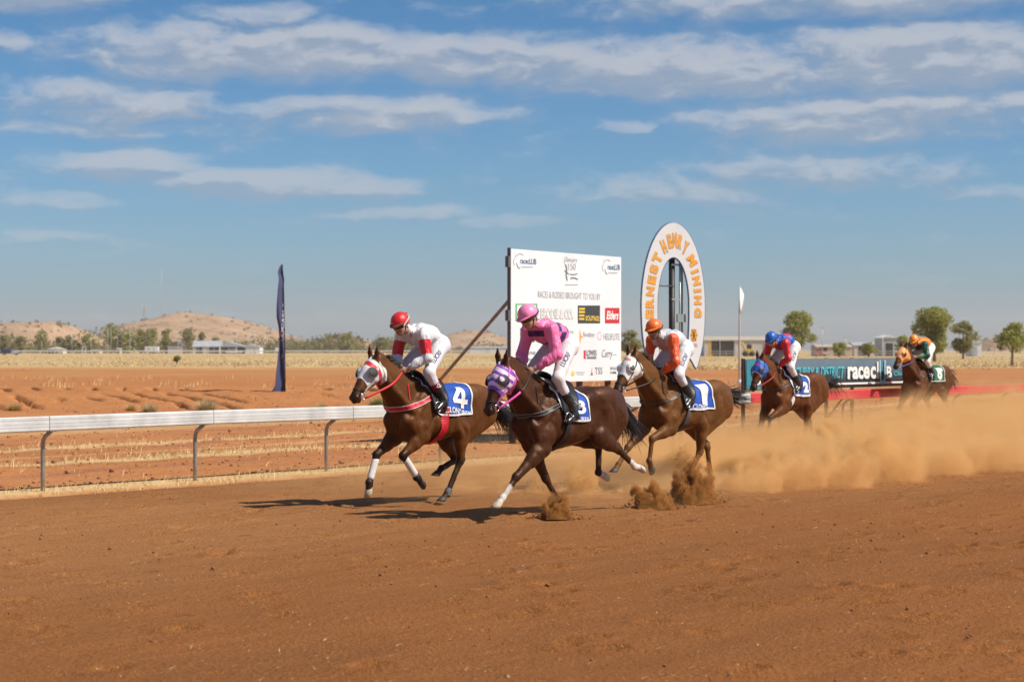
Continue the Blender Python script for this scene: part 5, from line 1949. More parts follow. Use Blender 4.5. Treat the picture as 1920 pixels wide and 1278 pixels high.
            F.ell(K + np.array([0.006, 0, 0]), (0.047, 0.044, 0.050), 0.02)
            F.cone(K, Fe, 0.036, 0.031, 0.012, 0.80)
            # tendon behind the cannon
            dd = (Fe - K) / np.linalg.norm(Fe - K)
            bk = np.array([dd[2], 0, -dd[0]])
            F.cone(K + dd * 0.05 + bk * 0.022, Fe - dd * 0.02 + bk * 0.024, 0.016, 0.018, 0.012)
        else:
            hip = np.array([-0.92, s * 0.16, 1.24])
            F.cone(hip, A + (hip - A) * 0.12, 0.225, 0.145, 0.05, 0.52)
            F.cone((-1.12, s * 0.14, 1.08), (K * 0.42 + A * 0.58) + np.array([-0.06, 0, 0.02]), 0.165, 0.070, 0.06, 0.58)
            F.ell(A + np.array([0.02, 0, 0.02]), (0.075, 0.06, 0.085), 0.05)
            d = K - A
            m = A + d * 0.45
            nrm = np.array([d[2], 0, -d[0]])
            nrm = nrm / np.linalg.norm(nrm)
            F.cone(A, m, 0.125, 0.090, 0.04, 0.66)
            F.cone(m, K, 0.086, 0.045, 0.03, 0.76)
            dd = (Fe - K) / np.linalg.norm(Fe - K)
            bk = np.array([dd[2], 0, -dd[0]])
            bk = bk if bk[0] < 0.25 else -bk
            po = K + bk * 0.045 - dd * 0.05                                   # point of hock
            F.cone(po, K + dd * 0.06 + bk * 0.012, 0.026, 0.028, 0.02)
            F.cone(po, A + d * 0.5 + bk * 0.07, 0.015, 0.024, 0.02)           # Achilles tendon
            F.ell(K, (0.052, 0.046, 0.056), 0.02)
            F.cone(K, Fe, 0.041, 0.033, 0.012, 0.80)
            F.cone(K + dd * 0.06 + bk * 0.026, Fe - dd * 0.02 + bk * 0.026, 0.017, 0.018, 0.012)
        F.ell(Fe, (0.043, 0.042, 0.043), 0.015)
        F.cone(Fe, Co, 0.036, 0.040, 0.012, 0.95)
        segs.append((key, A, K, Fe, Co))
        hoofs.append((key, Co, dp))
    for s in (1, -1):
        F.ell((-0.60, s * 0.315, 1.16), (0.13, 0.060, 0.16), 0.09, None, 'sub')               # hollow of the flank
        F.ell((-0.16, s * 0.300, 1.22), (0.05, 0.050, 0.20), 0.07, None, 'sub')               # behind the shoulder
        F.cone((0.20, s * 0.245, 1.30), (0.36, s * 0.215, 1.12), 0.030, 0.030, 0.06, op='sub')   # in front of the shoulder
        F.cone((-0.86, s * 0.325, 1.28), (-1.00, s * 0.300, 0.98), 0.034, 0.030, 0.045, op='sub')  # between the thigh muscles
        F.cone((-0.10, s * 0.268, 1.18), (0.06, s * 0.262, 0.93), 0.026, 0.022, 0.035, op='sub')    # edge of the triceps
        F.cone((0.06, s * 0.262, 1.30), (0.17, s * 0.262, 1.04), 0.024, 0.022, 0.035, op='sub')     # between shoulder and upper arm
        F.cone((-0.50, s * 0.300, 1.00), (-0.62, s * 0.285, 0.84), 0.030, 0.026, 0.04, op='sub')    # stifle fold
        F.cone((-0.68, s * 0.315, 1.26), (-0.76, s * 0.318, 1.02), 0.026, 0.026, 0.05, op='sub')
        F.cone((0.52, s * 0.075, 1.44), (0.27, s * 0.165, 1.16), 0.050, 0.070, 0.025)                # muscle along the lower neck
        F.cone((0.06, s * 0.075, 1.50), (0.30, s * 0.080, 1.45), 0.030, 0.030, 0.05)
    F.cone((0.40, 0, 1.10), (0.33, 0, 0.92), 0.018, 0.022, 0.04, op='sub')                     # breast groove
    # sheath of the belly fold between flank and stifle, and the dock of the tail
    dk = [np.array(q, float) for q in P['tail'][:2]]
    F.cone((-1.15, 0, 1.35), dk[0], 0.06, 0.04, 0.04)
    F.cone(dk[0], dk[1], 0.040, 0.022, 0.03)

    V, Q = F.mesh(3)
    # fine unevenness of living muscle
    N = vnormals(V, Q)
    ribs = np.sin((V[:, 0] + 0.30 * V[:, 2]) * 2 * np.pi / 0.072) * np.clip(1 - ((V[:, 0] + 0.36) / 0.22) ** 2, 0, 1) * np.clip(1 - ((V[:, 2] - 1.06) / 0.20) ** 2, 0, 1)
    big_ = np.clip((V[:, 2] - 0.55) / 0.3, 0.25, 1)
    V = V + N * (0.0055 * big_ * fbm(V * np.array([1, 1.3, 1]), 15.0, 2, P['seed']) + 0.0022 * fbm(V * np.array([1.6, 1, 0.8]), 38.0, 1, P['seed'] + 5) + 0.0030 * ribs)[:, None]
    N = vnormals(V, Q)

    # coat markings
    base, pts, mus = P['coat']
    C = np.tile(np.array([*base, 1.0]), (len(V), 1))

    def lay(w, col):
        nonlocal C
        w = np.clip(w, 0, 1)[:, None]
        C[:, :3] = C[:, :3] * (1 - w) + np.array(col) * w
    # warmer flank and muzzle tones
    lay(np.clip((1.0 - V[:, 2]) / 0.35, 0, 1) * (np.abs(V[:, 0] + 0.45) < 0.3) * 0.25, tuple(c * 1.35 for c in base))
    sx = (V - pol3) @ e1
    inhead = (sx > -0.05) & (np.linalg.norm(np.cross(V - pol3, e1), axis=1) < 0.24) & (V[:, 0] > 0.35)
    lay(inhead * np.clip((sx - 0.42) / 0.1, 0, 1) * 0.85, mus)
    for s in (1, -1):
        lay((np.linalg.norm(V - hp(0.578, -0.024, s * 0.058), axis=1) < 0.018) * 1.0, (0.01, 0.008, 0.008))
        lay((np.linalg.norm(V - hp(0.212, -0.008, s * 0.106), axis=1) < 0.018) * 1.0, (0.006, 0.005, 0.005))
    for key, A, K, Fe, Co in segs:
        d1, t1 = seg_dist(V, K, Fe)
        d0, t0 = seg_dist(V, A, K)
        d2, t2 = seg_dist(V, Fe, Co)
        n = 0.06 * fbm(V, 30, 2, 2.0)
        lo = ((d1 < 0.075) & (d1 <= d0)) | (d2 < 0.07)
        knee = (d0 < 0.09) * np.clip((t0 + n - 0.72) / 0.18, 0, 1)
        if pts is not None:
            lay(np.maximum(lo * 1.0, knee) * 0.93, pts)
        k = P['socks'].get(key)
        if k is not None:
            lim, scol = k
            tt = np.where(d2 < d1, 1.0 + t2, t1)
            lay(lo * np.clip((tt + n - lim) / 0.05, 0, 1), scol)
    body = mesh_np('body', V, Q, coat_mat('coat_' + P['key'], P.get('gloss', 0.38)), root, True, {'coat': C})
    bvh = bvh_of(V, Q)
    G = dict(root=root, V=V, Q=Q, N=N, bvh=bvh, hp=hp, e1=e1, e2=e2, pol3=pol3, segs=segs, neck=neck, nr=nr, P=P)

    # hooves
    for key, Co, dp in hoofs:
        col = P['hoofcol'].get(key, (0.05, 0.04, 0.035))
        ang = R(50)
        toe = np.array([dp[0] * math.cos(ang) - dp[2] * math.sin(ang), 0, dp[0] * math.sin(ang) + dp[2] * math.cos(ang)])
        mb = MB()
        n = 14
        rows = []
        sole_n = np.cross(toe, (0, 1, 0))
        if sole_n @ dp < 0:
            sole_n = -sole_n
        for j, (t, r) in enumerate(((-0.012, 0.036), (0.0, 0.044), (0.5, 0.050), (1.0, 0.057), (1.04, 0.050))):
            cc = Co + dp * (0.066 * t) + toe * 0.012 * t
            ax = toe * t + (1 - t) * (toe * 0.5 + np.array([dp[2], 0, -dp[0]]) * -0.5)
            ax = ax / np.linalg.norm(ax)
            row = []
            for k in range(n):
                a = 2 * math.pi * k / n
                ca, sa = math.cos(a), math.sin(a)
                rr = r * (1.12 if ca > 0 else 0.92)
                row.append(len(mb.v))
                mb.v.append(tuple(cc + ax * ca * rr + np.array([0, 1, 0]) * sa * r))
            rows.append(row)
        for j in range(len(rows) - 1):
            for k in range(n):
                mb.f.append((rows[j][k], rows[j][(k + 1) % n], rows[j + 1][(k + 1) % n], rows[j + 1][k]))
        mb.f.append(tuple(rows[-1]))
        mb.f.append(tuple(rows[0][::-1]))
        mb.build('hoof', plain('hoof_%s_%s' % (P['key'], key), col, 0.6, 0, 0.3, 40), root, True)

    # mane: locks blown back along the crest
    r = random.Random(P['seed'])
    roots = []
    for i in range(170):
        u = r.uniform(0.10, 0.97) * (len(neck) - 1)
        j = int(u)
        p = neck[j] * (1 - u + j) + neck[min(j + 1, len(neck) - 1)] * (u - j)
        rad = np.interp(u, range(len(nr)), nr)
        tg = neck[min(j + 1, len(neck) - 1)] - neck[max(j - 1, 0)]
        tg = tg / np.linalg.norm(tg)
        nm = np.array([-tg[2], 0, tg[0]])
        y0 = r.uniform(-0.02, 0.02)
        p0 = p + nm * (rad * 1.0 + 0.0) + np.array([0, y0, 0])
        L = r.uniform(0.09, 0.19)
        sd_ = P.get('mane_side', 1) * r.uniform(-0.2, 0.9)
        pt = [p0]
        v = nm * 0.8 - tg * 0.25 + np.array([0, sd_ * 0.5, 0])
        for q in range(4):
            v = v + np.array([-0.32, sd_ * 0.18, -0.10 * q]) + np.array([r.uniform(-.15, .15), r.uniform(-.15, .15), r.uniform(-.1, .1)])
            pt.append(pt[-1] + v / np.linalg.norm(v) * L / 4)
        roots.append((pt, r.uniform(0.006, 0.012)))
    hm = hair_mat('hair_' + P['key'], P['hair'])
    locks('mane', roots, hm, root)
    # tail
    roots = []
    tc = [np.array(q, float) for q in P['tail']]
    for i in range(P.get('tail_n', 230)):
        o0 = np.array([r.gauss(0, 1), r.gauss(0, 1), r.gauss(0, 1)])
        st = r.uniform(0.0, 1.3)
        cs = catmull(tc, 4)
        k0 = min(int(st * 4), len(cs) - 6)
        L = r.uniform(0.55, 1.0)
        end = k0 + max(4, int((len(cs) - 1 - k0) * L))
        cc = cs[k0:end + 1]
        pt = []
        o1 = np.array([r.gauss(0, 1), r.gauss(0, 1), r.gauss(0, 1)])
        for q, c in enumerate(cc):
            w = q / (len(cc) - 1)
            pt.append(c + o0 * (0.014 + 0.055 * w) + o1 * 0.045 * w * w)
        roots.append((pt, r.uniform(0.005, 0.011)))
    locks('tail', roots, hm, root)
    return G


def cast(G, o, d, off=0.004):
    h = G['bvh'].ray_cast(Vector(o), Vector(d).normalized())
    if h[0] is None:
        return None
    return h[0] + h[1] * off, h[1]


def wrap(G, name, mat, pts, width, thick=0.005, closed=False, off=0.003, parent=None):
    """strap lying on the horse: pts are (origin, direction) rays"""
    P_, N_ = [], []
    for o, d in pts:
        q = cast(G, o, d, off)
        if q:
            P_.append(q[0])
            N_.append(q[1])
    if len(P_) < 2:
        return None
    # soften the path
    for _ in range(2):
        P2 = [p.copy() for p in P_]
        for i in range(len(P_)):
            if closed or 0 < i < len(P_) - 1:
                P2[i] = P_[i] * 0.5 + (P_[i - 1] + P_[(i + 1) % len(P_)]) * 0.25
        P_ = [a + n * (0.5 * max(0.0, (b - a).dot(n))) for a, b, n in zip(P2, P_, N_)]
    return MB().ribbon(P_, N_, width, thick, closed).build(name, mat, parent or G['root'], False)


def radial(x0, x1, a0, a1, n=24, zc=1.13):
    """rays towards the trunk axis: angle 0 is the spine, 90 the left side"""
    out = []
    for i in range(n):
        t = i / (n - 1)
        x, a = x0 + (x1 - x0) * t, R(a0 + (a1 - a0) * t)
        out.append(((x, math.sin(a) * 0.8, zc + math.cos(a) * 0.8), (0, -math.sin(a), -math.cos(a))))
    return out


def trunk_patch(G, xf, xr, amax, off, nx=20, na=40, rise=None, zc=1.13):
    """cloth laid over the back: xf(a), xr(a) front and rear edge at angle a"""
    Vv, grid = [], []
    for j in range(na + 1):
        a = -amax + 2 * amax * j / na
        row = []
        for i in range(nx + 1):
            t = i / nx
            x = xf(abs(a)) * (1 - t) + xr(abs(a)) * t
            q = cast(G, (x, math.sin(R(a)) * 0.8, zc + math.cos(R(a)) * 0.8), (0, -math.sin(R(a)), -math.cos(R(a))), 0)
            p, nn = (q if q else (Vector((x, 0, 1.4)), Vector((0, 0, 1))))
            o = off + (rise(t, a) if rise else 0.0)
            nr_ = Vector((0, math.sin(R(a)), math.cos(R(a))))
            row.append(len(Vv))
            Vv.append(p + (nn * 0.5 + nr_ * 0.5) * o)
        grid.append(row)
    V = np.array([v[:] for v in Vv])
    Q = np.array([(grid[j][i], grid[j][i + 1], grid[j + 1][i + 1], grid[j + 1][i]) for j in range(na) for i in range(nx)])
    # ease sharp dips
    n = na + 1
    Vg = V.reshape(n, nx + 1, 3)
    for _ in range(2):
        S = Vg.copy()
        S[1:-1, 1:-1] = (Vg[:-2, 1:-1] + Vg[2:, 1:-1] + Vg[1:-1, :-2] + Vg[1:-1, 2:]) / 4
        Vg = Vg * 0.5 + S * 0.5
    return Vg.reshape(-1, 3), Q


def cloth_obj(name, V, Q, mat, parent, thick=0.006):
    o = mesh_np(name, V, Q, mat, parent, True)
    s = o.modifiers.new('thickness', 'SOLIDIFY')
    s.thickness = thick
    s.offset = 1.0
    return o


def edge_band(V, nx, na, width_cells, mat, parent, name='trim', lift=0.006):
    """trim along the border of a trunk patch"""
    Vg = V.reshape(na + 1, nx + 1, 3)
    Qd = np.array([(0, 1, 2, 3)])
    bd = [(0, i) for i in range(nx + 1)] + [(j, nx) for j in range(1, na + 1)] + [(na, i) for i in range(nx - 1, -1, -1)] + [(j, 0) for j in range(na - 1, 0, -1)]
    cen = Vg.reshape(-1, 3).mean(0)
    pts, nr_ = [], []
    for j, i in bd:
        p = Vector(Vg[j, i])
        a = Vector(Vg[min(j + 1, na), i]) - Vector(Vg[max(j - 1, 0), i])
        b = Vector(Vg[j, min(i + 1, nx)]) - Vector(Vg[j, max(i - 1, 0)])
        n = a.cross(b).normalized()
        if n.dot(p - Vector((p.x, 0, 1.1))) < 0:
            n = -n
        pts.append(p + n * lift)
        nr_.append(n)
    return MB().ribbon(pts, nr_, width_cells, 0.003, True).build(name, mat, parent, False)


def leg_wrap(G, key, t0, t1, r0, r1, mat, name='leg_bandage', seg=1):
    for k, A, K, Fe, Co in G['segs']:
        if k == key:
            a, b = ((A, K), (K, Fe), (Fe, Co))[seg]
            d = (b - a)
            bk = np.array([d[2], 0, -d[0]]) / np.linalg.norm(d) * 0.008
            pts, rr = [], []
            n = 9
            for i in range(n + 1):
                t = t0 + (t1 - t0) * i / n
                pts.append(a + d * t + bk)
                rr.append((r0 + (r1 - r0) * i / n) * (0.93 if i in (0, n) else 1.0 + 0.03 * math.sin(i * 2.7)))
            return MB().tube(pts, rr, 14, 0.85, (0, 1, 0)).build(name, mat, G['root'], True)


def bridle(G, P):
    """head collar, noseband, bit rings, reins and (where worn) the blinker hood"""
    hp, root = G['hp'], G['root']
    e1, e2 = G['e1'], G['e2']
    T = P['tack']
    leather = plain('leather_' + P['key'], T.get('leather', (0.02, 0.015, 0.012)), 0.45, 0, 0.2, 30)
    steel = plain('steel_bit', (0.6, 0.6, 0.6), 0.25, 1.0)

    def ring(s, n, a0, a1, k=28, tilt=0.0):
        out = []
        for i in range(k):
            a = R(a0 + (a1 - a0) * i / (k - 1))
            ss = s + tilt * math.cos(a)
            o = hp(ss, n + math.cos(a) * 0.3, math.sin(a) * 0.3)
            out.append((o, -(e2 * math.cos(a) + np.array([0, 1, 0]) * math.sin(a))))
        return out
    wrap(G, 'noseband', leather, ring(0.44, -0.04, 0, 350, 30, 0.03), 0.022, 0.006, True)
    if T.get('hood'):
        H = T['hood']

        def hc(Pv):
            d = Pv - G['pol3']
            return np.stack([d @ e1, d @ e2, Pv[:, 1]], 1)
        s0 = H.get('front', 0.33)
        pf, nf = hp(s0, 0.04, 0), e1 * 0.93 + e2 * H.get('slant', 0.36)
        pb, nb = hp(-0.035, 0.02, 0), -e1 * 0.88 + e2 * -0.30
        pe = hp(0.012, 0.03, 0)
        # the head only: away from the ears
        N = G['N']
        V = G['V']
        far = (np.abs(V[:, 1]) < 0.16)
        sel_planes = [(pf, nf), (pb, nb)]
        ok = hc(V)
        ear = (ok[:, 0] < 0.035) & (np.abs(V[:, 1]) > 0.018) & (ok[:, 1] > -0.06)
        inneck = (ok[:, 0] < 0.02) & (ok[:, 1] < -0.07)
        use = far & ~ear & (ok[:, 1] > -0.26) & (ok[:, 0] > -0.08) & (V[:, 0] > G['pol3'][0] - 0.12) & ~inneck
        Qs = G['Q'][use[G['Q']].all(1)]
        hood = cropped('hood', V, Qs, N, 0.009, sel_planes, H['mat'], root, {'hc': hc})
        cupm = H['cup']
        for sgn in (1, -1):
            c = hp(0.205, 0.004, sgn * 0.120)
            w = np.array([0, sgn, 0]) * 0.93 + e1 * -0.12 + e2 * 0.35
            w = Vector(w).normalized()
            Mx = w.to_track_quat('Z', 'Y').to_matrix()
            cr = H.get('cup_r', 0.055)
            mb = MB()
            rows = []
            for j in range(7):
                t = j / 6
                ang = t * math.pi * 0.5
                rr, zz = cr * math.cos(ang) ** 0.8 if j < 6 else 0.0, 0.020 * math.sin(ang)
                rows.append([len(mb.v) + k for k in range(16)])
                for k in range(16):
                    a = 2 * math.pi * k / 16
                    mb.v.append(tuple(Vector(c) + Mx @ Vector((rr * math.cos(a) * 1.12, rr * math.sin(a), zz - 0.012))))
            for j in range(6):
                for k in range(16):
                    mb.f.append((rows[j][k], rows[j][(k + 1) % 16], rows[j + 1][(k + 1) % 16], rows[j + 1][k]))
            cup = mb.build('blinker_cup', cupm, root, True)
            rim = [Vector(c) + Mx @ Vector((cr * 1.12 * math.cos(a), cr * math.sin(a), -0.010)) for a in [2 * math.pi * k / 16 for k in range(17)]]
            MB().tube(rim, 0.007, 6, cap=False).build('rim', H.get('rim', cupm), cup, True)
    cheek = plain('cheek_' + P['key'], T.get('cheek', T.get('leather', (0.02, 0.015, 0.012))), 0.5, 0, 0.1, 30)
    for sgn in (1, -1):
        # cheek strap from behind the ear to the bit
        pts = []
        for i in range(14):
            t = i / 13
            s, n = 0.03 + 0.46 * t, -0.045 - 0.035 * t
            pts.append((hp(s, n, sgn * 0.3), (0, -sgn, 0)))
        wrap(G, 'cheek_strap', cheek, pts, 0.018, 0.011)
        # throat lash
        pts = []
        for i in range(12):
            t = i / 11
            s, n = 0.02 + 0.09 * t, -0.03 - 0.17 * t
            pts.append((hp(s, n, sgn * 0.3), (0, -sgn, 0)))
        wrap(G, 'throat_lash', cheek, pts, 0.013, 0.012)
        c = Vector(hp(0.505, -0.075, sgn * 0.066))
        rg = [c + Vector(e1) * math.cos(a) * 0.036 + Vector(e2) * math.sin(a) * 0.036 + Vector((0, sgn * 0.004, 0)) for a in [2 * math.pi * k / 16 for k in range(17)]]
        MB().tube(rg, 0.0055, 6, cap=False).build('bit_ring', steel, root, True)
        # reins to the hands
        hand = Vector(P['hands'])
        hand.y = sgn * 0.055
        st = c + Vector(e1) * -0.01 - Vector(e2) * 0.04
        mp = st.lerp(hand, 0.55) + Vector((0, sgn * 0.085, -0.02))
        pts = [Vector(q) for q in catmull([st, mp, hand], 8)]
        rm = plain('rein_' + P['key'], T.get('rein', (0.02, 0.015, 0.012)), 0.55, 0, 0.15, 40)
        k = int(len(pts) * T.get('rein_part', 1.0))
        MB().tube(pts[:k + 1], T.get('rein_r', 0.011), 6, 0.5, (0, 1, 0)).build('rein', rm, root, True)
        if k < len(pts) - 1:
            MB().tube(pts[k:], 0.008, 6, 0.5, (0, 1, 0)).build('rein', leather, root, True)
    wrap(G, 'chin_strap', leather, ring(0.515, -0.055, 60, 300, 20), 0.014, 0.006)


def saddlery(G, P):
    root = G['root']
    T = P['tack']
    cl = T['cloth']
    xf, xr = cl['xf'], cl['xr']
    nx, na = 22, 48
    V, Q = trunk_patch(G, xf, xr, cl.get('amax', 97), 0.012, nx, na)
    V = V + 0.0035 * fbm(V, 22, 2, P['seed'])[:, None] * np.stack([0 * V[:, 0], np.sign(V[:, 1]), 0.3 + 0 * V[:, 0]], 1)
    cloth = cloth_obj('saddle_cloth', V, Q, plain('cloth_' + P['key'], cl['col'], 0.75, 0, 0.10, 14, 0.25, 260), root)
    edge_band(V, nx, na, cl.get('trim_w', 0.022), plain('trim_' + P['key'], cl.get('trim', (0.75, 0.75, 0.75)), 0.7), cloth)
    # three-cornered triangles for ray casting
    bv = bvh_of(V, Q)
    white = plain('print_white', (0.80, 0.80, 0.79), 0.65, 0, 0.05)
    for (txt, cx, cz, w, h, bold, tilt) in cl['texts']:
        Tv, Tf = fit_text(txt, w, h, bold)
        ud = Vector((-math.cos(R(tilt)), 0, math.sin(R(tilt))))
        ray = Vector((0, -0.94, -0.34))
        vd = Vector((math.sin(R(tilt)) * 0.9, -0.25, 0.97 * math.cos(R(tilt))))
        drape('number' if len(txt) < 3 else 'lettering', Tv, Tf, (cx, 0.27, cz), ud, vd, ray, [bv], white, cloth, 0.0095, 0.02)
    # saddle: pad, seat with raised pommel and cantle, flaps, girth
    lea = plain('saddle_' + P['key'], T.get('saddle', (0.015, 0.013, 0.013)), 0.4, 0, 0.2, 20, 0.15, 120)
    if T.get('pad'):
        V2, Q2 = trunk_patch(G, lambda a: 0.12 - 0.0028 * a, lambda a: -0.34 + 0.0016 * a, 72, 0.024, 12, 24)
        cloth_obj('saddle_pad', V2, Q2, plain('pad_' + P['key'], T['pad'], 0.8, 0, 0.08, 20), root, 0.01)
    V3, Q3 = trunk_patch(G, lambda a: 0.05 - 0.0006 * a, lambda a: -0.36 + 0.0018 * a, 88, 0.036, 14, 30,
                         lambda t, a: 0.045 * math.exp(-(a / 28.0) ** 2) * ((2 * t - 1) ** 2) + 0.02 * math.exp(-(a / 30) ** 2))
    sad = cloth_obj('saddle', V3, Q3, lea, root, 0.012)
    gm = plain('girth_' + P['key'], T.get('girth', (0.015, 0.013, 0.013)), 0.6, 0, 0.12, 30)
    gx = T.get('girth_x', (-0.19, -0.10))
    wrap(G, 'girth', gm, radial(gx[0], gx[1], 78, 180, 22) + radial(gx[1], gx[0], 180, 282, 22)[1:], T.get('girth_w', 0.075), 0.008, False, 0.012)
    steel = plain('steel_bit', (0.6, 0.6, 0.6), 0.25, 1.0)
    for sgn in (1, -1):
        fx, fz = P['foot']
        top = Vector((-0.06, sgn * 0.20, 1.40))
        bot = Vector((fx, sgn * 0.300, fz + 0.10))
        MB().ribbon([top, top.lerp(bot, 0.5) + Vector((0, sgn * 0.012, 0)), bot], [Vector((0, sgn, 0.1))] * 3, 0.02, 0.004).build('stirrup_leather', lea, sad, False)
        iron = [bot + Vector((0.055 * math.sin(a), 0, -0.06 + 0.06 * math.cos(a))) for a in [2 * math.pi * k / 14 for k in range(15)]]
        MB().tube(iron, 0.006, 6, cap=False).build('stirrup_iron', steel, sad, True)
    if T.get('breast'):
        B = T['breast']
        bm_ = plain('breast_' + P['key'], B['col'], 0.5, 0, 0.1, 30)
        zz = B.get('z', 1.19)
        pts = []
        for i in range(41):
            a = R(-128 + 256 * i / 40)
            z = zz + 0.10 * (abs(a) / R(128)) ** 1.6 + (0.05 * max(0, abs(a) - 1.5))
            pts.append(((0.16 + math.cos(a) * 0.45, math.sin(a) * 0.45, z), (-math.cos(a), -math.sin(a), 0)))
        if B.get('part'):
            pts = pts[:B['part']] + []
        b_ = wrap(G, 'breastplate', bm_, pts, B.get('w', 0.045), 0.007, False, 0.006)
        if B.get('edge'):
            em = plain('edge_' + P['key'], B['edge'], 0.6)
            for dz in (-0.5, 0.5):
                p2 = [((o[0], o[1], o[2] + dz * B.get('w', 0.045)), d) for o, d in pts]
                wrap(G, 'piping', em, p2, 0.006, 0.010, False, 0.006, b_)
        for sgn in (1, -1):
            # strap from the breastplate up over the neck
            p3 = []
            for i in range(12):
                t = i / 11
                p3.append(((0.28 + 0.02 * t, sgn * 0.8, 1.22 + 0.30 * t), (0, -sgn, -0.05)))
            wrap(G, 'neck_strap', bm_ if B.get('red') else lea, p3, 0.014, 0.006)
# ------------------------------------------------------------------ riders
def silk_mat(name, rough=0.5, wr=0.35, sheen=0.2, scale=1.0):
    m, nt, b = new_mat(name)
    co = obj_co(nt)
    col = nt.attr('col')
    n = nt.noise(co, 9, 4, 0.6)
    nt.put(b.inputs['Base Color'], nt.mix(nt.mapr(n, 0.3, 0.7), nt.vmath('MULTIPLY', col, (0.90, 0.90, 0.90)), col))
    b.inputs['Roughness'].default_value = rough
    b.inputs['Sheen Weight'].default_value = sheen
    w = nt.noise(nt.vmath('MULTIPLY', co, (1.0, 1.7, 0.5)), 15 * scale, 3, 0.45, 1.6)
    w2 = nt.noise(co, 300, 2, 0.5)
    b1 = nt.bump(w, wr, 0.02)
    nt.put(b.inputs['Normal'], nt.bump(w2, 0.08, 0.002, b1))
    return m


def skin_mat():
    m, nt, b = new_mat('skin')
    co = obj_co(nt)
    n = nt.noise(co, 18, 4, 0.6)
    col = nt.attr('col')
    nt.put(b.inputs['Base Color'], nt.mix(nt.mapr(n, 0.3, 0.7), nt.vmath('MULTIPLY', col, (0.88, 0.84, 0.82)), col))
    b.inputs['Roughness'].default_value = 0.5
    b.inputs['Subsurface Weight'].default_value = 0.08
    b.inputs['Subsurface Radius'].default_value = (0.02, 0.008, 0.004)
    nt.put(b.inputs['Normal'], nt.bump(nt.noise(co, 120, 3), 0.1, 0.003))
    return m


SKIN = skin_mat()
SILK = silk_mat('silk', 0.36, 0.8, 0.1)
BREECH = silk_mat('breeches_cloth', 0.65, 0.3, 0.1)
BOOTM = None


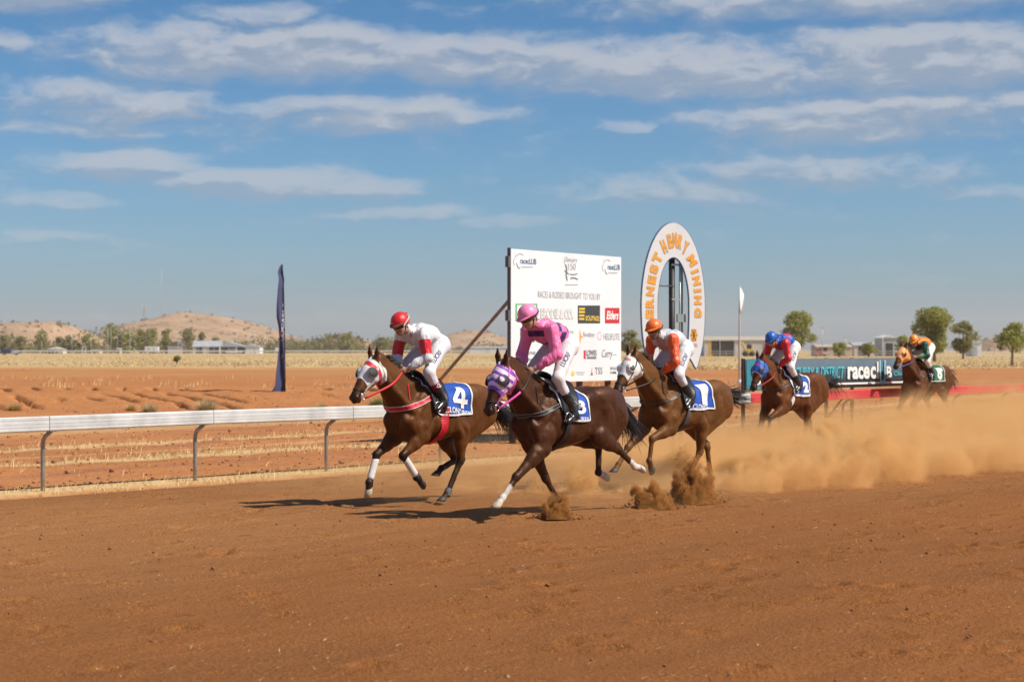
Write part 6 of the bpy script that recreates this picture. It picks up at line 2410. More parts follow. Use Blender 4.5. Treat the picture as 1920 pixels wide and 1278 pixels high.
def rider(G, P):
    J = P['rider']
    hroot = G['root']
    base = Vector((-0.05, 0, P['foot'][1]))
    W = Matrix.Translation(hroot.location) @ Matrix.Rotation(hroot.rotation_euler.z, 4, 'Z')
    root = empty('person', W @ base, hroot.rotation_euler.z, J['label'], 'jockey', 'jockeys riding in the race')
    bb = np.array(base[:])
    h = J['h']
    g = lambda k: np.array(J[k], float)
    mir = lambda p: np.array([p[0], -p[1], p[2]])
    pel, wai, che, nb = g('pelvis'), g('waist'), g('chest'), g('neck')
    shL, elL, haL = g('shL'), g('elL'), g('haL')
    shR, elR, haR = (g('shR') if 'shR' in J else mir(shL)), (g('elR') if 'elR' in J else mir(elL)), (g('haR') if 'haR' in J else mir(haL))
    hipL, knL, anL, toL = g('hipL'), g('knL'), g('anL'), g('toL')
    hd = g('head')
    p = R(J.get('pitch', 24))
    tr = R(J.get('turn', 0))
    fh = np.array([math.cos(tr), math.sin(tr), 0])
    f = fh * math.cos(p) - np.array([0, 0, math.sin(p)])
    u = fh * math.sin(p) + np.array([0, 0, math.cos(p)])
    l = np.cross(u, f)
    M = np.array([f, l, u])
    at_ = lambda a, b_, c: hd + f * a + l * b_ + u * c

    sides = (('L', 1, shL, elL, haL), ('R', -1, shR, elR, haR))
    lo = (min(pel[0] - 0.25, -0.4), -0.45, P['foot'][1] - 0.08)
    hi = (hd[0] + 0.24, 0.45, hd[2] + 0.2)

    # ---- the body, one continuous surface (slimmer than the clothes except head and hands)
    F = Field(lo, hi, h)
    F.chain([pel, wai, che, nb], [0.10, 0.09, 0.10, 0.065], 0.06)
    F.ell(che, (0.10, 0.155, 0.10), 0.05)
    F.ell(pel, (0.11, 0.135, 0.10), 0.05)
    F.cone(nb - np.array([0.03, 0, 0.03]), at_(-0.035, 0, -0.07), 0.060, 0.056, 0.03)
    F.ell(at_(-0.012, 0, 0.02), (0.100, 0.077, 0.100), 0.02, M)
    F.ell(at_(0.030, 0, -0.055), (0.066, 0.060, 0.070), 0.04, M)
    F.ell(at_(0.062, 0, -0.098), (0.026, 0.030, 0.022), 0.03, M)
    F.cone(at_(0.088, 0, 0.002), at_(0.112, 0, -0.038), 0.011, 0.014, 0.014)
    for s in (1, -1):
        F.ell(at_(0.104, s * 0.012, -0.041), (0.010, 0.008, 0.007), 0.010, M)
        F.ell(at_(0.068, s * 0.042, -0.030), (0.022, 0.022, 0.020), 0.02, M)
        F.ell(at_(0.078, s * 0.030, 0.022), (0.020, 0.026, 0.010), 0.015, M)
        F.ell(at_(0.090, s * 0.032, 0.002), (0.012, 0.015, 0.010), 0.01, M, 'sub')
        F.ell(at_(0.076, s * 0.032, 0.002), (0.014, 0.014, 0.012), 0.006, M)
        F.ell(at_(-0.012, s * 0.080, -0.015), (0.020, 0.009, 0.032), 0.008, M)
    F.ell(at_(0.088, 0, -0.066), (0.010, 0.022, 0.006), 0.008, M)
    F.ell(at_(0.085, 0, -0.079), (0.010, 0.020, 0.007), 0.008, M)
    F.cone(at_(0.098, -0.016, -0.0725), at_(0.098, 0.016, -0.0725), 0.003, 0.003, 0.004, op='sub')
    fingers = []
    for nm, s, sh, el, ha in sides:
        F.cone(sh, el, 0.045, 0.038, 0.03)
        wr = el + (ha - el) * 0.80
        F.cone(el, wr, 0.040, 0.027, 0.03)
        d = (ha - wr) / np.linalg.norm(ha - wr)
        up = np.array([0.25, 0, 1.0])
        up = up - d * (up @ d)
        up /= np.linalg.norm(up)
        ins = np.cross(d, up)
        ins = ins if ins[1] * s < 0 else -ins                               # towards the other hand
        F.cone(wr, ha - d * 0.01, 0.026, 0.030, 0.02, 0.72, tuple(ins))
        F.ell(ha, (0.036, 0.020, 0.040), 0.012, np.array([d, ins, up]))
        for i in range(4):
            o = up * (0.030 - 0.0195 * i)
            ln = (0.95, 1.05, 1.0, 0.82)[i]
            k0 = ha + d * 0.026 + o - ins * 0.006
            k1 = k0 + d * 0.026 * ln + ins * 0.020
            k2 = k1 - d * 0.014 + ins * 0.020 * ln
            k3 = k2 - d * 0.026 * ln - ins * 0.004
            F.chain([k0, k1, k2, k3], [0.0100, 0.0092, 0.0086, 0.0078], 0.004)
        t0 = ha - d * 0.018 + up * 0.034 + ins * 0.006
        t1 = t0 + d * 0.030 + up * 0.012 + ins * 0.008
        F.chain([t0, t1, t1 + d * 0.026 + ins * 0.010 - up * 0.006], [0.0125, 0.0105, 0.0085], 0.006)
        fingers.append((ha, wr))
        hp_, kn, an, to = [q if s > 0 else mir(q) for q in (hipL, knL, anL, toL)]
        F.chain([hp_, kn, an], [0.085, 0.048, 0.034], 0.03)
        F.cone(an, to, 0.034, 0.025, 0.02)
    V, Q = F.mesh(2)
    skin = np.array(J.get('skin', (0.50, 0.27, 0.18)))
    C = np.tile(np.array([*skin, 1.0]), (len(V), 1))
    q = (V - hd) @ M.T
    lips = (np.linalg.norm((q - np.array([0.096, 0, -0.0725])) / np.array([0.02, 0.024, 0.013]), axis=1) < 1)
    C[lips, :3] = C[lips, :3] * np.array([0.8, 0.48, 0.46])
    if J.get('beard'):
        bd = (q[:, 2] < -0.05) & (q[:, 0] > 0.0) & (np.linalg.norm(q, axis=1) < 0.2) & ~lips
        C[bd, :3] *= np.array([0.62, 0.60, 0.62])
    hair = (q[:, 0] < 0.02) & (q[:, 2] > -0.075) & (np.abs(q[:, 1]) < 0.085) & (np.linalg.norm(q, axis=1) < 0.15) & ((q[:, 0] < -0.03))
    C[hair, :3] = np.array(J.get('hair', (0.03, 0.02, 0.015)))
    for s in (1, -1):
        ey = np.linalg.norm(q - np.array([0.088, s * 0.032, 0.002]), axis=1) < 0.009
        C[ey, :3] = (0.03, 0.02, 0.015)
    mesh_np('body', V - bb, Q, SKIN, root, True, {'col': C})

    # ---- racing silks
    F = Field(lo, hi, h)
    F.chain([pel + np.array([-0.0, 0, 0.0]), wai, che, nb], [0.122, 0.118, 0.125, 0.075], 0.06)
    F.ell(che + np.array([0, 0, 0.005]), (0.125, 0.185, 0.122), 0.06)
    F.ell(wai, (0.13, 0.150, 0.118), 0.06)
    F.cone(nb, nb + (hd - nb) * 0.32, 0.076, 0.068, 0.02)
    for nm, s, sh, el, ha in sides:
        F.ell(sh, (0.080, 0.078, 0.080), 0.05)
        F.cone(sh, el, 0.076, 0.060, 0.04)
        wr = el + (ha - el) * J.get('cuff', 0.70)
        F.cone(el, el + (wr - el) * 0.6, 0.061, 0.055, 0.03)
        F.cone(el + (wr - el) * 0.6, wr, 0.055, 0.036, 0.02)
    F.cone(at_(0.02, 0, 0), at_(0.02, 0, 0) + u * 0.2, 0.10, 0.10, 0.01, op='sub')
    V, Q = F.mesh(2)
    N = vnormals(V, Q)
    fl = 0.0085 * fbm(V * np.array([1.0, 1.5, 0.55]), 24, 2, P['seed'] + 1) + 0.0035 * np.abs(fbm(V * np.array([1, 1.6, .6]), 40, 1, P['seed'] + 4))
    V = V + N * fl[:, None]
    # label every point as trunk or sleeve
    dt = np.min([seg_dist(V, a, b)[0] for a, b in ((pel, wai), (wai, che), (che, nb))], axis=0) - 0.13
    lab = np.zeros(len(V), int)
    tt = np.zeros(len(V))
    for i, (nm, s, sh, el, ha) in enumerate(sides):
        d1, t1 = seg_dist(V, sh + np.array([0, s * 0.02, 0]), el)
        d2, t2 = seg_dist(V, el, ha)
        sl = (np.minimum(d1, d2) - 0.065 < dt) & (V[:, 1] * s > 0.10)
        m = sl & (d1 <= d2)
        lab[sl] = i + 1
        tt[sl] = np.where(d1 <= d2, t1, 1 + t2)[sl]
    C = np.ones((len(V), 4))
    C[:, :3] = J['silk'](V, lab, tt, dict(pel=pel, wai=wai, che=che, nb=nb))
    mesh_np('racing_silks', V - bb, Q, SILK, root, True, {'col': C})

    # ---- breeches
    F = Field(lo, hi, h)
    F.ell(pel + np.array([-0.01, 0, -0.01]), (0.150, 0.165, 0.135), 0.05)
    F.cone(pel, wai, 0.128, 0.115, 0.04)
    for s in (1, -1):
        hp_, kn, an = [q_ if s > 0 else mir(q_) for q_ in (hipL, knL, anL)]
        F.ell(hp_ + np.array([-0.06, 0, 0.02]), (0.115, 0.095, 0.115), 0.05)
        F.cone(hp_, kn, 0.108, 0.066, 0.04)
        F.cone(kn, kn + (an - kn) * 0.36, 0.066, 0.058, 0.03)
    V, Q = F.mesh(2)
    N = vnormals(V, Q)
    V = V + N * (0.0035 * fbm(V * np.array([1, 1, 0.8]), 30, 2, P['seed'] + 2))[:, None]
    C = np.ones((len(V), 4))
    C[:, :3] = J.get('breech', (0.70, 0.69, 0.70))
    br = mesh_np('breeches', V - bb, Q, BREECH, root, True, {'col': C})
    if J.get('print', True):
        bv = bvh_of(V - bb, Q)
        ink = plain('print_navy', (0.02, 0.05, 0.16), 0.6, 0, 0.05)
        pale = plain('print_grey', (0.42, 0.43, 0.48), 0.6, 0, 0.05)
        ax = hipL - knL
        ax = Vector((ax[0], 0, ax[2])).normalized()
        sd_ = Vector((ax.z, 0, -ax.x))                                    # towards the front of the thigh
        c = Vector(knL * 0.40 + hipL * 0.60 - bb)
        Tv, Tf = fit_text('LUCRF', 0.20, 0.058, 0.022)
        ry = Vector((-0.55, -0.83, 0)).normalized()
        drape('lettering', Tv, Tf, c + sd_ * 0.012 + Vector((0.03, 0.05, 0)), ax, sd_ * 0.9 + Vector((0, -0.35, 0)), ry, [bv], ink, br, 0.003, 0.02)
        mb = MB()
        for i in range(8):
            a = -0.09 + 0.026 * i
            o = c - sd_ * 0.062 + ax * a
            hgt = 0.014 if i % 3 else 0.009
            pp = [o, o + ax * 0.006, o + ax * 0.006 + sd_ * hgt, o + sd_ * hgt]
            out = []
            for q_ in pp:
                hh = bv.ray_cast(q_ + Vector((0, 0.5, 0)), Vector((0, -1, 0)))
                out.append((hh[0] if hh[0] else q_) + Vector((0, 0.003, 0)))
            mb.add(out, [(0, 1, 2, 3)])
        mb.build('small_print', pale, br)
    # ---- boots
    bm_ = plain('boot_black', (0.018, 0.018, 0.022), 0.28, 0, 0.3, 12, 0.1, 60, 0.4)
    for s in (1, -1):
        F = Field(lo, (0.35, 0.45, knL[2] + 0.1), max(h, 0.007))
        kn, an, to = [q_ if s > 0 else mir(q_) for q_ in (knL, anL, toL)]
        k0 = kn + (an - kn) * 0.30
        F.cone(k0, kn + (an - kn) * 0.62, 0.061, 0.056, 0.02)
        F.cone(kn + (an - kn) * 0.62, an, 0.056, 0.043, 0.02)
        F.cone(an, to, 0.044, 0.032, 0.03)
        F.ell(an + np.array([-0.03, 0, -0.035]), (0.040, 0.034, 0.036), 0.03)
        F.cone(k0 - (an - kn) * 0.2, k0 - (an - kn) * 0.02, 0.08, 0.08, 0.004, op='sub')
        V, Q = F.mesh(2)
        V = V + vnormals(V, Q) * (0.002 * fbm(V, 45, 2, 3 + s))[:, None]
        bo = mesh_np('boot', V - bb, Q, bm_, root, True)
        if J.get('cuffcol'):
            c0, c1 = kn + (an - kn) * 0.36, kn + (an - kn) * 0.54
            cm = plain('boot_cuff_' + P['key'], J['cuffcol'], 0.6)
            MB().tube([Vector(c0 - bb), Vector(c0 * 0.5 + c1 * 0.5 - bb), Vector(c1 - bb)], [0.066, 0.065, 0.061], 18).build('cuff', cm, bo, True)
            if s > 0:
                Tv, Tf = fit_text('Do', 0.075, 0.05, 0.03)
                bv = BVHTree.FromPolygons([tuple(v) for v in (np.array(MB().tube([Vector(c0 - bb), Vector(c1 - bb)], [0.0665, 0.0615], 18).v))], MB().tube([Vector(c0 - bb), Vector(c1 - bb)], [0.066, 0.061], 18).f)
                drape('lettering', Tv, Tf, Vector((c0 + c1) / 2 - bb), (-1, 0, -0.12), (-0.12, 0, 1), (0, -1, 0), [bv], plain('print_white', (0.80, 0.80, 0.79), 0.65, 0, 0.05), bo, 0.003, 0.02)
    # ---- cap over the skull cap
    cc = Vector(hd) + Vector(u) * 0.032 - Vector(f) * 0.010
    Mx = Matrix((tuple(f), tuple(l), tuple(u))).transposed()
    cap_r = (0.126, 0.108, 0.118)
    mb = MB()
    rows = []
    nseg = 40
    for j in range(15):
        ph = R(3 + 97 * j / 14)
        row = []
        for k in range(nseg):
            a = 2 * math.pi * k / nseg
            pl = 1.0 + 0.012 * math.sin(a * 8 + 0.7) * math.sin(ph) + 0.008 * math.sin(a * 13 + j) * math.sin(ph * 2)
            if j == 14:
                pl *= 0.97
            low = -0.012 * math.cos(a) * (j / 14) ** 2 * -1.0
            q_ = Vector((cap_r[0] * math.sin(ph) * math.cos(a) * pl, cap_r[1] * math.sin(ph) * math.sin(a) * pl, cap_r[2] * math.cos(ph) + low - (0.018 * (j / 14) ** 3 if math.cos(a) < 0 else 0)))
            row.append(len(mb.v))
            mb.v.append(tuple(cc + Mx @ q_ - base))
        rows.append(row)
    for j in range(14):
        for k in range(nseg):
            mb.f.append((rows[j][k], rows[j + 1][k], rows[j + 1][(k + 1) % nseg], rows[j][(k + 1) % nseg]))
    mb.f.append(tuple(rows[0]))
    capm = plain('cap_' + P['key'], J['cap'], 0.38, 0, 0.08, 25, 0.35, 55, 0.0, 0.1)
    cap = mb.build('helmet_cover', capm, root, True)
    so = cap.modifiers.new('thickness', 'SOLIDIFY')
    so.thickness = 0.006
    mb = MB()
    rows = []
    for j in range(4):
        row = []
        for k in range(17):
            a = R(-62 + 124 * k / 16)
            rr = 1.0 + (0.0, 0.12, 0.26, 0.36)[j] * max(0.05, math.cos(a * 1.35)) ** 0.8
            q_ = Vector((cap_r[0] * rr * math.cos(a), cap_r[1] * (1 + (rr - 1) * 0.4) * math.sin(a), 0.004 - 0.028 * (rr - 1) * 2.2 + 0.012 * math.cos(a)))
            row.append(len(mb.v))
            mb.v.append(tuple(cc + Mx @ q_ - base))
        rows.append(row)
    for j in range(3):
        for k in range(16):
            mb.f.append((rows[j][k], rows[j + 1][k], rows[j + 1][k + 1], rows[j][k + 1]))
    pk = mb.build('peak', plain('peak_' + P['key'], J.get('peak', J['cap']), 0.45), cap, True)
    so = pk.modifiers.new('thickness', 'SOLIDIFY')
    so.thickness = 0.006
    # goggles
    mb = MB()
    rows = []
    for j in range(6):
        row = []
        for k in range(21):
            a = R(-72 + 144 * k / 20)
            v = -0.030 + 0.052 * j / 5
            dip = 0.010 * (1 - min(1.0, abs(a) / 0.3)) * (1 - j / 5)
            rr = 1.0 + (0.0 if j in (0, 5) or k in (0, 20) else 0.10)
            q_ = Vector((0.100 * rr * math.cos(a) + 0.006, 0.082 * rr * math.sin(a), v + 0.006 + dip))
            row.append(len(mb.v))
            mb.v.append(tuple(Vector(hd) + Mx @ q_ - base))
        rows.append(row)
    for j in range(5):
        for k in range(20):
            mb.f.append((rows[j][k], rows[j][k + 1], rows[j + 1][k + 1], rows[j + 1][k]))
    gog = mb.build('goggles', plain('goggle_lens', (0.012, 0.012, 0.014), 0.08, 0, 0.05, 5, 0, 60, 1.0), root, True)
    so = gog.modifiers.new('thickness', 'SOLIDIFY')
    so.thickness = 0.008
    so.offset = -1
    st = plain('goggle_strap_' + P['key'], J.get('strap', (0.02, 0.02, 0.02)), 0.6)
    pts, nn = [], []
    for k in range(27):
        a = R(60 + 240 * k / 26)
        lift = J.get('strap_lift', 0.02) * max(0.0, math.sin(math.pi * k / 26)) ** 0.7
        q_ = Vector(((cap_r[0] + 0.007) * math.cos(a) - 0.010, (cap_r[1] + 0.006) * math.sin(a), 0.0 + lift + 0.006))
        pts.append(Vector(hd) + Mx @ q_ - base)
        nn.append(Mx @ Vector((math.cos(a), math.sin(a), 0)))
    MB().ribbon(pts, nn, 0.017, 0.004).build('strap', st, gog, False)
    if J.get('strap_up'):
        pts, nn = [], []
        for k in range(21):
            a = R(10 + 160 * k / 20)
            q_ = Vector((0.055 - 0.05 * math.sin(a), (cap_r[1] + 0.008) * math.cos(a), 0.02 + (cap_r[2] + 0.006) * math.sin(a)))
            pts.append(cc + Mx @ Vector((q_.x * 0.6, q_.y, q_.z)) - base)
            nn.append((Mx @ Vector((0, math.cos(a), math.sin(a)))))
    # chin strap
    pts = []
    for k in range(19):
        a = R(-90 + 180 * k / 18)
        q_ = Vector((-0.01 + 0.055 * math.cos(a), 0.074 * math.sin(a), -0.122 * max(0.0, math.cos(a)) ** 0.8))
        pts.append(Vector(hd) + Mx @ q_ - base)
    MB().tube(pts, 0.006, 6, cap=False).build('chin_strap', plain('chin_strap', (0.015, 0.015, 0.015), 0.6), root, True)
    return root, fingers, bb
ONLY = []
# ------------------------------------------------------------------ the five runners
def hood_mat(name, fn):
    m, nt, b = new_mat(name)
    s, n, y = nt.sep(nt.attr('hc', 'Vector'))[:]
    nt.put(b.inputs['Base Color'], fn(nt, s, n, y))
    b.inputs['Roughness'].default_value = 0.55
    b.inputs['Sheen Weight'].default_value = 0.15
    co = obj_co(nt)
    nt.put(b.inputs['Normal'], nt.bump(nt.math('ADD', nt.noise(co, 40, 3), nt.math('MULTIPLY', nt.noise(co, 420, 2), 0.3)), 0.25, 0.006))
    return m


def band(nt, v, a, b):
    return nt.math('MULTIPLY', nt.math('GREATER_THAN', v, a), nt.math('LESS_THAN', v, b))


def hood_red(nt, s, n, y):
    ay = nt.math('ABSOLUTE', y)
    c = (0.70, 0.70, 0.70)
    k = nt.math('ADD', s, nt.math('MULTIPLY', ay, -0.25))
    c = nt.mix(nt.math('MULTIPLY', band(nt, k, 0.075, 0.135), nt.math('GREATER_THAN', n, -0.03)), c, (0.62, 0.015, 0.035))
    side = nt.math('MULTIPLY', band(nt, nt.math('ADD', s, nt.math('MULTIPLY', n, 0.55)), 0.055, 0.115), nt.math('LESS_THAN', n, -0.035))
    c = nt.mix(nt.math('MULTIPLY', side, nt.math('LESS_THAN', n, -0.0)), c, (0.62, 0.015, 0.035))
    return nt.mix(band(nt, s, 0.035, 0.045), c, (0.25, 0.45, 0.33))


def hood_purple(nt, s, n, y):
    k = nt.math('ADD', s, nt.math('MULTIPLY', nt.math('ABSOLUTE', y), -0.30))
    w = nt.math('FRACT', nt.math('DIVIDE', nt.math('ADD', k, 0.025), 0.088))
    c = nt.mix(nt.math('GREATER_THAN', w, 0.55), (0.74, 0.62, 0.72), (0.21, 0.045, 0.42))
    c = nt.mix(nt.math('GREATER_THAN', nt.math('ADD', s, nt.math('MULTIPLY', n, 0.4)), 0.312), c, (0.23, 0.05, 0.45))
    return nt.mix(nt.math('LESS_THAN', n, -0.15), c, (0.75, 0.16, 0.50))


def hood_white(nt, s, n, y):
    q = nt.comb(nt.math('DIVIDE', nt.math('SUBTRACT', s, 0.11), 0.022), nt.math('DIVIDE', nt.math('SUBTRACT', y, 0.03), 0.045), 0)
    o = nt.math('MULTIPLY', nt.math('LESS_THAN', nt.vmath('LENGTH', q), 1.0), nt.math('GREATER_THAN', n, 0.0))
    return nt.mix(o, (0.74, 0.73, 0.72), (0.85, 0.28, 0.16))


def hood_blue(nt, s, n, y):
    q = nt.math('MULTIPLY', band(nt, s, 0.10, 0.155), nt.math('MULTIPLY', nt.math('LESS_THAN', nt.math('ABSOLUTE', y), 0.045), nt.math('GREATER_THAN', n, 0.0)))
    c = nt.mix(q, (0.025, 0.12, 0.50), (0.62, 0.02, 0.22))
    return nt.mix(nt.math('GREATER_THAN', nt.math('ADD', s, nt.math('MULTIPLY', n, 0.36)), 0.292), c, (0.55, 0.55, 0.65))


def hood_orange(nt, s, n, y):
    return nt.mix(nt.math('GREATER_THAN', n, 0.02), (0.85, 0.32, 0.09), (0.80, 0.36, 0.14))


def silk_white_red(V, lab, tt, J):
    C = np.tile(np.array([0.76, 0.75, 0.77]), (len(V), 1))
    C[(lab > 0) & (tt > 0.22) & (tt < 0.86)] = (0.66, 0.012, 0.022)
    return C


def silk_pink(V, lab, tt, J):
    C = np.tile(np.array([0.95, 0.20, 0.44]), (len(V), 1))
    pur = np.array([0.055, 0.016, 0.13])
    d, t = seg_dist(V, J['pel'], J['che'])
    body = lab == 0
    # blocks round the body, set out like a chequer along the back, and two across the chest
    ang = np.degrees(np.arctan2(V[:, 1], V[:, 2] - 2.05))
    k = np.floor(t * 4.3).astype(int) + np.floor((ang + 20) / 46).astype(int)
    C[body & (t < 0.93) & (V[:, 2] > 1.99) & (k % 2 == 0) & (t > 0.05)] = pur
    fr = body & (V[:, 0] > -0.02) & (V[:, 2] < J['che'][2] + 0.02)
    C[fr & (np.abs(V[:, 2] - (J['che'][2] - 0.02)) < 0.034) & (np.abs(V[:, 1]) < 0.12)] = pur
    C[fr & (V[:, 2] < J['che'][2] - 0.085) & (V[:, 0] < 0.06)] = pur
    return C


def silk_grey_orange(V, lab, tt, J):
    C = np.tile(np.array([0.60, 0.61, 0.66]), (len(V), 1))
    C[lab > 0] = (0.86, 0.11, 0.018)
    fr = (lab == 0) & (V[:, 0] > 0.02) & (V[:, 2] < J['che'][2] + 0.01)
    C[fr & (np.abs(V[:, 1]) < 0.07)] = (0.62, 0.34, 0.30)
    return C


def silk_blue_red(V, lab, tt, J):
    C = np.tile(np.array([0.02, 0.09, 0.48]), (len(V), 1))
    C[lab > 0] = (0.62, 0.012, 0.03)
    b = (lab == 0)
    a = np.abs((V[:, 0] + 0.10) / 0.10) + np.abs((V[:, 1] - 0.05) / 0.085)
    C[b & (V[:, 2] > 2.0) & (a < 1)] = (0.60, 0.02, 0.16)
    C[b & (V[:, 0] > 0.0) & (V[:, 2] < J['che'][2] - 0.03)] = (0.35, 0.012, 0.05)
    return C


def silk_orange_green(V, lab, tt, J):
    C = np.tile(np.array([0.86, 0.26, 0.025]), (len(V), 1))
    C[lab > 0] = (0.012, 0.085, 0.040)
    C[(lab > 0) & (tt > 1.3)] = (0.16, 0.36, 0.20)
    C[(lab == 0) & (V[:, 0] > -0.02) & (V[:, 2] < J['che'][2] - 0.01)] = (0.02, 0.025, 0.02)
    return C


def spot(u, d):
    return ((u - 960) / FPX * d, d)


DARK = (0.015, 0.012, 0.011)
BLACKP = (0.016, 0.011, 0.009)
WHITE = (0.62, 0.57, 0.50)
cup_dark = plain('blinker_black', (0.013, 0.012, 0.012), 0.62, 0, 0.3, 30, 0.2, 200)
cup_ring = plain('blinker_ring', (0.11, 0.11, 0.12), 0.45, 0, 0.3, 30)
cup_white = plain('blinker_white', (0.70, 0.69, 0.68), 0.6, 0, 0.1, 30)
cup_hole = plain('blinker_brown', (0.06, 0.035, 0.02), 0.5, 0, 0.3, 30)
blue_cloth = (0.012, 0.075, 0.42)

RUN = []
RUN.append(dict(
    key='bay', seed=3, O=spot(782, 24.2), th=40, h=0.0105, gloss=0.31,
    label='bay racehorse in a white and red blinker hood with white bandaged forelegs, number 4 cloth',
    poll=(0.76, 1.79), nose=(1.15, 1.29), ear=(0.0, 0.012, 0.165),
    LF=((.08, .86), (.40, .63), (.15, .36), (.04, .285)), RF=((.22, .84), (.57, .64), (.71, .32), (.71, .20)),
    LH=((-.58, .93), (-.64, .52), (-.42, .14), (-.32, .045)), RH=((-.62, .88), (-.85, .52), (-.57, .43), (-.46, .34)),
    tail=((-1.27, 0, 1.30), (-1.36, 0, 1.24), (-1.52, .0, 1.12), (-1.72, .02, .95), (-1.82, .02, .74)), tail_n=300,
    coat=((0.112, 0.041, 0.0115), BLACKP, (0.05, 0.026, 0.017)), socks={}, hoofcol={'RF': (0.42, 0.33, 0.22)}, hair=(0.012, 0.009, 0.008),
    hands=(0.30, 0, 1.645), foot=(-0.05, 1.17),
    tack=dict(leather=(0.035, 0.022, 0.014), cheek=(0.60, 0.55, 0.45), rein=(0.60, 0.02, 0.03), rein_r=0.016, rein_part=0.92, girth=(0.62, 0.012, 0.03), girth_w=0.10, girth_x=(-0.22, -0.15),
              hood=dict(mat=None, fn=hood_red, cup=cup_dark, rim=cup_ring, cup_r=0.064, front=0.335), breast=dict(col=(0.62, 0.012, 0.03), w=0.05, edge=(0.70, 0.62, 0.62), red=True), pad=None,
              cloth=dict(col=blue_cloth, xf=lambda a: 0.09 - 0.0021 * a, xr=lambda a: -0.70 + 0.0 * a, amax=95, texts=[('4', -0.49, 1.325, 0.28, 0.27, 0.02, -3), ('CLONCURRY', -0.435, 1.135, 0.49, 0.070, 0.018, -7)])),
    rider=dict(h=0.0062, label='jockey in white silks with red armbands, red cap and dark goggles on the leading bay',
               pelvis=(-.33, 0, 1.975), waist=(-.20, 0, 2.065), chest=(-.02, 0, 2.075), neck=(.10, 0, 2.105), shL=(.08, .175, 2.075), elL=(.09, .26, 1.80), haL=(.30, .06, 1.645), haR=(.24, -.055, 1.675), elR=(.10, -.25, 1.80),
               hipL=(-.27, .115, 1.93), knL=(.055, .245, 1.625), anL=(-.17, .285, 1.265), toL=(-.03, .30, 1.18), head=(.295, 0, 2.205), pitch=27, turn=3, cap=(0.66, 0.014, 0.020), peak=(0.20, 0.05, 0.045), strap=(0.72, 0.68, 0.60), strap_up=True, strap_lift=0.075, silk=silk_white_red, cuffcol=(0.23, 0.012, 0.03), breech=(0.70, 0.68, 0.72))))
RUN.append(dict(
    key='brown', seed=8, O=spot(1022, 22.6), th=42, h=0.0105, gloss=0.29,
    label='dark brown racehorse in a purple and white striped blinker hood with white socks',
    poll=(0.73, 1.745), nose=(0.955, 1.285), ear=(-0.01, 0.018, 0.17),
    LF=((.22, .80), (.64, .49), (.86, .27), (.965, .165)), RF=((.06, .82), (-.17, .42), (-.37, .16), (-.43, .065)),
    LH=((-.74, .88), (-1.17, .72), (-1.49, .51), (-1.61, .49)), RH=((-.74, .90), (-1.11, .76), (-1.09, .45), (-1.21, .41)),
    tail=((-1.27, 0, 1.30), (-1.36, 0, 1.24), (-1.46, 0, 1.08), (-1.58, .02, .92), (-1.66, .02, .80)),
    coat=((0.062, 0.0215, 0.0085), (0.043, 0.018, 0.009), (0.030, 0.018, 0.015)), socks={'LF': (0.42, WHITE), 'LH': (0.62, WHITE), 'RH': (1.25, WHITE)}, hoofcol={'LF': (0.45, 0.38, 0.28), 'LH': (0.55, 0.49, 0.40), 'RH': (0.55, 0.49, 0.40)}, hair=(0.014, 0.010, 0.009),
    hands=(0.30, 0, 1.655), foot=(-0.06, 1.09), mane_side=-1,
    tack=dict(leather=(0.03, 0.02, 0.015), cheek=(0.72, 0.14, 0.48), rein=(0.78, 0.07, 0.42), rein_r=0.015, rein_part=0.45, girth_w=0.07, girth_x=(-0.10, -0.02), pad=(0.72, 0.70, 0.68),
              hood=dict(mat=None, fn=hood_purple, cup=cup_dark, rim=cup_dark, cup_r=0.064, front=0.335), breast=dict(col=(0.013, 0.013, 0.014), w=0.035, z=1.16, edge=(0.20, 0.20, 0.20)),
              cloth=dict(col=blue_cloth, xf=lambda a: 0.10 - 0.0014 * a, xr=lambda a: -0.41 - 0.0003 * a, amax=97, texts=[('3', -0.285, 1.24, 0.15, 0.16, 0.04, 0), ('CLONCURRY', -0.185, 1.095, 0.43, 0.055, 0.02, -2)])),
    rider=dict(h=0.0062, label='jockey in pink silks with purple blocks, pink cap and dark goggles, whip in hand',
               pelvis=(-.32, 0, 1.965), waist=(-.17, 0, 2.07), chest=(.0, 0, 2.10), neck=(.10, 0, 2.15), shL=(.09, .175, 2.11), elL=(.10, .26, 1.84), haL=(.31, .06, 1.655), haR=(.27, -.055, 1.68), elR=(.12, -.25, 1.84),
               hipL=(-.25, .115, 1.92), knL=(.06, .245, 1.575), anL=(-.19, .285, 1.165), toL=(-.05, .30, 1.09), head=(.285, 0, 2.265), pitch=30, turn=-6, cap=(0.95, 0.26, 0.50), silk=silk_pink, skin=(0.55, 0.31, 0.22), breech=(0.73, 0.68, 0.70))))
